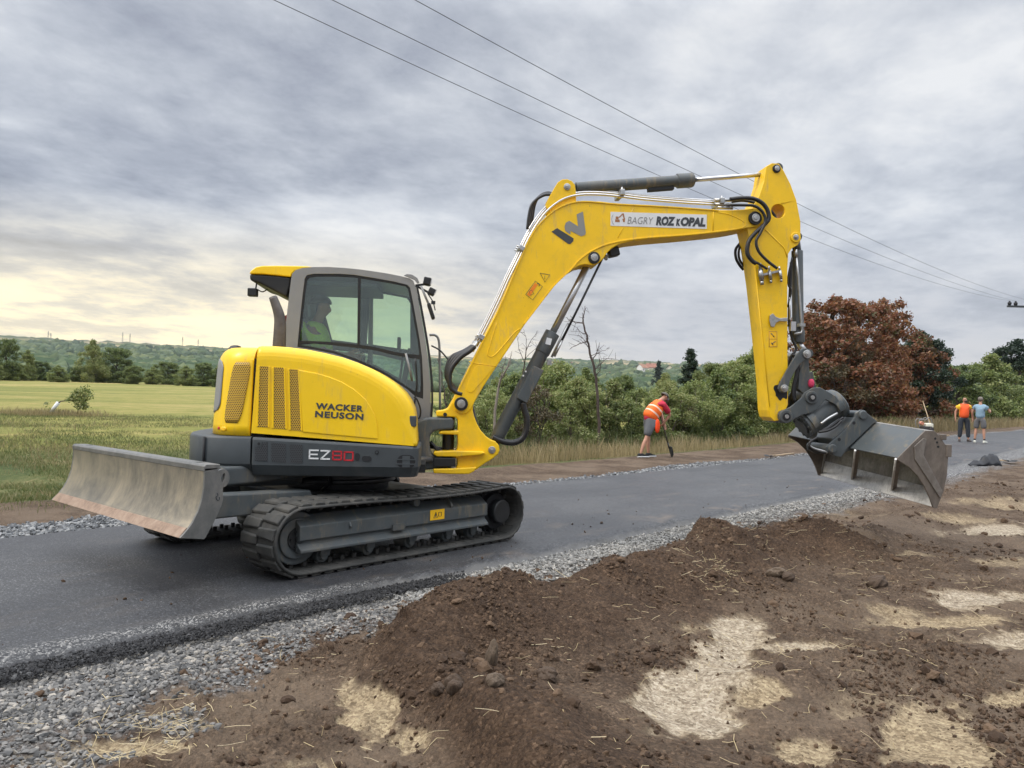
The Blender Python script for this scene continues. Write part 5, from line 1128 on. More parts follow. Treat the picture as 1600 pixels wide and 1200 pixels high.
# arm cylinder
A_ = P3(900, 294.0, VB); B_ = P3(1083, 281.2, VB); ax = (B_-A_).normalized(); D_ = P3(1199, 272, VB); E0 = P3(1213, 264, VB)
mb = MB(); g0 = A_+(B_-A_)*.86; mb.tube([A_, g0-ax*.002, g0, B_-ax*.02, B_], [.056, .056, .071, .071, .064], 28)
ac = upart(mb, 'arm_cylinder', M['grey_paint'], bevel=.004)
mb = MB(); mb.cyl(B_-ax*.01, D_+ax*.03, .0215, 18); upart(mb, 'cylinder_rod', M['chrome'], parent=ac)
mb = MB(); e1_ = P3(886, 292, VB); mb.cyl(e1_+Vector((0, -.055, 0)), e1_+Vector((0, .055, 0)), .05, 20); mb.cyl(e1_, A_+ax*.02, .04, 16); mb.cyl(E0+Vector((0, -.05, 0)), E0+Vector((0, .05, 0)), .045, 20); mb.cyl(D_, E0, .034, 16); upart(mb, 'cylinder_eye', M['grey_paint'], parent=ac)
mb = MB(); a, b = P3(1012, 297, VB), P3(1052, 294, VB); mb.bar(a, b, .06, .035); upart(mb, 'cylinder_port', M['dark'], parent=ac, bevel=.004)
mb = MB(); mb.cyl(B_-ax*.012, B_+ax*.006, .052, 24); upart(mb, 'gland_ring', M['dark'], parent=ac)
# ---------------- arm
VA0, VA1 = VB-.125, VB+.125
arm = [(1197, 260), (1206, 254.7), (1217, 255.4), (1224.5, 266), (1235.5, 287.7), (1244.7, 313), (1251, 346), (1251.3, 375.7), (1246.5, 383), (1237, 388.5), (1232, 396), (1230.5, 423), (1230.5, 496.7), (1231, 570), (1231.5, 632), (1226, 645), (1218, 656.5), (1210, 658.5), (1203.5, 652), (1201, 641), (1199, 600), (1191, 520), (1182, 440), (1173, 380), (1166, 352), (1166, 335), (1176, 324), (1186, 306), (1193.5, 283)]
hole = circle(UP(1216, 329.8, VA0), .068, 28)
am = upart(MB().prism(UPL(arm, VA0), VA0, VA1, holes=[hole]), 'arm', M['yellow2'], bevel=.007, seg=3)
rim([UP(x/2.727+1120, y/2.727+240, VA0) for x, y in [(205, 322), (285, 400), (290, 410), (300, 440)]], VA0, .006, 'weld_seam', am, M['yellow2'], False)
rim([UP(x/2.727+1120, y/2.727+240, VA0) for x, y in [(162, 480), (200, 860), (225, 1080)]], VA0-.001, .004, 'weld_seam', am, M['yellow2'], False)
p = UP(1213, 263.8, VA0); pin(p[0], p[1], VA0, VA1, .040); p = UP(1242.8, 371.2, VA0)
mb = MB(); mb.cyl((p[0], VA0-.014, p[1]), (p[0], VA1+.01, p[1]), .05, 24); bs = upart(mb, 'cylinder_boss', M['yellow2'], bevel=.005, parent=am); pin(p[0], p[1], VA0-.006, VA1, .028, ring=False)
sp5 = [UP(x/2.727+1120, y/2.727+240, VA0) for x, y in [(222, 758), (254, 758), (257, 824), (225, 824)]]; upart(MB().prism(sp5, VA0-.002, VA0+.003), 'warning_sticker', M['sticker'], parent=am)
for y_ in (758, 790, 822): rim([UP(x/2.727+1120, y_/2.727+240, VA0) for x in (222, 256)], VA0-.002, .0018, 'warning_outline', am, M['decal_brown'], False)
for x_ in (223, 256): rim([UP(x_/2.727+1120, y/2.727+240, VA0) for y in (758, 824)], VA0-.002, .0018, 'warning_outline', am, M['decal_brown'], False)
for a_, b2_ in (((230, 765), (245, 782)), ((232, 812), (250, 800)), ((232, 805), (240, 815))): rim([UP(x/2.727+1120, y/2.727+240, VA0) for x, y in (a_, b2_)], VA0-.002, .004, 'warning_symbol', am, M['decal_dark'], False)
# grease patch and pins at the foot of the arm
pl = UP(1221.5, 607, VA0); gr = [(pl[0]+.075*math.cos(t)*(1+.15*math.sin(5*t)), pl[1]-.02+.085*math.sin(t)*(1+.18*math.cos(7*t))) for t in np.linspace(0, 2*math.pi, 40, endpoint=False)]
gr = [(min(u, UP(1231, 600, VA0)[0]-.004), z) for u, z in gr]
upart(MB().prism(gr, VA0-.002, VA0+.003), 'grease_stain', M['dark'], parent=am); pin(pl[0], pl[1], VA0-.055, VA1+.055, .036, ring=False)
# steel clamp on the arm
cl = [UP(x/2.727+1120, y/2.727+240, VA0) for x, y in [(222, 690), (235, 682), (248, 697), (262, 702), (298, 700), (298, 716), (262, 715), (248, 722), (240, 740), (226, 738), (220, 712)]]
upart(MB().prism(cl, VA0-.025, VA0-.012), 'hose_clamp_plate', M['steel'], bevel=.003); 
# bucket cylinder (behind the arm's outer edge)
A_ = P3(1245.5, 392, VB); B_ = P3(1247, 535, VB); ax = (B_-A_).normalized(); E1 = P3(1242.8, 371, VB); E2 = P3(1260, 552.5, VB)
mb = MB(); mb.tube([A_, B_-ax*.12, B_-ax*.118, B_], [.054, .054, .062, .062], 26); kc = upart(mb, 'bucket_cylinder', M['grey_paint'], bevel=.004)
mb = MB(); mb.cyl(B_, E2, .028, 16); upart(mb, 'cylinder_rod', M['chrome'], parent=kc); mb = MB(); mb.cyl(E1+Vector((0, -.05, 0)), E1+Vector((0, .05, 0)), .045, 18); mb.cyl(E1, A_+ax*.02, .04, 14); mb.cyl(E2+Vector((0, -.05, 0)), E2+Vector((0, .05, 0)), .045, 18); upart(mb, 'cylinder_eye', M['grey_paint'], parent=kc)
vq = VB-.08
mb = MB(); mb.tube([P3(1243.5, 398, vq), P3(1247, 430, vq), P3(1253, 515, vq), P3(1252, 520, vq), P3(1240, 522, vq)], .012, 10); mb.box(P3(1252, 508, vq), (.06, .05, .03)); mb.tube([P3(1243, 390, vq), P3(1243.5, 402, vq)], .017, 10)
upart(mb, 'steel_pipe', M['steel'])
mb = MB(); mb.tube([P3(1234, 465, vq), P3(1234, 500, vq)], .010, 8); mb.box(P3(1238, 510, vq), (.05, .05, .09)); upart(mb, 'steel_pipe', M['chrome'])
mb = MB(); mb.tube([tuple(P3(x, y, vq)) for x, y in smooth_path([(1238, 402), (1232, 430), (1232, 445), (1236, 455), (1231, 480)], 5)], .010, 8); mb.tube([tuple(P3(x, y, vq+.02)) for x, y in smooth_path([(1236, 410), (1235, 440), (1233, 500), (1238, 530), (1244, 545), (1235, 560), (1232, 585)], 5)], .014, 8); upart(mb, 'hydraulic_hose', M['hose'])
# ---------------- linkage
def z8(pts, v): return [UP(x/4.444+1180, y/4.444+540, v) for x, y in pts]
for v in (VB-.165, VB+.140):
    rk = z8([(165, 275), (185, 235), (215, 180), (250, 120), (290, 60), (325, 25), (350, 18), (382, 35), (392, 65), (380, 95), (345, 100), (310, 130), (270, 190), (240, 250), (228, 300), (205, 330), (175, 325), (160, 300)], v)
    upart(MB().prism(rk, v, v+.025), 'rocker_arm', M['grey_paint'], bevel=.005)
for v in (VB-.10, VB+.07):
    ln = z8([(330, 100), (350, 75), (372, 90), (378, 180), (392, 240), (402, 300), (420, 370), (388, 395), (355, 370), (330, 330), (300, 300), (305, 200)], v); upart(MB().prism(ln, v, v+.03), 'bucket_link', M['grey_paint'], bevel=.005)
mb = MB(); mb.prism(z8([(305, 200), (375, 180), (400, 290), (330, 330), (300, 300)], VB), VB-.07, VB+.07); upart(mb, 'link_plate', M['grey_paint'], bevel=.006)
mb = MB(); mb.tube([tuple(P3(x/4.444+1180, y/4.444+540, VB-.12)) for x, y in smooth_path([(300, 130), (285, 200), (265, 290), (262, 350), (275, 385)], 5)], .017, 10); mb.tube([tuple(P3(x/4.444+1180, y/4.444+540, VB-.08)) for x, y in smooth_path([(265, 60), (280, 100), (300, 180), (275, 280), (270, 380)], 5)], .017, 10); upart(mb, 'hydraulic_hose', M['hose'])
p = z8([(357, 60)], VB-.165)[0]; pin(p[0], p[1], VB-.17, VB+.17, .040, ring=False)
mb = MB(); rp_ = z8([(395, 262)], VB-.13)[0]; mb.loft([[(rp_[0]+.03*k*math.cos(t), VB-.11+dy, rp_[1]+.045*k*math.sin(t)) for t in np.linspace(0, 6.283, 10, endpoint=False)] for dy, k in ((-.02, .3), (-.01, 1), (.02, .9), (.03, .3))]); upart(mb, 'rag', M_simple('pink_rag', (.62, .04, .11), .8), label='pink rag tied to the link')
# ---------------- tilt coupler
VK0, VK1 = VB-.16, VB+.16
cpl = z8([(160, 480), (172, 455), (205, 445), (250, 425), (320, 365), (345, 325), (400, 293), (450, 290), (505, 318), (560, 350), (600, 405), (585, 425), (540, 400), (490, 375), (430, 440), (380, 470), (330, 480), (280, 505), (250, 530), (205, 540), (172, 520)], VK0)
for v in (VK0, VK1-.028): upart(MB().prism(cpl, v, v+.028), 'coupler_plate', M['grey_paint'], bevel=.006)
for q in ((210, 492), (388, 360)):
    p = z8([q], VK0)[0]
    mb = MB(); mb.cyl((p[0], VK0-.02, p[1]), (p[0], VK1+.02, p[1]), .062 if q[0] > 300 else .064, 26); bs = upart(mb, 'pin_boss', M['grey_paint'], bevel=.006)
    mb = MB(); mb.cyl((p[0], VK0-.03, p[1]), (p[0], VK0-.015, p[1]), .038, 22); upart(mb, 'pin_recess', M['dark'], parent=bs); mb = MB(); mb.cyl((p[0], VK0-.036, p[1]), (p[0], VK0-.02, p[1]), .020, 8); upart(mb, 'pin_cap', M['steel'], parent=bs)
# rotary drum of the tilt actuator
d0, d1 = P3(330/4.444+1180, 560/4.444+540, VB), P3(590/4.444+1180, 385/4.444+540, VB); dx_ = (d1-d0).normalized()
mb = MB(); mb.tube([d0, d0+dx_*.05, d0+dx_*.055, d1-dx_*.10, d1-dx_*.095, d1-dx_*.02, d1], [.150, .150, .128, .128, .148, .148, .12], 40); upart(mb, 'tilt_actuator', M['grey_paint'], bevel=.006, seg=2)
mb = MB(); e_x = dx_; e_y = Vector((0, 1, 0)); e_z = e_x.cross(e_y)
for k in range(14):
    an = 2*math.pi*k/14; q = d0-dx_*.012+(e_y*math.cos(an)+e_z*math.sin(an))*.125; mb.cyl(q, q+dx_*.02, .013, 8)
mb.cyl(d0-dx_*.02, d0, .085, 30); upart(mb, 'actuator_bolts', M['grey_paint'])
for t_ in (0.0, .30):
    c_ = d0+dx_*(.03+t_); hold = [c_+dx_*sx_+(e_z*math.cos(an)+e_y*math.sin(an))*.165 for sx_ in (0, .07) for an in (0,)]
    mb = MB(); r0_ = []; r1_ = []
    for an in np.linspace(-1.9, .7, 16):
        dir_ = (e_z*-math.cos(an)+e_y*math.sin(an)) if False else (Vector((0, 0, 1))*math.cos(an)+e_y*math.sin(an)); dir_ = (dir_-dx_*dir_.dot(dx_)).normalized()
        r0_.append([c_+dir_*.132, c_+dir_*.168, c_+dx_*.07+dir_*.168, c_+dx_*.07+dir_*.132])
    mb.loft(r0_, smooth=False); upart(mb, 'actuator_clamp', M['grey_paint'], bevel=.006)
# ---------------- coupler lower frame and bucket; the bucket hangs slightly twisted, so it has its own frame
NV, FVv = -.92, .68
tipN = np.array(UP(1459, 794, NV)); tipF = np.array(UP(1279.5, 743.5, FVv)); lipN = np.array(UP(1402.9, 715.6, NV)); lipF = np.array(UP(1229.8, 679, FVv))
# similarity (rotation + shift) that carries the near profile to the far end
dN = lipN-tipN; dF = lipF-tipF; aN = math.atan2(dN[1], dN[0]); aF = math.atan2(dF[1], dF[0]); TW = (aF-aN)*.5; mN = (tipN+lipN)/2; mF = (tipF+lipF)/2
def BK(p, v):
    t = (v-NV)/(FVv-NV); a = TW*t; q = np.array(p)-mN; c, s = math.cos(a), math.sin(a)
    return (mN[0]+c*q[0]-s*q[1]+(mF-mN)[0]*t, v, mN[1]+s*q[0]+c*q[1]+(mF-mN)[1]*t)
def bprism(mb, pts, v0, v1, smooth=False, nseg=1):
    rings = [[BK(p, v0+(v1-v0)*i/nseg) for p in pts] for i in range(nseg+1)]; mb.loft(rings, smooth=smooth); return mb
endp = z8([(990, 780), (1182, 590), (1245, 592), (1290, 640), (1322, 690), (1341, 780), (1333, 900), (1310, 1010), (1264, 1130), (1237, 1127), (1215, 1060), (1180, 985), (1130, 905), (1070, 845), (990, 795)], NV)
tip_, topf, topb = endp[9], endp[0], endp[1]
outer = endp[0:2]+endp[2:10]     # lip -> top -> back -> tip
oc = [endp[0], endp[1], endp[2], endp[3], endp[4], endp[5], endp[6], endp[7], endp[8]]
def inset_open(P, d):
    out = []
    for i in range(len(P)):
        a = Vector(P[max(i-1, 0)]); b = Vector(P[min(i+1, len(P)-1)]); t = (b-a).normalized(); out.append((P[i][0]+t.y*d, P[i][1]-t.x*d))
    return out
oc_in = inset_open(oc, .014)
bk = upart(bprism(MB(), oc[1:]+oc_in[:0:-1], NV+.016, FVv-.016), 'bucket', M['bucket_in'], label='wide smooth grading bucket, its opening turned to the camera')
upart(bprism(MB(), [oc[0], oc[1], oc_in[1], oc_in[0]], NV+.002, FVv-.002), 'bucket_top_plate', M['grey_paint'], bevel=.004, parent=bk, label='grey painted top plate')
for v0, v1 in ((NV, NV+.016), (FVv-.016, FVv)): upart(bprism(MB(), endp, v0, v1), 'bucket_end_plate', M['bucket_side'], bevel=.003, parent=bk)
# ground-bright strip along the cutting edge (inside) and the edge itself
t0_ = np.array(oc[8]); t1_ = np.array(oc[7]); t2_ = np.array(oc[6])
i0, i1, i2 = [np.array(p) for p in (oc_in[8], oc_in[7], oc_in[6])]; mid = i1+(i2-i1)*.1
w_ = Vector(tuple(i1-i0)).normalized(); nrm = np.array((-w_.y, w_.x)); nrm = nrm if nrm@(np.array(endp[12])-i0) > 0 else -nrm
stp = [tuple(i0+nrm*.001), tuple(i0+nrm*.006), tuple(i1+nrm*.006), tuple(i1+nrm*.001)]
upart(bprism(MB(), stp, NV+.018, FVv-.018), 'worn_edge', M['bucket_edge'], parent=bk, label='bright worn cutting edge')
M['bucket_side2'] = M_worn('rubbed_bucket_steel', (0.12, 0.105, 0.09), (0.17, 0.15, 0.13), (0.24, 0.22, 0.20), 0.3, (1, 1, 1), 6, 0.45)
# far interior corner: side reinforcement rib on the near end plate, gussets, ribs (struts) inside
rb = z8([(1150, 640), (1170, 655), (1180, 700), (1290, 985), (1262, 1060), (1130, 800), (1100, 740)], NV); 
upart(MB().prism([p for p in z8([(1100, 700), (1165, 640), (1185, 650), (1165, 760), (1300, 1015), (1280, 1060), (1105, 790)], NV)], NV-.012, NV), 'end_reinforcement', M['bucket_side2'], parent=bk, bevel=.004)
for y in ((1250, 645), (1262, 672), (1270, 702)):
    p = z8([y], NV)[0]; mb = MB(); mb.cyl((p[0], NV-.003, p[1]), (p[0], NV+.01, p[1]), .010, 12); upart(mb, 'bolt_hole', M['dark'], parent=bk)
pz = z8([(1328, 730)], NV)[0]; mb = MB(); mb.box((pz[0]+.02, NV+.05, pz[1]), (.05, .12, .11)); mb.box((pz[0]-.03, NV+.05, pz[1]+.12), (.05, .12, .05)); upart(mb, 'edge_bracket', M['bucket_side'], parent=bk, bevel=.005)
def lerp(a, b, t): return tuple(np.array(a)*(1-t)+np.array(b)*t)
def solve_v(pf, q):
    """depth v along the bucket at which profile point pf is seen at photo x = q"""
    best = None
    for v in np.linspace(NV+.02, FVv-.02, 200):
        p = np.array(BK(pf, v)); w_ = p[0]*fu+p[1]*fv+np.array([0, 0, p[2]])-CAM; x = 800+FPX*(w_@cR)/(w_@cF)
        if best is None or abs(x-q) < best[0]: best = (abs(x-q), v)
    return best[1]
for k, ((xt, yt), (xb, yb_)) in enumerate((((708, 742), (682, 903)), ((992, 800), (960, 980)), ((497, 765), (450, 898)))):
    s0 = lerp(oc_in[0], oc_in[1], .03); s1 = lerp(i0, i1, (.38, .38, .15)[k])
    va = solve_v(s0, xt/4.444+1180); vb2 = solve_v(s1, xb/4.444+1180)
    a3, b3 = Vector(BK(s0, va)), Vector(BK(s1, vb2)); mb = MB(); mb.bar(a3, b3, .014, .05, up=(1, -.2, .1)) if k < 2 else mb.bar(a3, b3, .012, .02, up=(1, 0, .2))
    so_ = upart(mb, 'bucket_strut', M['bucket_side'] if k < 2 else M['bladeside'], parent=bk, bevel=.004)
    if k < 2:
        d_ = (b3-a3).normalized(); mb = MB(); off = Vector((-.026, -.008, -.008)); mb.tube([a3+off, b3+off], .010, 8); upart(mb, 'strut_edge', M['bucket_edge'], parent=bk)
# lower coupler: two ear plates with pins
ear2 = z8([(690, 500), (700, 468), (735, 445), (765, 450), (785, 475), (850, 525), (820, 545), (720, 640), (640, 715), (600, 775), (560, 770), (500, 740), (495, 705), (530, 670), (620, 590)], VB-.20)
for v in (VB-.20, VB+.17): upart(MB().prism(ear2, v, v+.03), 'bucket_ear', M['grey_paint'], bevel=.006)
for q in ((745, 482), (533, 715)):
    p = z8([q], VB-.20)[0]; mb = MB(); mb.cyl((p[0], VB-.225, p[1]), (p[0], VB+.225, p[1]), .042, 22); upart(mb, 'coupler_pin', M['grey_paint'], bevel=.008)
for q in ((685, 537), (583, 652)):
    p = z8([q], VB-.20)[0]; mb = MB(); mb.cyl((p[0], VB-.203, p[1]), (p[0], VB-.18, p[1]), .016, 14); upart(mb, 'bolt_hole', M['dark'])
# plate joining the ears to the bucket's top, hoses beside the drum
mb = MB(); a = z8([(620, 590)], VB)[0]; jp = z8([(480, 620), (560, 560), (660, 470), (700, 455), (860, 530), (990, 600), (830, 640), (640, 725), (500, 740)], VB)
upart(MB().prism(z8([(470, 640), (660, 480), (720, 470), (800, 540), (620, 715), (540, 740)], VB), VB-.165, VB+.165), 'coupler_block', M['grey_paint'], bevel=.01)
mb = MB()
for i, pts in enumerate(([(450, 600), (520, 565), (580, 520), (610, 500)], [(430, 640), (400, 655), (375, 680), (385, 710), (440, 735), (490, 745)], [(440, 600), (500, 590), (560, 560), (600, 520)])):
    mb.tube([tuple(P3(x/4.444+1180, y/4.444+540, VB-.19-.01*i)) for x, y in smooth_path(pts, 5)], .013, 8)
upart(mb, 'hydraulic_hose', M['hose'])
mb = MB(); mb.tube([tuple(P3(x/4.444+1180, y/4.444+540, VB-.2)) for x, y in smooth_path([(455, 545), (500, 510), (570, 470)], 4)], .014, 8); mb.tube([tuple(P3(x/4.444+1180, y/4.444+540, VB-.2)) for x, y in smooth_path([(370, 690), (410, 715), (480, 735), (500, 748)], 4)], .011, 8); upart(mb, 'steel_pipe', M['steel'])
# ---------------- pipes and hoses along the boom
path = [(743, 540), (761, 505), (778, 470), (795, 432), (810, 402), (824, 372), (840, 345), (858, 324), (880, 309), (905, 302.5), (935, 302), (965, 304.5), (1000, 309), (1040, 312.5), (1080, 315.5), (1118, 317.5)]
for i, dv in enumerate((-.235, -.185, -.13, -.05)):
    v = dv; off = (0, -3.5, -6, -4)[i]
    P = []
    sp_p = smooth_path(path, 3)
    for j, (x, y) in enumerate(sp_p):
        a = sp_p[max(j-1, 0)]; b = sp_p[min(j+1, len(sp_p)-1)]; t = Vector((b[0]-a[0], b[1]-a[1])).normalized()
        P.append(tuple(P3(x+t.y*(-off), y-t.x*(-off)*-1, v)) if False else tuple(P3(x+t.y*(-2-off)*-1*-1, y+t.x*(2+off)*1, v)))
    mb = MB(); mb.tube(P, .0115, 10); upart(mb, 'steel_pipe', M['chrome'])
for (x, y, ang) in ((813, 391, 62), (751, 528, 62), (968, 305, 3), (1122, 318, 5)):
    c_ = P3(x, y, -.15); mb = MB(); mb.box(c_, (.045, .25, .055), Matrix.Rotation(rad(-ang), 3, 'Y')); cl_ = upart(mb, 'pipe_clamp', M['steel'], bevel=.005)
    mb = MB()
    for dv in (-.10, .0, .10): mb.cyl(c_+Vector((0, dv, 0)), c_+Vector((-.05*math.sin(rad(ang)), dv, .05*math.cos(rad(ang)))), .008, 8)
    upart(mb, 'bolt', M['steel'], parent=cl_)
for i, dv in enumerate((-.25, -.20, -.13, -.06)):   # hose bundle at the boom foot
    mb = MB(); k = i*4.6-4
    pts = [(741-k*.3, 541), (731-k*.6, 549), (716-k, 558), (705-k*.6, 573), (701-k*.3, 588), (704, 603-k*.4), (713, 612-k*.3), (722, 616)]
    mb.tube([tuple(P3(x, y, dv)) for x, y in smooth_path(pts, 5)], .023, 10); upart(mb, 'hydraulic_hose', M['hose'])
    mb = MB(); mb.tube([tuple(P3(x-i*1.5, y, dv)) for x, y in [(738, 549), (746, 533)]], .015, 8); upart(mb, 'hose_fitting', M['steel'])
for i, dv in enumerate((-.20, -.12, -.05)):   # hoses behind the ear
    pts = [(824, 358), (826, 340), (830, 322-i*2), (838, 312-i*3), (850, 305-i*2), (862, 304)]
    mb = MB(); mb.tube([tuple(P3(x+i*3, y, dv)) for x, y in smooth_path(pts, 5)], .014, 8); upart(mb, 'hydraulic_hose', M['hose'])
for pts, v, r in (([(1070, 310), (1130, 303), (1200, 305), (1255, 328), (1290, 370), (1300, 425), (1270, 465), (1215, 515), (1180, 565), (1172, 630), (1200, 675), (1225, 692)], -.30, .020), ([(1075, 345), (1150, 345), (1215, 350), (1262, 385), (1280, 440), (1250, 510), (1225, 560), (1240, 620), (1290, 675), (1350, 722)], -.315, .014), ([(1080, 325), (1150, 318), (1230, 335), (1300, 370), (1330, 400), (1340, 425)], -.22, .014), ([(1128, 572), (1103, 610), (1105, 660), (1125, 700), (1150, 730)], .03, .014), ([(1140, 570), (1122, 615), (1125, 665), (1152, 710)], .0, .012), ([(1215, 680), (1250, 700), (1290, 725)], -.30, .012)):
    mb = MB(); mb.tube([tuple(P3(x/3.81+860, y/3.81+230, v)) for x, y in smooth_path(pts, 6)], r, 10); upart(mb, 'hydraulic_hose', M['hose'])
for x, y0_, y1_, r in ((1250, 725, 795, .024), (1303, 735, 790, .018), (1365, 735, 785, .016)):
    v = VA0-.03; mb = MB(); a, b = P3(x/3.81+860, y0_/3.81+230, v), P3((x+8)/3.81+860, y1_/3.81+230, v); mb.tube([a, b], r, 8); mb.tube([b, b+(b-a)*.35], r*.75, 8); mb.tube([a-(b-a)*.5, a], r*.6, 8); upart(mb, 'hose_fitting', M['steel'])
mb = MB(); mb.bar(P3(1240/3.81+860, 765/3.81+230, VA0-.02), P3(1370/3.81+860, 735/3.81+230, VA0-.02), .03, .02); upart(mb, 'fitting_bracket', M['steel'])
for x, y in ((1130, 313), (1130, 320), (1133, 325)): mb = MB(); mb.tube([P3(x-14, y-1, -.22), P3(x+12, y, -.25)], .016, 8); upart(mb, 'hose_fitting', M['steel'])
# ============================================================ hills, town, far woods
def hill_z(x, y):
    dx, dy = x-CAM[0], y-CAM[1]; d = np.hypot(dx, dy); az = np.arctan2(dy, dx)
    z = CAM[2]+d*hill_tan(d, az)
    return z+sst(300, 900, d)*(d*.0022*fbm(x*.0016, y*.0016, 4, 300)+2.0*fbm(x*.012, y*.012, 3, 301))
def hills():
    ang = np.linspace(YAW-rad(60), YAW+rad(60), 420); r = np.concatenate([np.linspace(232, 700, 60), np.linspace(710, 2330, 120)])
    X = CAM[0]+np.outer(r, np.cos(ang)); Y = CAM[1]+np.outer(r, np.sin(ang)); Z = hill_z(X, Y)
    D = np.hypot(X-CAM[0], Y-CAM[1]); wood = sst(-.1, .12, fbm(X*.0028, Y*.006, 4, 305)+.55*sst(1300, 1100, D)-.35*sst(1150, 1350, D))
    wood = np.maximum(wood, sst(.32, .42, fbm(X*.004, Y*.02, 3, 306))*.9)
    Z = Z+wood*(5+5*fbm(X*.05, Y*.05, 3, 302))*sst(250, 480, D)
    V = np.stack([X, Y, Z], -1).reshape(-1, 3); na = len(ang); i = np.arange(len(r)-1)[:, None]; k = np.arange(na-1)[None, :]
    F = np.stack([i*na+k, (i+1)*na+k, (i+1)*na+k+1, i*na+k+1], -1).reshape(-1, 4)
    m, t, b = newmat('hill_fields_and_woods'); w = nnoise(t, .02, 8, .7); f = nnoise(t, .004, 4, .6, stretch=(1, 2.5, 1))
    wc = nramp(t, w, [(.35, (.035, .055, .03)), (.6, (.065, .095, .05)), (.75, (.10, .125, .06))]); fc = nramp(t, f, [(.38, (.13, .15, .06)), (.5, (.33, .26, .16)), (.62, (.42, .34, .22))])
    t.links.new(nmix(t, nattr(t, 'wood'), fc, wc), b.inputs['Base Color']); b.inputs['Roughness'].default_value = .95; b.inputs['Specular IOR Level'].default_value = 0
    tag(npmesh('hills', V, F, m, smooth=True, attrs={'wood': wood.ravel()}), kind='structure')
hills()
def hz1(x, y): return float(hill_z(np.array([x]), np.array([y]))[0])
def at_px(px, d, zfun):
    r = ray(px, 600); h = math.hypot(r[0], r[1]); x, y = CAM[0]+d*r[0]/h, CAM[1]+d*r[1]/h; return x, y, zfun(x, y)
# far woods as small crowns
def far_woods():
    n = 15000; px = rng.uniform(-60, 1660, n); d = 245+1250*rng.uniform(0, 1, n)**1.5; P = []
    r = cF[None]+((px-800)/FPX)[:, None]*cR[None]; h = np.hypot(r[:, 0], r[:, 1]); x = CAM[0]+d*r[:, 0]/h; y = CAM[1]+d*r[:, 1]/h
    k = fbm(x*.0028, y*.006, 4, 305)+.55*sst(1300, 1100, d)-.35*sst(1150, 1350, d) > rng.uniform(-.1, .2, n); x, y = x[k], y[k]; z = hill_z(x, y)
    s = rng.uniform(.6, 1.4, len(x))*np.interp(np.hypot(x, y), [240, 500, 1400], [4, 7, 13]); V, F = rocks(np.stack([x, y, z+s*.35], -1), s, jit=.3, aspect=(1, 1, 1.05), tilt=1)
    m = M_island('far_tree_crowns', [(.1, (.035, .055, .03)), (.6, (.07, .10, .048)), (.9, (.12, .14, .06))], .95, 3)
    tag(npmesh('distant_woods', V, F, m, smooth=True), 'dark green woods covering the distant hillside', 'woods', kind='stuff')
far_woods()
# houses of the far village
def house(w, l, h, rh):
    mb = MB(); mb.box((0, 0, h/2-1), (l, w, h+2)); mb.add([(-l/2, -w/2, h), (-l/2, w/2, h), (-l/2, 0, h+rh*.97), (l/2, -w/2, h), (l/2, w/2, h), (l/2, 0, h+rh*.97)], [(0, 1, 2), (3, 5, 4)]); return mb
WALLS = [M_simple('pale_render', (.62, .56, .46), .8), M_simple('cream_render', (.66, .60, .44), .8), M_simple('white_render', (.72, .70, .66), .8)]
ROOFS = [M_simple('red_roof_tiles', (.26, .11, .07), .8, 0, .2, .5), M_simple('brown_roof_tiles', (.20, .10, .07), .8, 0, .2, .5), M_simple('orange_roof_tiles', (.30, .15, .09), .8, 0, .2, .5)]
HS = [(868, 620, 1.2, 0, 0, 'pale house with a red roof at the left end of the far village'), (893, 680, 1.0, 1, 1, 'small brown roofed house left of the dark village conifer'), (1003, 560, 1.3, 2, 2, 'house with an orange roof just left of the dark village conifer'), (1018, 575, 1.5, 0, 0, 'big red roofed house directly beside the dark village conifer'),
      (1046, 600, 1.3, 1, 1, 'cream house right of the dark village conifer'), (1058, 610, 1.1, 1, 2, 'second cream house right of the village conifer, nearer the spruce'), (975, 640, 1.0, 0, 1, 'low house with a brown roof in the middle of the far village'), (957, 380, .62, 2, 0, 'lone red roof low among the shrubs behind the bending worker'),
      (1110, 650, 1.2, 1, 1, 'village house with brown roof right of the spruce'), (1508, 420, 1.2, 0, 0, 'reddish roof rising over the green trees above the two standing men'), (766, 640, 1.2, 2, 2, 'pale village house seen left of the boom cylinder'), (745, 700, 1.0, 0, 0, 'village house with red roof seen just right of the cab hoses')]
for px, d, s, wi, ri, lab in HS:
    x, y, z = at_px(px, d*1.75, hz1); s *= .75; e = empty('village_house', (x, y, z+4), rng.uniform(0, 3), label=lab, cat='house', group='houses of the far village'); e.scale = (s, s, s)
    w = house(9, 13, 5.5, 4.5).build('wall', WALLS[wi], e); mb = MB()
    mb.add([(-7, -5.2, 5.0), (7, -5.2, 5.0), (7, 0, 10.0), (-7, 0, 10.0), (-7, 5.2, 5.0), (7, 5.2, 5.0), (-7, -5.2, 5.3), (7, -5.2, 5.3), (7, 0, 10.3), (-7, 0, 10.3), (-7, 5.2, 5.3), (7, 5.2, 5.3)], [(0, 1, 2, 3), (3, 2, 5, 4), (6, 9, 8, 7), (9, 10, 11, 8), (0, 6, 7, 1), (4, 5, 11, 10), (0, 3, 9, 6), (3, 4, 10, 9), (1, 7, 8, 2), (2, 8, 11, 5)])
    rf = mb.build('roof', ROOFS[ri], e); mb = MB(); mb.box((2, 1, 10.2), (.8, .8, 2)); mb.build('chimney', ROOFS[1], rf)
    for sy in (-1, 1):
        for xx in (-4, 0, 4): mb = MB(); mb.box((xx, sy*4.52, 2.6), (1.2, .08, 1.4)); mb.build('window', M['dark'], e)
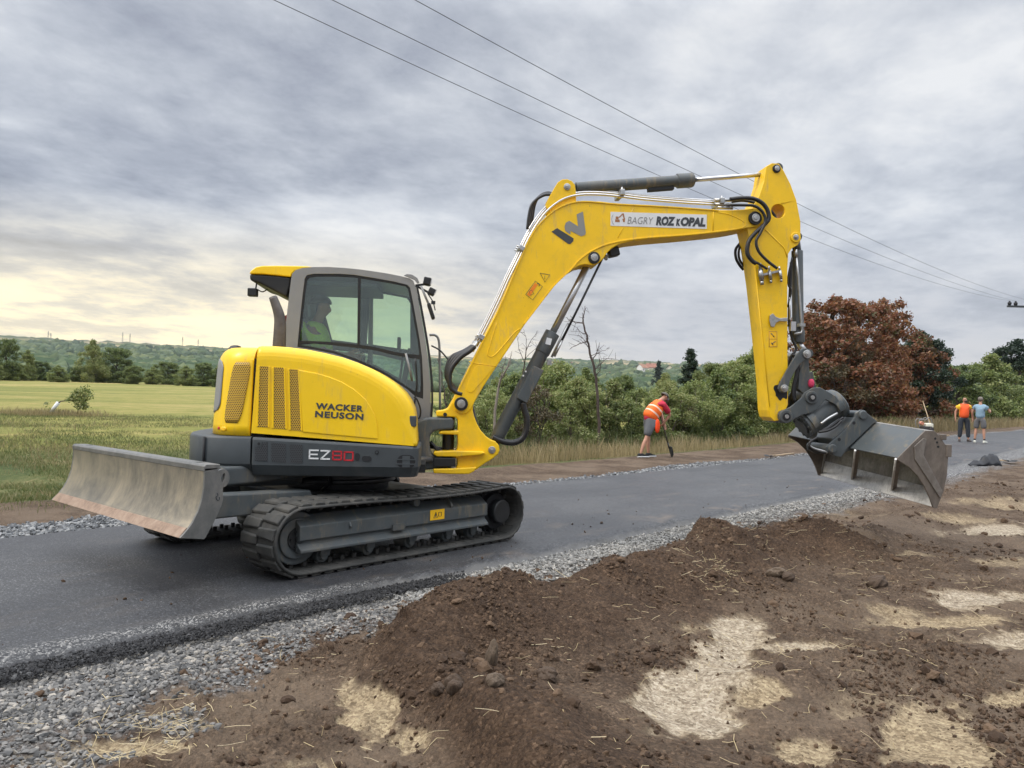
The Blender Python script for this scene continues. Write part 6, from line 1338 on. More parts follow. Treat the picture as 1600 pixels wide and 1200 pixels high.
# lattice masts on the skyline
def mast(px, d, h, lab):
    x, y, z = at_px(px, d, hz1); e = empty('lattice_mast', (x, y, z), label=lab, cat='mast', group='masts on the skyline')
    mb = MB()
    for sx, sy in ((-1, -1), (1, -1), (1, 1), (-1, 1)): mb.bar((sx*1.3, sy*1.3, 0), (sx*.25, sy*.25, h), .2, .2)
    for k in range(5):
        z0 = h*k/5; f0 = 1.6-1.3*k/5; f1 = 1.6-1.3*(k+1)/5; mb.bar((-f0, -f0, z0), (f1, -f1, z0+h/5), .14, .14); mb.bar((f0, f0, z0), (-f1, f1, z0+h/5), .14, .14)
    mb.build('mast', M['charcoal'], e); mb = MB()
    for z0, w in ((h*.72, 5), (h*.86, 4)): mb.box((0, 0, z0), (w, .5, .5))
    mb.build('cross_arm', M['charcoal'], e)
for px, top, lab in ((72.5, 517, 'leftmost thin mast on the skyline'), (76.5, 520, 'thin mast right beside the leftmost one on the skyline'), (189, 519, 'third thin mast from the left, above the tall field tree'), (200.5, 521, 'fourth thin mast from the left, above the tall field tree'), (283, 526, 'fifth thin mast from the left on the skyline'), (307.5, 530, 'thin mast on the skyline nearest the excavator')):
    yh = 623.6+.02646*(px-800); d = 1900; x, y, z = at_px(px, d, hz1); r_ = ray(px, 600); zt = CAM[2]+d/math.hypot(r_[0], r_[1])*(yh-top)/FPX; mast(px, d, max(zt-z, 8), lab)
# ============================================================ trees and shrubs
def leaves(name, C, n, size, mat, parent, up=.3, sd=1):
    r = np.random.default_rng(sd); C = np.asarray(C, float); w = C[:, 3]**2; idx = r.choice(len(C), n, p=w/w.sum())
    d = r.normal(size=(n, 3)); d /= np.linalg.norm(d, axis=1)[:, None]; u = r.uniform(size=n)**(1/1.9)
    P = C[idx, :3]+d*(C[idx, 3]*u)[:, None]*np.array([1.15, 1.15, .75])
    P += r.normal(size=(n, 3))*size*.8
    nrm = d*.5+r.normal(size=(n, 3))*.7+np.array([0, 0, up]); nrm /= np.linalg.norm(nrm, axis=1)[:, None]
    t = np.cross(nrm, r.normal(size=(n, 3))); t /= np.linalg.norm(t, axis=1)[:, None]; b = np.cross(nrm, t)
    s = size*r.uniform(.55, 1.35, n)[:, None]; t = t*s*.85; b = b*s*.5; fold = nrm*s*.18
    V = np.stack([P-t, P-b-fold*0+fold, P+t, P+b+fold], 1).reshape(-1, 3); F = np.arange(4*n).reshape(-1, 4)
    return npmesh(name, V, F, mat, parent)
def limb(mb, p0, p1, r0, r1, rr, n=5, wig=.08, sides=6):
    p0, p1 = np.array(p0, float), np.array(p1, float); ln = np.linalg.norm(p1-p0); pts = [p0]
    for i in range(1, n): t = i/n; q = p0+(p1-p0)*t; q[2] += ln*.10*math.sin(math.pi*t); pts.append(q+rr.normal(size=3)*ln*wig*.5)
    pts.append(p1); mb.tube([tuple(p) for p in pts], [r0+(r1-r0)*i/n for i in range(n+1)], sides); return pts
def make_tree(kind, h, w, base, K, nl, size, mat, sd, stems=1, tr=.1, lab=None, shape='oval', bark=None, cr=.2):
    """proto tree of height h (m), crown width w, crown from base*h up"""
    r = np.random.default_rng(sd); e = empty(kind, (0, 0, 0)); C = []; off = r.uniform(0, 99, 2)
    while len(C) < K:
        a = r.uniform(0, 6.283); zt = r.uniform(0, 1); q = math.sqrt(r.uniform(0, 1))
        if shape == 'oval': prof = math.sin(math.pi*min(1, (zt*.92+.12)))**.6
        elif shape == 'cone': prof = (1-zt)**.85*.95+.03
        else: prof = (1-zt**4)**.5*(.6+.4*min(1, zt*2.4))
        prof *= (.78 if 'chestnut' not in kind else .72)+(.5 if 'chestnut' not in kind else 1.0)*float(fbm(np.array([a*.9+off[0]]), np.array([zt*(2.5 if 'chestnut' not in kind else 4)+off[1]]), 2, sd)[0])
        C.append((q*prof*w/2*math.cos(a), q*prof*w/2*math.sin(a), (base+(1-base)*zt*.95)*h, cr*(w*.5)*r.uniform(.55, 1.25)*(1-.35*zt if shape != 'cone' else .9-.6*zt)))
    mb = MB(); bark = bark or M['bark']
    tops = []
    for s in range(stems):
        a = 6.283*s/stems+r.uniform(0, 1); sp = 0 if stems == 1 else w*.10
        top = (sp*2.2*math.cos(a), sp*2.2*math.sin(a), h*(.88 if stems == 1 else r.uniform(.6, .85))); p0 = (sp*.4*math.cos(a), sp*.4*math.sin(a), -.15)
        tops.append(limb(mb, p0, top, tr*(1 if stems == 1 else .55), tr*.15, r, 7, .025, 8))
    order = r.permutation(K)[:min(K, 26 if stems == 1 else 16)]
    for k in order:
        c = C[k]; st = tops[k % stems]; zi = max(1, min(len(st)-2, int((c[2]/h)*.72*len(st)))); limb(mb, st[zi], c[:3], tr*.32, tr*.06, r, 4, .07, 5)
    trunk = mb.build('trunk' if stems == 1 else 'stem', bark, e)
    leaves('crown', C, nl, size, mat, e, sd=sd+1); e['h'] = h; return e
PROTO = {}
def proto(key, *a, **k): PROTO[key] = make_tree(*a, **k); return PROTO[key]
proto('shrubA', 'leafy_shrub', 3.0, 3.4, .02, 110, 20000, .052, M['leaf_green'], 11, stems=4, tr=.05, cr=.21)
proto('shrubB', 'leafy_shrub', 3.0, 3.0, .02, 90, 16000, .048, M['leaf_green'], 12, stems=5, tr=.05, cr=.20)
proto('shrubC', 'leafy_shrub', 3.2, 2.6, .05, 38, 10000, .065, M['leaf_mid'], 13, stems=3, tr=.05, cr=.30)
proto('thin', 'thin_shrub', 3.2, 2.6, .10, 40, 3800, .055, M['leaf_brown'], 14, stems=5, tr=.05, cr=.26, bark=M['deadbark'])
proto('red', 'chestnut_tree', 8.0, 7.5, .08, 190, 27000, .115, M['leaf_red'], 21, tr=.2, cr=.105, shape='round')
proto('red2', 'chestnut_tree', 7.0, 6.5, .03, 170, 24000, .11, M['leaf_red'], 22, tr=.16, cr=.12)
proto('green', 'broadleaf_tree', 6.0, 6.0, .02, 130, 30000, .10, M['leaf_mid'], 31, tr=.15, cr=.19, shape='round')
proto('greenL', 'broadleaf_tree', 6.0, 6.4, .02, 120, 26000, .105, M['leaf_green'], 32, tr=.15, cr=.19)
proto('pine', 'pine_tree', 8.0, 5.0, .25, 46, 14000, .13, M['leaf_dark'], 41, tr=.14, cr=.24)
proto('spruce', 'spruce_tree', 8.0, 4.6, .02, 120, 18000, .12, M['leaf_dark'], 42, tr=.12, shape='cone', cr=.22)
used = set()
def plant(key, px, d, top, lab, cat_, wk=1.0, rz=None, group=None, zfun=None, hmin=.4, ymin=None):
    r = ray(px, 600); az = math.atan2(r[1], r[0])
    if ymin: d = max(d, (ymin-CAM[1])/math.sin(az))
    x, y, z = at_px(px, d, zfun or gz1); yh = 623.6+.02646*(px-800); r = ray(px, 600); hh = math.hypot(r[0], r[1])
    zt = CAM[2]+d/hh*(yh-top)/FPX; p = PROTO[key]; o = p if key not in used else copy_tree(p); used.add(key)
    s = max(zt-z, hmin)/p['h']; o.location = (x, y, z-.03); o.scale = (s*wk, s*wk, s); o.rotation_euler = (0, 0, random.uniform(0, 6.28) if rz is None else rz)
    o['label'] = lab; o['category'] = cat_
    if group: o['group'] = group
    return o
G1 = 'shrubs of the thicket behind the road'
for a in [('shrubC', 702, 27, 604, 'low green shrub seen just right of the cab handrail'), ('shrubB', 742, 23, 592, 'green shrub behind the foot of the boom'),
          ('shrubA', 772, 20, 600, 'green shrub behind the lower end of the boom cylinder'), ('shrubB', 806, 22, 578, 'leafy shrub filling the gap between boom and boom cylinder'),
          ('thin', 838, 19, 588, 'sparse brownish shrub right of the boom cylinder'), ('shrubA', 872, 24, 556, 'tallest green shrub left of the bare dead tree'),
          ('shrubB', 904, 21, 585, 'bushy green shrub at the left foot of the dead tree'), ('shrubC', 958, 21, 592, 'green shrub at the right foot of the dead tree'),
          ('shrubA', 1000, 20, 600, 'green shrub directly behind the bending worker'), ('shrubB', 1042, 21.5, 592, 'leafy shrub just right of the bending worker'),
          ('thin', 1062, 19, 612, 'thin brown twiggy shrub a step right of the bending worker'), ('shrubA', 1086, 24, 588, 'green shrub in front of the spruce'),
          ('shrubC', 1120, 21, 578, 'green shrub right of the spruce'), ('shrubA', 1150, 22, 556, 'broad pale green shrub left of the hanging arm'),
          ('shrubB', 1184, 24, 540, 'tall light shrub half hidden by the hanging arm'), ('thin', 1206, 20, 590, 'twiggy brownish shrub behind the foot of the arm'), ('shrubA', 1236, 25, 560, 'green shrub behind the bucket linkage'),
          ('shrubB', 1270, 23, 612, 'low shrub right behind the tilting coupler')]:
    plant(*a[:4], a[4], 'shrub', wk=1.05, group=G1, ymin=7.0)
G2 = 'second row of shrubs in the thicket'
for a in [('greenL', 786, 36, 580, 'darker shrub farther back left of the boom cylinder'), ('green', 850, 38, 562, 'dark green bush farther back behind the tallest shrub'), ('greenL', 915, 40, 574, 'bush of the second row behind the dead tree'),
          ('green', 975, 42, 583, 'bush of the second row left above the bending worker'), ('greenL', 1040, 40, 582, 'bush of the second row just left of the spruce'), ('green', 1125, 42, 563, 'dark rounded bush right behind the spruce'), ('greenL', 1185, 38, 535, 'tall bush of the second row behind the arm')]:
    plant(*a[:4], a[4], 'bush', wk=.9, group=G2, ymin=9)
plant('spruce', 1078, 50, 537, 'dark pointed spruce standing behind the green thicket', 'spruce', wk=1.15)
plant('spruce', 1029, 330, 560, 'dark conifer among the houses of the far village', 'conifer', wk=1.1, zfun=lambda x, y: hz1(x, y))
plant('red', 1302, 42, 455, 'tall reddish brown chestnut, nearest to the excavator arm', 'chestnut tree', wk=1.25, ymin=7.5)
plant('red', 1378, 44, 460, 'tall reddish brown chestnut, right of the one nearest the arm', 'chestnut tree', wk=.88, rz=2.1, ymin=7.5)
plant('red', 1342, 46, 466, 'brown chestnut filling the gap between the two tallest red ones', 'chestnut tree', wk=1.0, rz=5.1, ymin=7.5)
plant('red2', 1432, 43, 512, 'lower russet chestnut at the right end of the red row', 'chestnut tree', wk=1.05, ymin=7.5)
plant('red2', 1340, 38, 560, 'low bushy brown chestnut in front of the tall red ones', 'chestnut tree', wk=1.25, ymin=7.5)
plant('red2', 1398, 37, 585, 'low rusty orange chestnut right above the bucket', 'chestnut tree', wk=1.3, rz=1.0, ymin=7.5)
plant('red', 1262, 46, 480, 'reddish chestnut partly hidden behind the bucket cylinder', 'chestnut tree', wk=.8, rz=4.0, ymin=7.5)
plant('thin', 1318, 38, 560, 'brown green twiggy shrub before the red trees, close to the coupler', 'shrub', wk=1.5, rz=2.0, ymin=6.2)
plant('greenL', 1362, 38, 612, 'low olive green bush under the red trees above the bucket', 'bush', wk=1.4, rz=2.0, ymin=6.2)
plant('thin', 1338, 35, 520, 'pale twiggy shrub growing up through the red trees', 'shrub', wk=.7, ymin=6.5)
plant('pine', 1438, 52, 512, 'dark green pine showing behind the red trees', 'pine tree', wk=1.0, ymin=7.5)
plant('pine', 1460, 54, 528, 'smaller dark pine right behind the end of the red trees', 'pine tree', wk=.9, ymin=7.5)
plant('pine', 1590, 60, 526, 'dark pine at the right edge above the green trees', 'pine tree', wk=1.2, ymin=7.5)
for a in [('green', 1498, 44, 566, 'green tree right of the red chestnuts, behind the man in orange'), ('greenL', 1548, 46, 552, 'light green tree behind the man in blue'), ('green', 1600, 45, 556, 'green tree at the right edge of the picture'), ('greenL', 1522, 40, 600, 'lower green tree between and behind the two standing men'), ('green', 1575, 40, 596, 'lower green tree right of the man in blue'), ('green', 1468, 41, 615, 'small green tree beside the last red chestnut')]:
    plant(*a[:4], a[4], 'tree', wk=1.15, group='green trees behind the two standing men', ymin=7.5)
def fz(x, y): return gz1(x, y)
for a in [('greenL', 143, 112, 530, 'tall bright green tree standing out of the far field edge', .75), ('green', 182, 114, 541, 'dark tree touching the right side of the tall bright green one', 1.2), ('green', 8, 112, 527, 'dark tree at the left edge of the picture beyond the field', .8), ('greenL', 42, 114, 546, 'pale tree next to the one at the left picture edge', .7)]:
    plant(*a[:4], a[4], 'tree', wk=a[5])
for i, (px, top) in enumerate([(-8, 568), (22, 566), (62, 563), (90, 570), (118, 573), (160, 566), (208, 570), (238, 573), (262, 564), (290, 571), (318, 565), (338, 574), (352, 568)]):
    names = ['first', 'second', 'third', 'fourth', 'fifth', 'sixth', 'seventh', 'eighth', 'ninth', 'tenth', 'eleventh', 'twelfth', 'thirteenth']
    plant(('green', 'greenL')[i % 2], px, 108+i % 3*4, top, f'{names[i]} bush from the left in the hedge along the far field edge', 'bush', wk=1.35, group='bushes along the far field edge')
for k in set(PROTO)-used: bpy.data.objects.remove(PROTO[k])
for o in list(bpy.data.objects):
    if 'h' in o.keys(): del o['h']
# ---------------- dead tree drawn limb by limb
def px_tree(name, depth, limbs, lab, cat_, mat, base_r, sd):
    r = np.random.default_rng(sd); x0, y0 = limbs[0][0][0]; b = DP(x0, y0, depth); base = Vector((b[0], b[1], gz1(b[0], b[1])-.03)); e = empty(name, base, label=lab, cat=cat_)
    for li, (pts, r0, r1) in enumerate(limbs):
        dz = r.uniform(-.5, .5) if li else 0; P = []
        n = len(pts)
        for i, (x, y) in enumerate(pts): P.append(Vector(DP(x, y, depth+dz*i/(n-1)))-base)
        if li == 0: P[0] = Vector((0, 0, 0))
        sm = smooth_path([tuple(p) for p in P], 3); sm = [tuple(np.array(p)+r.normal(size=3)*(.012 if 0 < j < len(sm)-1 else 0)) for j, p in enumerate(sm)]
        mb = MB(); mb.tube(sm, [r0+(r1-r0)*j/(len(sm)-1) for j in range(len(sm))], 6)
        # twigs
        for t in range(0 if li == 0 else 3+n):
            k = r.integers(1, len(sm)-1); p = np.array(sm[k]); q = p+r.normal(size=3)*np.array([.12, .12, .10])+np.array([0, 0, .05]); s = q+r.normal(size=3)*.08; mb.tube([tuple(p), tuple(q), tuple(s)], [.006, .004, .002], 4)
        mb.build('trunk' if li == 0 else 'limb', mat, e)
px_tree('dead_tree', 21, [([(934, 704), (936, 660), (934, 625), (931, 590), (926, 566), (921, 545), (917, 525), (911, 503)], .045, .022),
    ([(911, 503), (912, 492), (914, 478)], .022, .008), ([(911, 505), (900, 504), (890, 500), (884, 496)], .016, .006), ([(919, 535), (908, 536), (899, 541), (890, 546)], .016, .005), ([(926, 565), (933, 548), (937, 535)], .016, .005),
    ([(929, 578), (940, 566), (950, 560), (968, 563)], .014, .004), ([(931, 590), (938, 575), (936, 560)], .014, .005), ([(921, 545), (912, 530), (903, 524)], .012, .004), ([(924, 556), (941, 549), (953, 545)], .010, .003), ([(917, 522), (905, 518), (898, 510)], .010, .003)],
    'bare dead tree with a dark crooked trunk behind the road verge', 'dead tree', M['deadbark'], .05, 5)
px_tree('bare_bush', 24, [([(812, 640), (815, 600), (820, 570), (822, 545)], .03, .014), ([(820, 570), (812, 545), (808, 525)], .012, .004), ([(822, 548), (830, 532), (838, 520)], .012, .004), ([(822, 550), (822, 530), (818, 518)], .010, .003), ([(821, 560), (836, 545), (846, 540)], .010, .003)],
    'leafless twiggy bush whose top shows between boom and boom cylinder', 'bush', M['deadbark'], .03, 6)
px_tree('bare_bush', 17, [([(770, 640), (778, 610), (790, 580), (797, 560)], .035, .015), ([(790, 580), (797, 566), (800, 548)], .012, .004), ([(780, 606), (786, 575), (790, 556)], .012, .004)], 'grey leaning bare branch just right of the boom foot', 'bush', M_simple('grey_bark', (.2, .17, .14), .8), .03, 8)
px_tree('bare_bush', 17, [([(694, 690), (697, 640), (692, 600), (684, 560)], .02, .010), ([(697, 640), (705, 600), (707, 570)], .010, .004), ([(693, 605), (703, 585), (700, 560)], .008, .003)], 'thin bare twigs just right of the cab handrail', 'bush', M['deadbark'], .03, 9)
# young tree with a white trunk guard, bent over
b = DP(82, 641, 27); bx, by = b[0], b[1]; bz = gz1(bx, by); e = empty('young_tree', (bx, by, bz), label='small bent young tree with a white trunk guard in the field', cat='young tree')
Ld = lambda x, y: tuple(Vector(DP(x, y, 27))-Vector((bx, by, bz)))
mb = MB(); mb.tube([(0, 0, -.05), Ld(82, 640), Ld(88, 632), Ld(95, 627), Ld(106, 626), Ld(120, 627), Ld(132, 620)], [.03, .028, .026, .022, .018, .014, .006], 7); mb.build('trunk', M['bark'], e)
mb = MB(); mb.tube([Ld(80, 645), Ld(85, 637), Ld(91, 629)], .065, 10); mb.build('trunk_guard', M['decal_white'], e)
C = [(*Ld(x, y), r) for x, y, r in ((112, 622, .14), (122, 614, .18), (130, 622, .2), (134, 610, .16), (124, 633, .16), (132, 636, .12), (139, 616, .12), (74, 633, .08))]; leaves('crown', C, 500, .07, M['leaf_mid'], e, sd=77)
# ---------------- grass
def blades(name, x, y, h, w, mat, lab, lean=.35, z0=0.0, seg2=True):
    n = len(x); a = rng.uniform(0, 6.283, n); la = rng.uniform(0, 6.283, n); l = rng.uniform(.05, lean, n)*h
    s = np.stack([np.cos(a), np.sin(a), 0*a], -1)*(w/2)[:, None]; P = np.stack([x, y, ground_z(x, y, False)-.01+z0], -1)
    d = np.stack([np.cos(la)*l, np.sin(la)*l, h], -1); mid = P+d*.5*np.array([.6, .6, 1.1]); tip = P+d
    V = np.stack([P-s, P+s, mid+s*.7, tip, mid-s*.7], 1).reshape(-1, 3); F = np.arange(5*n).reshape(-1, 5)
    tag(npmesh(name, V, F, mat), lab, 'grass', kind='stuff')
def region(n, px0, px1, d0, d1, f):
    px = rng.uniform(px0, px1, n); d = np.exp(rng.uniform(math.log(d0), math.log(d1), n)); r = cF[None]+((px-800)/FPX)[:, None]*cR[None]; h = np.hypot(r[:, 0], r[:, 1])
    x = CAM[0]+d*r[:, 0]/h; y = CAM[1]+d*r[:, 1]/h; k = rng.uniform(size=n) < f(x, y); return x[k], y[k]
gg = lambda x, y: sst(3.9, 4.5, y+.25*fbm(x*1.3, y*1.3, 3, 60))
x, y = region(90000, -40, 420, 9, 34, lambda x, y: gg(x, y)*sst(-.35, .15, fbm(x*.7, y*.7, 3, 200)+.1)); blades('bank_grass', x, y, rng.uniform(.03, .085, len(x))*(.6+.8*vnoise(x*.8, y*.8, 201)), rng.uniform(.007, .014, len(x)), M['grass_green'], 'short green and yellowing grass on the bank beyond the road', .8)
x, y = region(15000, -40, 420, 9, 30, lambda x, y: gg(x, y)*(sst(.05, .35, fbm(x*.5, y*.5, 3, 210))*.8+.9*sst(5.0, 4.3, y))); blades('dry_grass', x, y, rng.uniform(.07, .20, len(x))*(.5+.9*vnoise(x*.6, y*.6, 211)), rng.uniform(.005, .009, len(x)), M['grass_dry'], 'tufts of dry straw coloured grass on the bank left of the excavator', .6)
c = GP(75, 668, -.1); x = rng.normal(c[0], 1.0, 3500); y = rng.normal(c[1], .8, 3500); blades('dry_grass', x, y, rng.uniform(.10, .32, len(x)), rng.uniform(.006, .010, len(x)), M['grass_dry'], 'dry grass clump around the foot of the bent young tree', .5)
x, y = region(90000, 660, 1330, 12, 42, lambda x, y: sst(4.5, 5.1, y+.3*fbm(x*.8, y*.8, 3, 220))*sst(7.5, 6.0, y)); blades('verge_grass', x, y, rng.uniform(.15, .62, len(x))*(.6+.5*vnoise(x*.9, y*.9, 221)), rng.uniform(.007, .013, len(x)), M['grass_dry'], 'tall dry grass along the foot of the thicket', .45)
x, y = region(40000, 660, 1330, 13, 44, lambda x, y: sst(5.4, 6.2, y)*sst(10.5, 7, y)); blades('verge_weeds', x, y, rng.uniform(.2, .8, len(x)), rng.uniform(.010, .02, len(x)), M['grass_green'], 'green weeds between the dry grass and the shrubs', .5)
x, y = region(60000, 1300, 1660, 27, 95, lambda x, y: sst(3.3, 4.0, y+.3*fbm(x*.5, y*.5, 3, 230))*sst(7.5, 6, y)); blades('roadside_grass', x, y, rng.uniform(.3, .95, len(x)), rng.uniform(.012, .022, len(x)), M['grass_dry'], 'tall dry grass behind the two standing men', .5)
x, y = region(4000, -40, 420, 7, 12, lambda x, y: sst(3.1, 3.6, y)*sst(4.6, 4.0, y)*.8); blades('sparse_grass', x, y, rng.uniform(.03, .10, len(x)), rng.uniform(.004, .008, len(x)), M['grass_green'], 'sparse short grass on the bare strip at the left edge', .8)

# ---------------- air: far things fade a little
zl_ = -3.0; zt_ = 230.0
mb = MB(); mb.box((CAM[0], CAM[1], (zl_+zt_)/2), (4800, 4800, zt_-zl_))
hm = bpy.data.materials.new('haze'); hm.use_nodes = True; ht_ = hm.node_tree; ht_.nodes.remove(ht_.nodes['Principled BSDF'])
pv = ht_.nodes.new('ShaderNodeVolumePrincipled'); pv.inputs['Color'].default_value = (.80, .86, .95, 1); pv.inputs['Density'].default_value = .00010; pv.inputs['Anisotropy'].default_value = .2
ht_.links.new(pv.outputs[0], ht_.nodes['Material Output'].inputs['Volume']); tag(mb.build('haze', hm, None), kind='stuff', label='thin haze in the air over the fields', cat='haze')
# ============================================================ people
def skin_mesh(name, verts, edges, radii, mat, parent, sub=2, root=0):
    me = bpy.data.meshes.new('tmp'); me.from_pydata(verts, edges, []); o = bpy.data.objects.new('tmp', me); COL.objects.link(o)
    o.modifiers.new('s', 'SKIN').use_smooth_shade = True; sv = me.skin_vertices[0].data
    for i, r in enumerate(radii): sv[i].radius = r if isinstance(r, tuple) else (r, r); sv[i].use_root = (i == root)
    if sub: s = o.modifiers.new('ss', 'SUBSURF'); s.levels = sub; s.render_levels = sub
    dg = bpy.context.evaluated_depsgraph_get(); m2 = bpy.data.meshes.new_from_object(o.evaluated_get(dg)); bpy.data.objects.remove(o)
    m2.name = name; m2.materials.clear(); m2.materials.append(mat)
    for p in m2.polygons: p.use_smooth = True
    r = bpy.data.objects.new(name, m2); COL.objects.link(r); r.parent = parent; return r
def ell(name, c, r, mat, parent, rot=None, cut=None, sub=3):
    bm = bmesh.new(); bmesh.ops.create_icosphere(bm, subdivisions=sub, radius=1)
    if cut is not None: bmesh.ops.delete(bm, geom=[v for v in bm.verts if v.co.z < cut], context='VERTS')
    for v in bm.verts: v.co = Vector((v.co.x*r[0], v.co.y*r[1], v.co.z*r[2]))
    if rot: bmesh.ops.rotate(bm, verts=bm.verts, matrix=Matrix.Rotation(rot[1], 3, rot[0]))
    for v in bm.verts: v.co += Vector(c)
    me = bpy.data.meshes.new(name); bm.to_mesh(me); bm.free(); me.materials.append(mat)
    for p in me.polygons: p.use_smooth = True
    o = bpy.data.objects.new(name, me); COL.objects.link(o); o.parent = parent
    if cut is not None: s = o.modifiers.new('s', 'SOLIDIFY'); s.thickness = .006
    return o
def person(J, label, loc, heading, shirt, trousers, trouser_to, shoe, head_dir=(1, 0, 0), sleeve=.6, skin=None, build=1.0, sole=None, hair=None, hand_curl=.4):
    """J: joints in a local frame, x forward, y left, z up"""
    skin = skin or M['skin']; e = empty('person', loc, heading, label=label, cat='person')
    V = []; E_ = []; R_ = []; ix = {}
    def v(k, p, r): ix[k] = len(V); V.append(tuple(p)); R_.append(tuple(q*1.0 for q in r) if isinstance(r, tuple) else r); return ix[k]
    def ed(a, b): E_.append((ix[a], ix[b]))
    J = {k: Vector(p) for k, p in J.items()}; B = build
    v('pelvis', J['pelvis'], (.085*B, .10*B)); v('waist', J['waist'], (.085*B, .10*B)); v('chest', J['chest'], (.09*B, .11*B)); v('neck', J['neck'], .055)
    hd = Vector(head_dir).normalized(); up = (J['head']-J['neck']).normalized()
    v('skull', J['head'], (.078, .09)); v('crown', J['head']+up*.085, (.06, .065)); v('jaw', J['head']-up*.065+hd*.03, (.055, .058)); v('nose', J['head']-up*.015+hd*.105, .012)
    for a, b in (('pelvis', 'waist'), ('waist', 'chest'), ('chest', 'neck'), ('neck', 'jaw'), ('jaw', 'skull'), ('skull', 'crown'), ('skull', 'nose')): ed(a, b)
    for s in 'LR':
        v('sh'+s, J['shoulder'+s], .042*B); v('el'+s, J['elbow'+s], .040*B); v('wr'+s, J['wrist'+s], .027)
        ed('chest', 'sh'+s); ed('sh'+s, 'el'+s); ed('el'+s, 'wr'+s)
        d = (J['hand'+s]-J['wrist'+s]).normalized(); ax = d.cross(Vector((0, 1, 0))).normalized() if abs(d.y) < .9 else Vector((1, 0, 0)); sd = ax.cross(d).normalized()
        ax = -ax if ax.x < 0 else ax
        palm = J['wrist'+s]+d*.05; v('pa'+s, palm, (.016, .032)); ed('wr'+s, 'pa'+s)
        for f in range(4):
            o_ = ax*(f-1.5)*.021; ln = (.055, .065, .062, .048)[f]; q1 = palm+o_+d*.042; q2 = q1+d*ln*.5+sd*(-1 if s == 'L' else 1)*ln*hand_curl*.4; q3 = q2+d*ln*.35+sd*(-1 if s == 'L' else 1)*ln*hand_curl
            v(f'f{f}a'+s, q1, .0095); v(f'f{f}b'+s, q2, .0085); v(f'f{f}c'+s, q3, .0075); ed('pa'+s, f'f{f}a'+s); ed(f'f{f}a'+s, f'f{f}b'+s); ed(f'f{f}b'+s, f'f{f}c'+s)
        t1 = J['wrist'+s]+d*.03+ax*.035; t2 = t1+d*.035+ax*.012; v('t1'+s, t1, .010); v('t2'+s, t2, .009); ed('pa'+s, 't1'+s); ed('t1'+s, 't2'+s)
        v('hi'+s, J['hip'+s], .065*B); v('kn'+s, J['knee'+s], .052*B); v('ca'+s, J['knee'+s]*.65+J['ankle'+s]*.35+Vector((-.012, 0, 0)), .053); v('an'+s, J['ankle'+s], .034); v('to'+s, J['toe'+s]*.35+J['ankle'+s]*.65-Vector((0, 0, .02)), .024)
        ed('pelvis', 'hi'+s); ed('hi'+s, 'kn'+s); ed('kn'+s, 'ca'+s); ed('ca'+s, 'an'+s); ed('an'+s, 'to'+s)
    skin_mesh('body', V, E_, R_, skin, e)
    # shirt
    V = []; E_ = []; R_ = []; ix.clear()
    v('p', J['pelvis']+(J['waist']-J['pelvis'])*-.35, (.17*B, .20*B)); v('w', J['waist'], (.165*B, .19*B)); v('c', J['chest'].lerp(J['waist'], .25), (.16*B, .19*B)); v('u', J['chest'].lerp(J['neck'], .25), (.12*B, .15*B)); v('n', J['neck']*.85+J['chest']*.15, .07)
    ed('p', 'w'); ed('w', 'c'); ed('c', 'u'); ed('u', 'n')
    for s in 'LR': v('s'+s, J['shoulder'+s]-Vector((0, 0, .015)), .080*B); v('e'+s, J['shoulder'+s].lerp(J['elbow'+s], sleeve), .080*B); ed('u', 's'+s); ed('s'+s, 'e'+s)
    sh = skin_mesh('shirt', V, E_, R_, shirt, e)
    V = []; E_ = []; R_ = []; ix.clear()
    v('p', J['pelvis'], (.15*B, .185*B)); v('w', J['pelvis'].lerp(J['waist'], .35), (.15*B, .18*B)); ed('p', 'w')
    for s in 'LR':
        v('h'+s, J['hip'+s], .115*B); ed('p', 'h'+s)
        if trouser_to <= 1: v('k'+s, J['hip'+s].lerp(J['knee'+s], trouser_to), .105*B); ed('h'+s, 'k'+s)
        else: v('k'+s, J['knee'+s], .082*B); v('q'+s, J['knee'+s].lerp(J['ankle'+s], trouser_to-1), .066*B); ed('h'+s, 'k'+s); ed('k'+s, 'q'+s)
    skin_mesh('trousers' if trouser_to > 1 else 'shorts', V, E_, R_, trousers, e)
    for s in 'LR':
        a, t = J['ankle'+s], J['toe'+s]; d = (t-a); d.z = 0; d.normalize(); w = Vector((-d.y, d.x, 0)); rings = []
        heel = a-d*.075
        for f, hw, zt in ((0, .030, .07), (.12, .038, .085), (.35, .040, .095), (.6, .045, .06), (.85, .042, .045), (1, .02, .03)):
            c = heel+d*f*.30; zb = min(a.z-.085, a.z-.075)+ (t.z-(a.z-.085))*f*.0; rings.append([c-w*hw+Vector((0, 0, zb-c.z)), c+w*hw+Vector((0, 0, zb-c.z)), c+w*hw*.9+Vector((0, 0, zb+zt-c.z)), c-w*hw*.9+Vector((0, 0, zb+zt-c.z))])
        mb = MB(); mb.loft(rings, smooth=True); so_ = mb.build('shoe', shoe, e, bevel=.01, seg=2)
        if sole:
            mb = MB(); mb.loft([[r[0]+(r[0]-r[1])*.06-Vector((0, 0, .004)), r[1]+(r[1]-r[0])*.06-Vector((0, 0, .004)), r[1]+(r[1]-r[0])*.06+Vector((0, 0, .022)), r[0]+(r[0]-r[1])*.06+Vector((0, 0, .022))] for r in rings]); mb.build('sole', sole, so_)
    # face and hair
    sdv = up.cross(hd).normalized(); hc = J['head']
    for k in (-1, 1):
        ell('eye', hc+hd*.076+sdv*k*.031+up*.012, (.009, .009, .006), M['dark'], e, sub=1); ell('ear', hc+sdv*k*.082-up*.01, (.018, .010, .028), skin, e, sub=2)
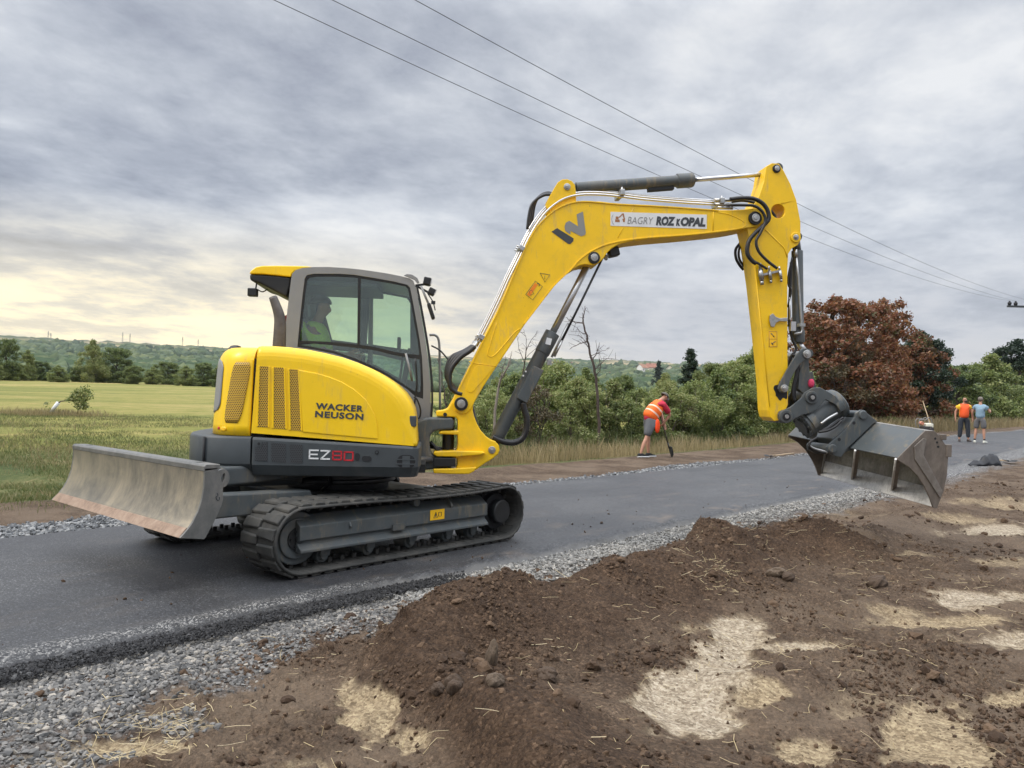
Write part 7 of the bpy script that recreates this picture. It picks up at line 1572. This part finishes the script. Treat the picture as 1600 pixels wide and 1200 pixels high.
    ell('mouth', hc+hd*.078-up*.062, (.008, .022, .005), M_mouth, e, sub=1)
    return e, J, up, hd
M_mouth = M_simple('lips', (.30, .10, .08), .5)
def M_cloth(name, col, var=.15): return M_simple(name, col, .8, 0, var, 9, bump=.4, bscale=35)
def M_vest():
    m, t, b = newmat('orange_hi_vis_vest'); c = t.nodes.new('ShaderNodeTexCoord'); s = t.nodes.new('ShaderNodeSeparateXYZ'); t.links.new(c.outputs['Object'], s.inputs[0])
    h = nmath(t, 'ADD', s.outputs[2], nmath(t, 'MULTIPLY', s.outputs[0], .85)); w = nnoise(t, 9, 3, .5); h = nmath(t, 'ADD', h, nmath(t, 'MULTIPLY', w, .03))
    f = nmath(t, 'LESS_THAN', nmath(t, 'ABSOLUTE', nmath(t, 'SUBTRACT', h, 1.16)), .026); g = nmath(t, 'LESS_THAN', nmath(t, 'ABSOLUTE', nmath(t, 'SUBTRACT', h, 1.34)), .026)
    t.links.new(nmix(t, nmath(t, 'MAXIMUM', f, g), (.90, .15, .012), (.85, .58, .45)), b.inputs['Base Color']); b.inputs['Roughness'].default_value = .7; return m
def V3(x, y, z): return (x, y, z)
# bending worker
wp = DP(1011, 717, 18.4); wz = gz1(wp[0], wp[1]); hd_w = YAW-math.pi/2+rad(22)
J = dict(pelvis=(.03, 0, .86), waist=(.12, 0, 1.02), chest=(.27, 0, 1.24), neck=(.37, 0, 1.40), head=(.46, 0, 1.47), shoulderL=(.30, .18, 1.30), shoulderR=(.32, -.18, 1.27), elbowL=(.50, .20, 1.06), elbowR=(.52, -.16, 1.03), wristL=(.50, .05, .80), wristR=(.42, -.08, .86), handL=(.50, .03, .72), handR=(.40, -.05, .80),
         hipL=(.05, .09, .84), hipR=(.02, -.09, .84), kneeL=(.10, .12, .46), kneeR=(-.10, -.11, .46), ankleL=(.12, .14, .09), ankleR=(-.25, -.11, .10), toeL=(.30, .15, .03), toeR=(-.07, -.12, .03))
M_red = M_cloth('crimson_tshirt', (.42, .012, .04)); M_gs = M_cloth('grey_shorts', (.10, .105, .115))
w1, Jw, up_, hdv = person(J, 'bending worker in orange vest, crimson shirt and grey shorts digging at the verge', (wp[0], wp[1], wz), hd_w, M_red, M_gs, .92, M['dark'], (.75, 0, -.55), .85, sole=M['decal_white'])
V = [(-.02, 0, .90), (.10, 0, 1.03), (.26, 0, 1.24), (.34, 0, 1.35)]; vest = skin_mesh('safety_vest', V+[(.29, .17, 1.31), (.31, -.17, 1.29)], [(0, 1), (1, 2), (2, 3), (2, 4), (2, 5)], [(.185, .215), (.185, .205), (.18, .215), .10, .10, .10], M_vest(), w1)
ell('hanging_cloth', (.14, -.20, .76), (.07, .05, .17), M_cloth('orange_cloth', (.85, .07, .01)), w1, sub=3)
ell('cap', (.455, 0, 1.49), (.105, .10, .085), M_cloth('grey_brown_cap', (.10, .09, .075)), w1, rot=('Y', rad(35)), cut=-.1)
ell('beard', (.53, 0, 1.405), (.05, .06, .055), M_cloth('grey_beard', (.12, .11, .10)), w1, sub=2)
# shovel in the hands
def shovel(a, b, blade_dir, side, name, lab, blade_mat, handle_mat, r=.016, bw=.24, bl_=.30, group=None):
    a, b = Vector(a), Vector(b); e = empty(name, b, label=lab, cat='shovel', group=group); mb = MB(); mb.tube([a-b, (a-b)*.5+Vector((0, 0, .004)), Vector((0, 0, 0))], r, 8); mb.build('handle', handle_mat, e)
    d = Vector(blade_dir).normalized(); s = Vector(side).normalized(); n = d.cross(s).normalized(); rings = []
    for t, w, c in ((0, .6, .02), (.08, 1, .03), (.5, 1, .03), (.8, .8, .02), (1, .25, .0)): p = d*bl_*t; rings.append([p-s*w*bw/2+n*c, p-s*w*bw/4+n*.003, p+s*w*bw/4+n*.003, p+s*w*bw/2+n*c, p+s*w*bw/2+n*(c+.006), p+s*w*bw/4+n*.009, p-s*w*bw/4+n*.009, p-s*w*bw/2+n*(c+.006)])
    mb = MB(); mb.loft(rings, smooth=False); mb.tube([-d*.10, d*.05], [.018, .02], 8); mb.build('blade', blade_mat, e); return e
Mw = Matrix.Rotation(hd_w, 4, 'Z'); Mw.translation = Vector((wp[0], wp[1], wz))
ht = Mw @ Vector((.33, -.03, .98)); hb = Mw @ Vector((.62, .02, .26)); shovel(ht, hb, (hb-ht)+Vector((0, 0, -.02)), (Mw.to_3x3() @ Vector((.2, 1, 0))), 'shovel', 'shovel with a dark blade held by the bending worker', M['charcoal'], M['bark'], bw=.24, bl_=.28)
# standing man in orange and yellow
def M_sport():
    m, t, b = newmat('orange_and_yellow_shirt'); c = t.nodes.new('ShaderNodeTexCoord'); s = t.nodes.new('ShaderNodeSeparateXYZ'); t.links.new(c.outputs['Object'], s.inputs[0])
    f = nmath(t, 'GREATER_THAN', nmath(t, 'ABSOLUTE', s.outputs[1]), .165); t.links.new(nmix(t, f, (.88, .11, .02), (.90, .52, .03)), b.inputs['Base Color']); b.inputs['Roughness'].default_value = .75; return m
stand = dict(pelvis=(0, 0, .94), waist=(.02, 0, 1.10), chest=(0, 0, 1.34), neck=(0, 0, 1.50), head=(.02, 0, 1.63), shoulderL=(0, .18, 1.40), shoulderR=(0, -.18, 1.40), elbowL=(-.04, .29, 1.14), elbowR=(-.04, -.29, 1.14), wristL=(.02, .29, .90), wristR=(.02, -.30, .90), handL=(.03, .29, .80), handR=(.03, -.30, .80),
             hipL=(0, .10, .92), hipR=(0, -.10, .92), kneeL=(.02, .14, .50), kneeR=(.02, -.12, .50), ankleL=(-.01, .17, .09), ankleR=(-.01, -.15, .09), toeL=(.16, .20, .03), toeR=(.16, -.18, .03))
p2 = DP(1505.5, 691.5, 30.0); z2_ = gz1(p2[0], p2[1]); face = math.atan2(CAM[1]-p2[1], CAM[0]-p2[0])
z2_ = float(rise(p2[0]))
w2, J2, up2, h2 = person(stand, 'bald bearded man in an orange and yellow shirt and dark trousers on the road', (p2[0], p2[1], z2_), face+rad(15), M_sport(), M_cloth('dark_blue_trousers', (.028, .034, .045)), 1.85, M_cloth('dark_boots', (.06, .045, .04)), (.75, .65, 0), .55, build=1.12)
ell('beard', (.075, .045, 1.565), (.06, .065, .05), M_cloth('dark_beard', (.03, .02, .017)), w2, sub=2)
J3 = dict(stand); J3.update(elbowR=(.10, -.30, 1.16), wristR=(.30, -.27, 1.22), handR=(.38, -.25, 1.26), elbowL=(.02, .27, 1.15), wristL=(.12, .25, .95), handL=(.16, .25, .87))
p3 = DP(1531, 693.5, 29.2); z3_ = float(rise(p3[0]))
w3, _, _, _ = person(J3, 'grey haired man in a light blue t-shirt and grey shorts, back to the camera', (p3[0], p3[1], z3_), face+math.pi-rad(12), M_cloth('light_blue_tshirt', (.22, .33, .42)), M_cloth('mid_grey_shorts', (.13, .13, .135)), .95, M_cloth('white_shoes', (.68, .68, .6)), (1, .2, 0), .55, build=1.02)
ell('hair', (.0, 0, 1.665), (.098, .092, .095), M_cloth('grey_hair', (.16, .14, .12)), w3, rot=('Y', rad(-25)), cut=-.35)
for s in (-1, 1): ell('sock', (-.01, s*.16+.01, .12), (.042, .042, .06), M['dark'], w3, sub=2)
# operator in the cab
ou = UP(501, 520, .55)[0]; po = Matrix.Rotation(UROT, 4, 'Z') @ Vector((ou-.02, .56, 0)); hz_ = 1.16
Jo = dict(pelvis=(0, 0, .38), waist=(-.03, 0, .54), chest=(-.05, 0, .76), neck=(-.02, 0, .92), head=(.02, 0, 1.05), shoulderL=(-.05, .2, .84), shoulderR=(-.05, -.2, .84), elbowL=(.08, .27, .60), elbowR=(.08, -.27, .60), wristL=(.30, .30, .56), wristR=(.30, -.30, .56), handL=(.38, .31, .58), handR=(.38, -.31, .58),
          hipL=(.05, .10, .38), hipR=(.05, -.10, .38), kneeL=(.46, .13, .42), kneeR=(.46, -.13, .42), ankleL=(.52, .13, .10), ankleR=(.52, -.13, .10), toeL=(.68, .13, .04), toeR=(.68, -.13, .04))
w4, _, _, _ = person(Jo, 'operator in a neon yellow green jacket sitting in the excavator cab', (po.x, po.y, hz_), UROT, M_cloth('neon_jacket', (.50, .82, .03)), M_cloth('dark_work_trousers', (.05, .055, .065)), 1.9, M['dark'], (1, 0, -.1), .98)
ell('cap', (.01, 0, 1.09), (.11, .10, .09), M_cloth('black_cap', (.02, .02, .022)), w4, cut=-.1)
# ============================================================ small things
g = GP(1205, 713.5, .02); hs = GP(1240, 709, .02)
shovel((hs[0], hs[1], gz1(*hs)+.03), (g[0], g[1], gz1(*g)+.05), Vector((g[0]-hs[0], g[1]-hs[1], 0)), Vector((-(g[1]-hs[1]), g[0]-hs[0], 0)), 'shovel', 'shovel with a black blade lying on the far gravel edge left of the bucket', M['dark'], M['wood'], bw=.26, bl_=.32, r=.018)
g = GP(1575, 726, .0); hs = GP(1552, 721, .0)
shovel((hs[0], hs[1], gz1(*hs)+.03), (g[0], g[1], gz1(*g)+.05), Vector((g[0]-hs[0], g[1]-hs[1], 0)), Vector((-(g[1]-hs[1]), g[0]-hs[0], 0)), 'shovel', 'shovel with a pale handle and black blade beside the black sheet at the right edge', M['dark'], M['wood'], bw=.30, bl_=.36, r=.018)
# black sheet, folded up
g = GP(1537, 729, .0); e_r = Vector((cR[0], cR[1], 0)).normalized(); e_f = Vector((cF[0], cF[1], 0)).normalized(); rings = []
Nn = 26; dd_ = math.hypot(g[0]-CAM[0], g[1]-CAM[1]); k = dd_/FPX*1.0
for i in range(Nn):
    t = i/(Nn-1); x = (-20+38*t)*k*1.0; hh = (1+19*t**.85+1.6*math.sin(t*13))*k*(1-.5*max(0, t-.93)*10); r_ = []
    for j in range(10):
        s = j/9; yy = (s-.5)*.34*(.4+.8*t); zz_ = hh*(1-abs(2*s-1))**.8*(1+.16*math.sin(23*t+5*s))+.02*abs(math.sin(17*s+11*t)); r_.append(e_r*x+e_f*yy+Vector((0, 0, zz_)))
    rings.append(r_)
mb = MB(); mb.loft(rings, closed=True, smooth=True); o = mb.build('plastic_sheet', M_simple('black_plastic_sheet', (.006, .007, .011), .5, 0, .2, 10, bump=.8, bscale=18), None, loc=(g[0], g[1], gz1(*g)-.01)); tag(o, 'crumpled black plastic sheet lying on the gravel below the two standing men', 'plastic sheet')
# small compactor behind the bucket, seen over its rim
g = DP(1447, 690, 30); e = empty('plate_compactor', (g[0], g[1], float(rise(g[0]))), math.atan2(e_r.y, e_r.x), label='small petrol machine with a white tank and looped handles just behind the bucket', cat='compactor')
mb = MB(); mb.box((0, 0, .06), (.5, .35, .05)); mb.box((.2, 0, .10), (.14, .35, .05), Matrix.Rotation(rad(-30), 3, 'Y')); mb.box((0, 0, .18), (.3, .26, .2)); mb.build('base_plate', M['charcoal'], e, bevel=.01)
mb = MB(); mb.box((-.02, 0, .42), (.34, .28, .3)); mb.cyl((.12, -.15, .45), (.12, -.2, .45), .09, 16); mb.build('engine', M_simple('dark_engine', (.05, .045, .045), .5), e, bevel=.02)
mb = MB(); mb.box((.08, 0, .60), (.30, .26, .18)); mb.build('fuel_tank', M_simple('cream_tank', (.72, .70, .58), .5), e, bevel=.05, seg=3)
mb = MB(); mb.cyl((-.2, -.1, .68), (-.2, .1, .68), .07, 16); mb.build('air_filter', M_simple('salmon_cover', (.6, .25, .16), .5), e, bevel=.01)
mb = MB(); mb.tube(smooth_path([(-.32, -.12, .5), (-.36, -.13, .72), (-.28, -.13, .86), (-.12, -.13, .80), (0, -.13, .90), (.12, -.13, .84), (.16, -.12, .66)], 5), .014, 8); mb.tube(smooth_path([(-.32, .12, .5), (-.36, .13, .72), (-.28, .13, .86), (-.12, .13, .80), (0, .13, .90), (.12, .13, .84), (.16, .12, .66)], 5), .014, 8); mb.build('handle', M['cab_grey'], e)
a = DP(1463, 690, 29.8); b_ = DP(1442, 627, 30.3); mb = MB(); base = Vector((a[0], a[1], gz1(a[0], a[1]))); tip_p = Vector(b_)-base
mb.tube([(0, 0, 0), tuple(tip_p*.5), tuple(tip_p)], [.020, .018, .016], 8); mb.box(tip_p, (.05, .05, .04)); tag(mb.build('wooden_pole', M['wood'], None, loc=base), 'thin wooden pole leaning up behind the bucket rim', 'pole')
g = GP(1477, 686, .05); mb = MB(); mb.box((0, 0, .03), (.42, .10, .05), Matrix.Rotation(-.5, 3, 'Z')); tag(mb.build('wood_offcut', M['wood'], None, loc=(g[0], g[1], gz1(*g)+.02), bevel=.01), 'short pale piece of timber on the verge left of the man in orange', 'timber')
# ---------------- electricity pole and wires
PD = 48.0; ptop = DP(1609, 478, PD); pz = gz1(ptop[0], ptop[1]); e = empty('utility_pole', (ptop[0], ptop[1], pz), label='electricity pole whose crossarm with insulators reaches in at the right edge', cat='utility pole')
H_ = ptop[2]-pz; mb = MB(); mb.tube([(0, 0, -.2), (0, 0, H_+.15)], [.15, .10], 12); mb.build('pole', M['bark'], e)
wdirs = []; A1 = [DP(x, y, PD) for x, y in ((1577.5, 470), (1587, 470.5), (1618, 472))]
ca, cb_ = Vector(DP(1574, 478.5, PD))-Vector((ptop[0], ptop[1], pz)), Vector(DP(1632, 480, PD))-Vector((ptop[0], ptop[1], pz))
mb = MB(); mb.bar(ca, cb_, .12, .12); mb.build('crossarm', M['charcoal'], e)
for p in A1:
    q = Vector(p)-Vector((ptop[0], ptop[1], pz)); mb = MB(); mb.tube([q-Vector((0, 0, .30)), q-Vector((0, 0, .22)), q-Vector((0, 0, .1)), q-Vector((0, 0, .08)), q], [.05, .11, .11, .06, .05], 10); mb.build('insulator', M['dark'], e)
M_wire = M_simple('weathered_wire', (.07, .07, .075), .5)
# each wire: three photo points on a shallow sagging arc
for (pts, lab, p1) in (([(430, 0), (700, 127), (1030, 272), (1255, 372), (1460, 440)], 'lowest of the three overhead wires, starting leftmost at the top edge', A1[0]), ([(522, 0), (812, 140), (1145, 300), (1255, 351), (1492, 440)], 'middle one of the three overhead wires crossing the sky', A1[1]), ([(648, 0), (900, 131), (1145, 268), (1250, 325), (1522, 440)], 'uppermost of the three overhead wires, starting rightmost at the top edge', A1[2])):
    zw = p1[2]; P = [Vector(p1)]
    x2, y2 = pts[0]; r0 = ray(x2, y2); zz0 = 7.2; t = (zz0-CAM[2])/r0[2]; P0 = Vector(CAM+t*r0); a = Vector((P0.x, P0.y, 0)); bq = Vector((p1[0], p1[1], 0)); L_ = (bq-a).length; nrm = (bq-a).cross(Vector((0, 0, 1))).normalized(); out = []
    for x, y in pts:
        r = Vector(ray(x, y)); c0 = Vector(CAM); # intersect with the vertical plane through both ends
        tt = (Vector((a.x, a.y, 0))-c0).dot(nrm)/r.dot(nrm); q = c0+r*tt; out.append((((q-a).xy.dot((bq-a).xy))/L_, q.z))
    S_ = np.array([o[0] for o in out]+[L_]); Zs = np.array([o[1] for o in out]+[p1[2]]); co_ = np.polyfit(S_, Zs, 2, w=[1]*len(out)+[3])
    W_ = [tuple(a+(bq-a)*(s/L_)+Vector((0, 0, np.polyval(co_, s)))) for s in np.linspace(-14, L_, 60)]
    mb = MB(); mb.tube(W_, .0058, 6); tag(mb.build('overhead_wire', M_wire), lab, 'wire', group='three overhead wires')
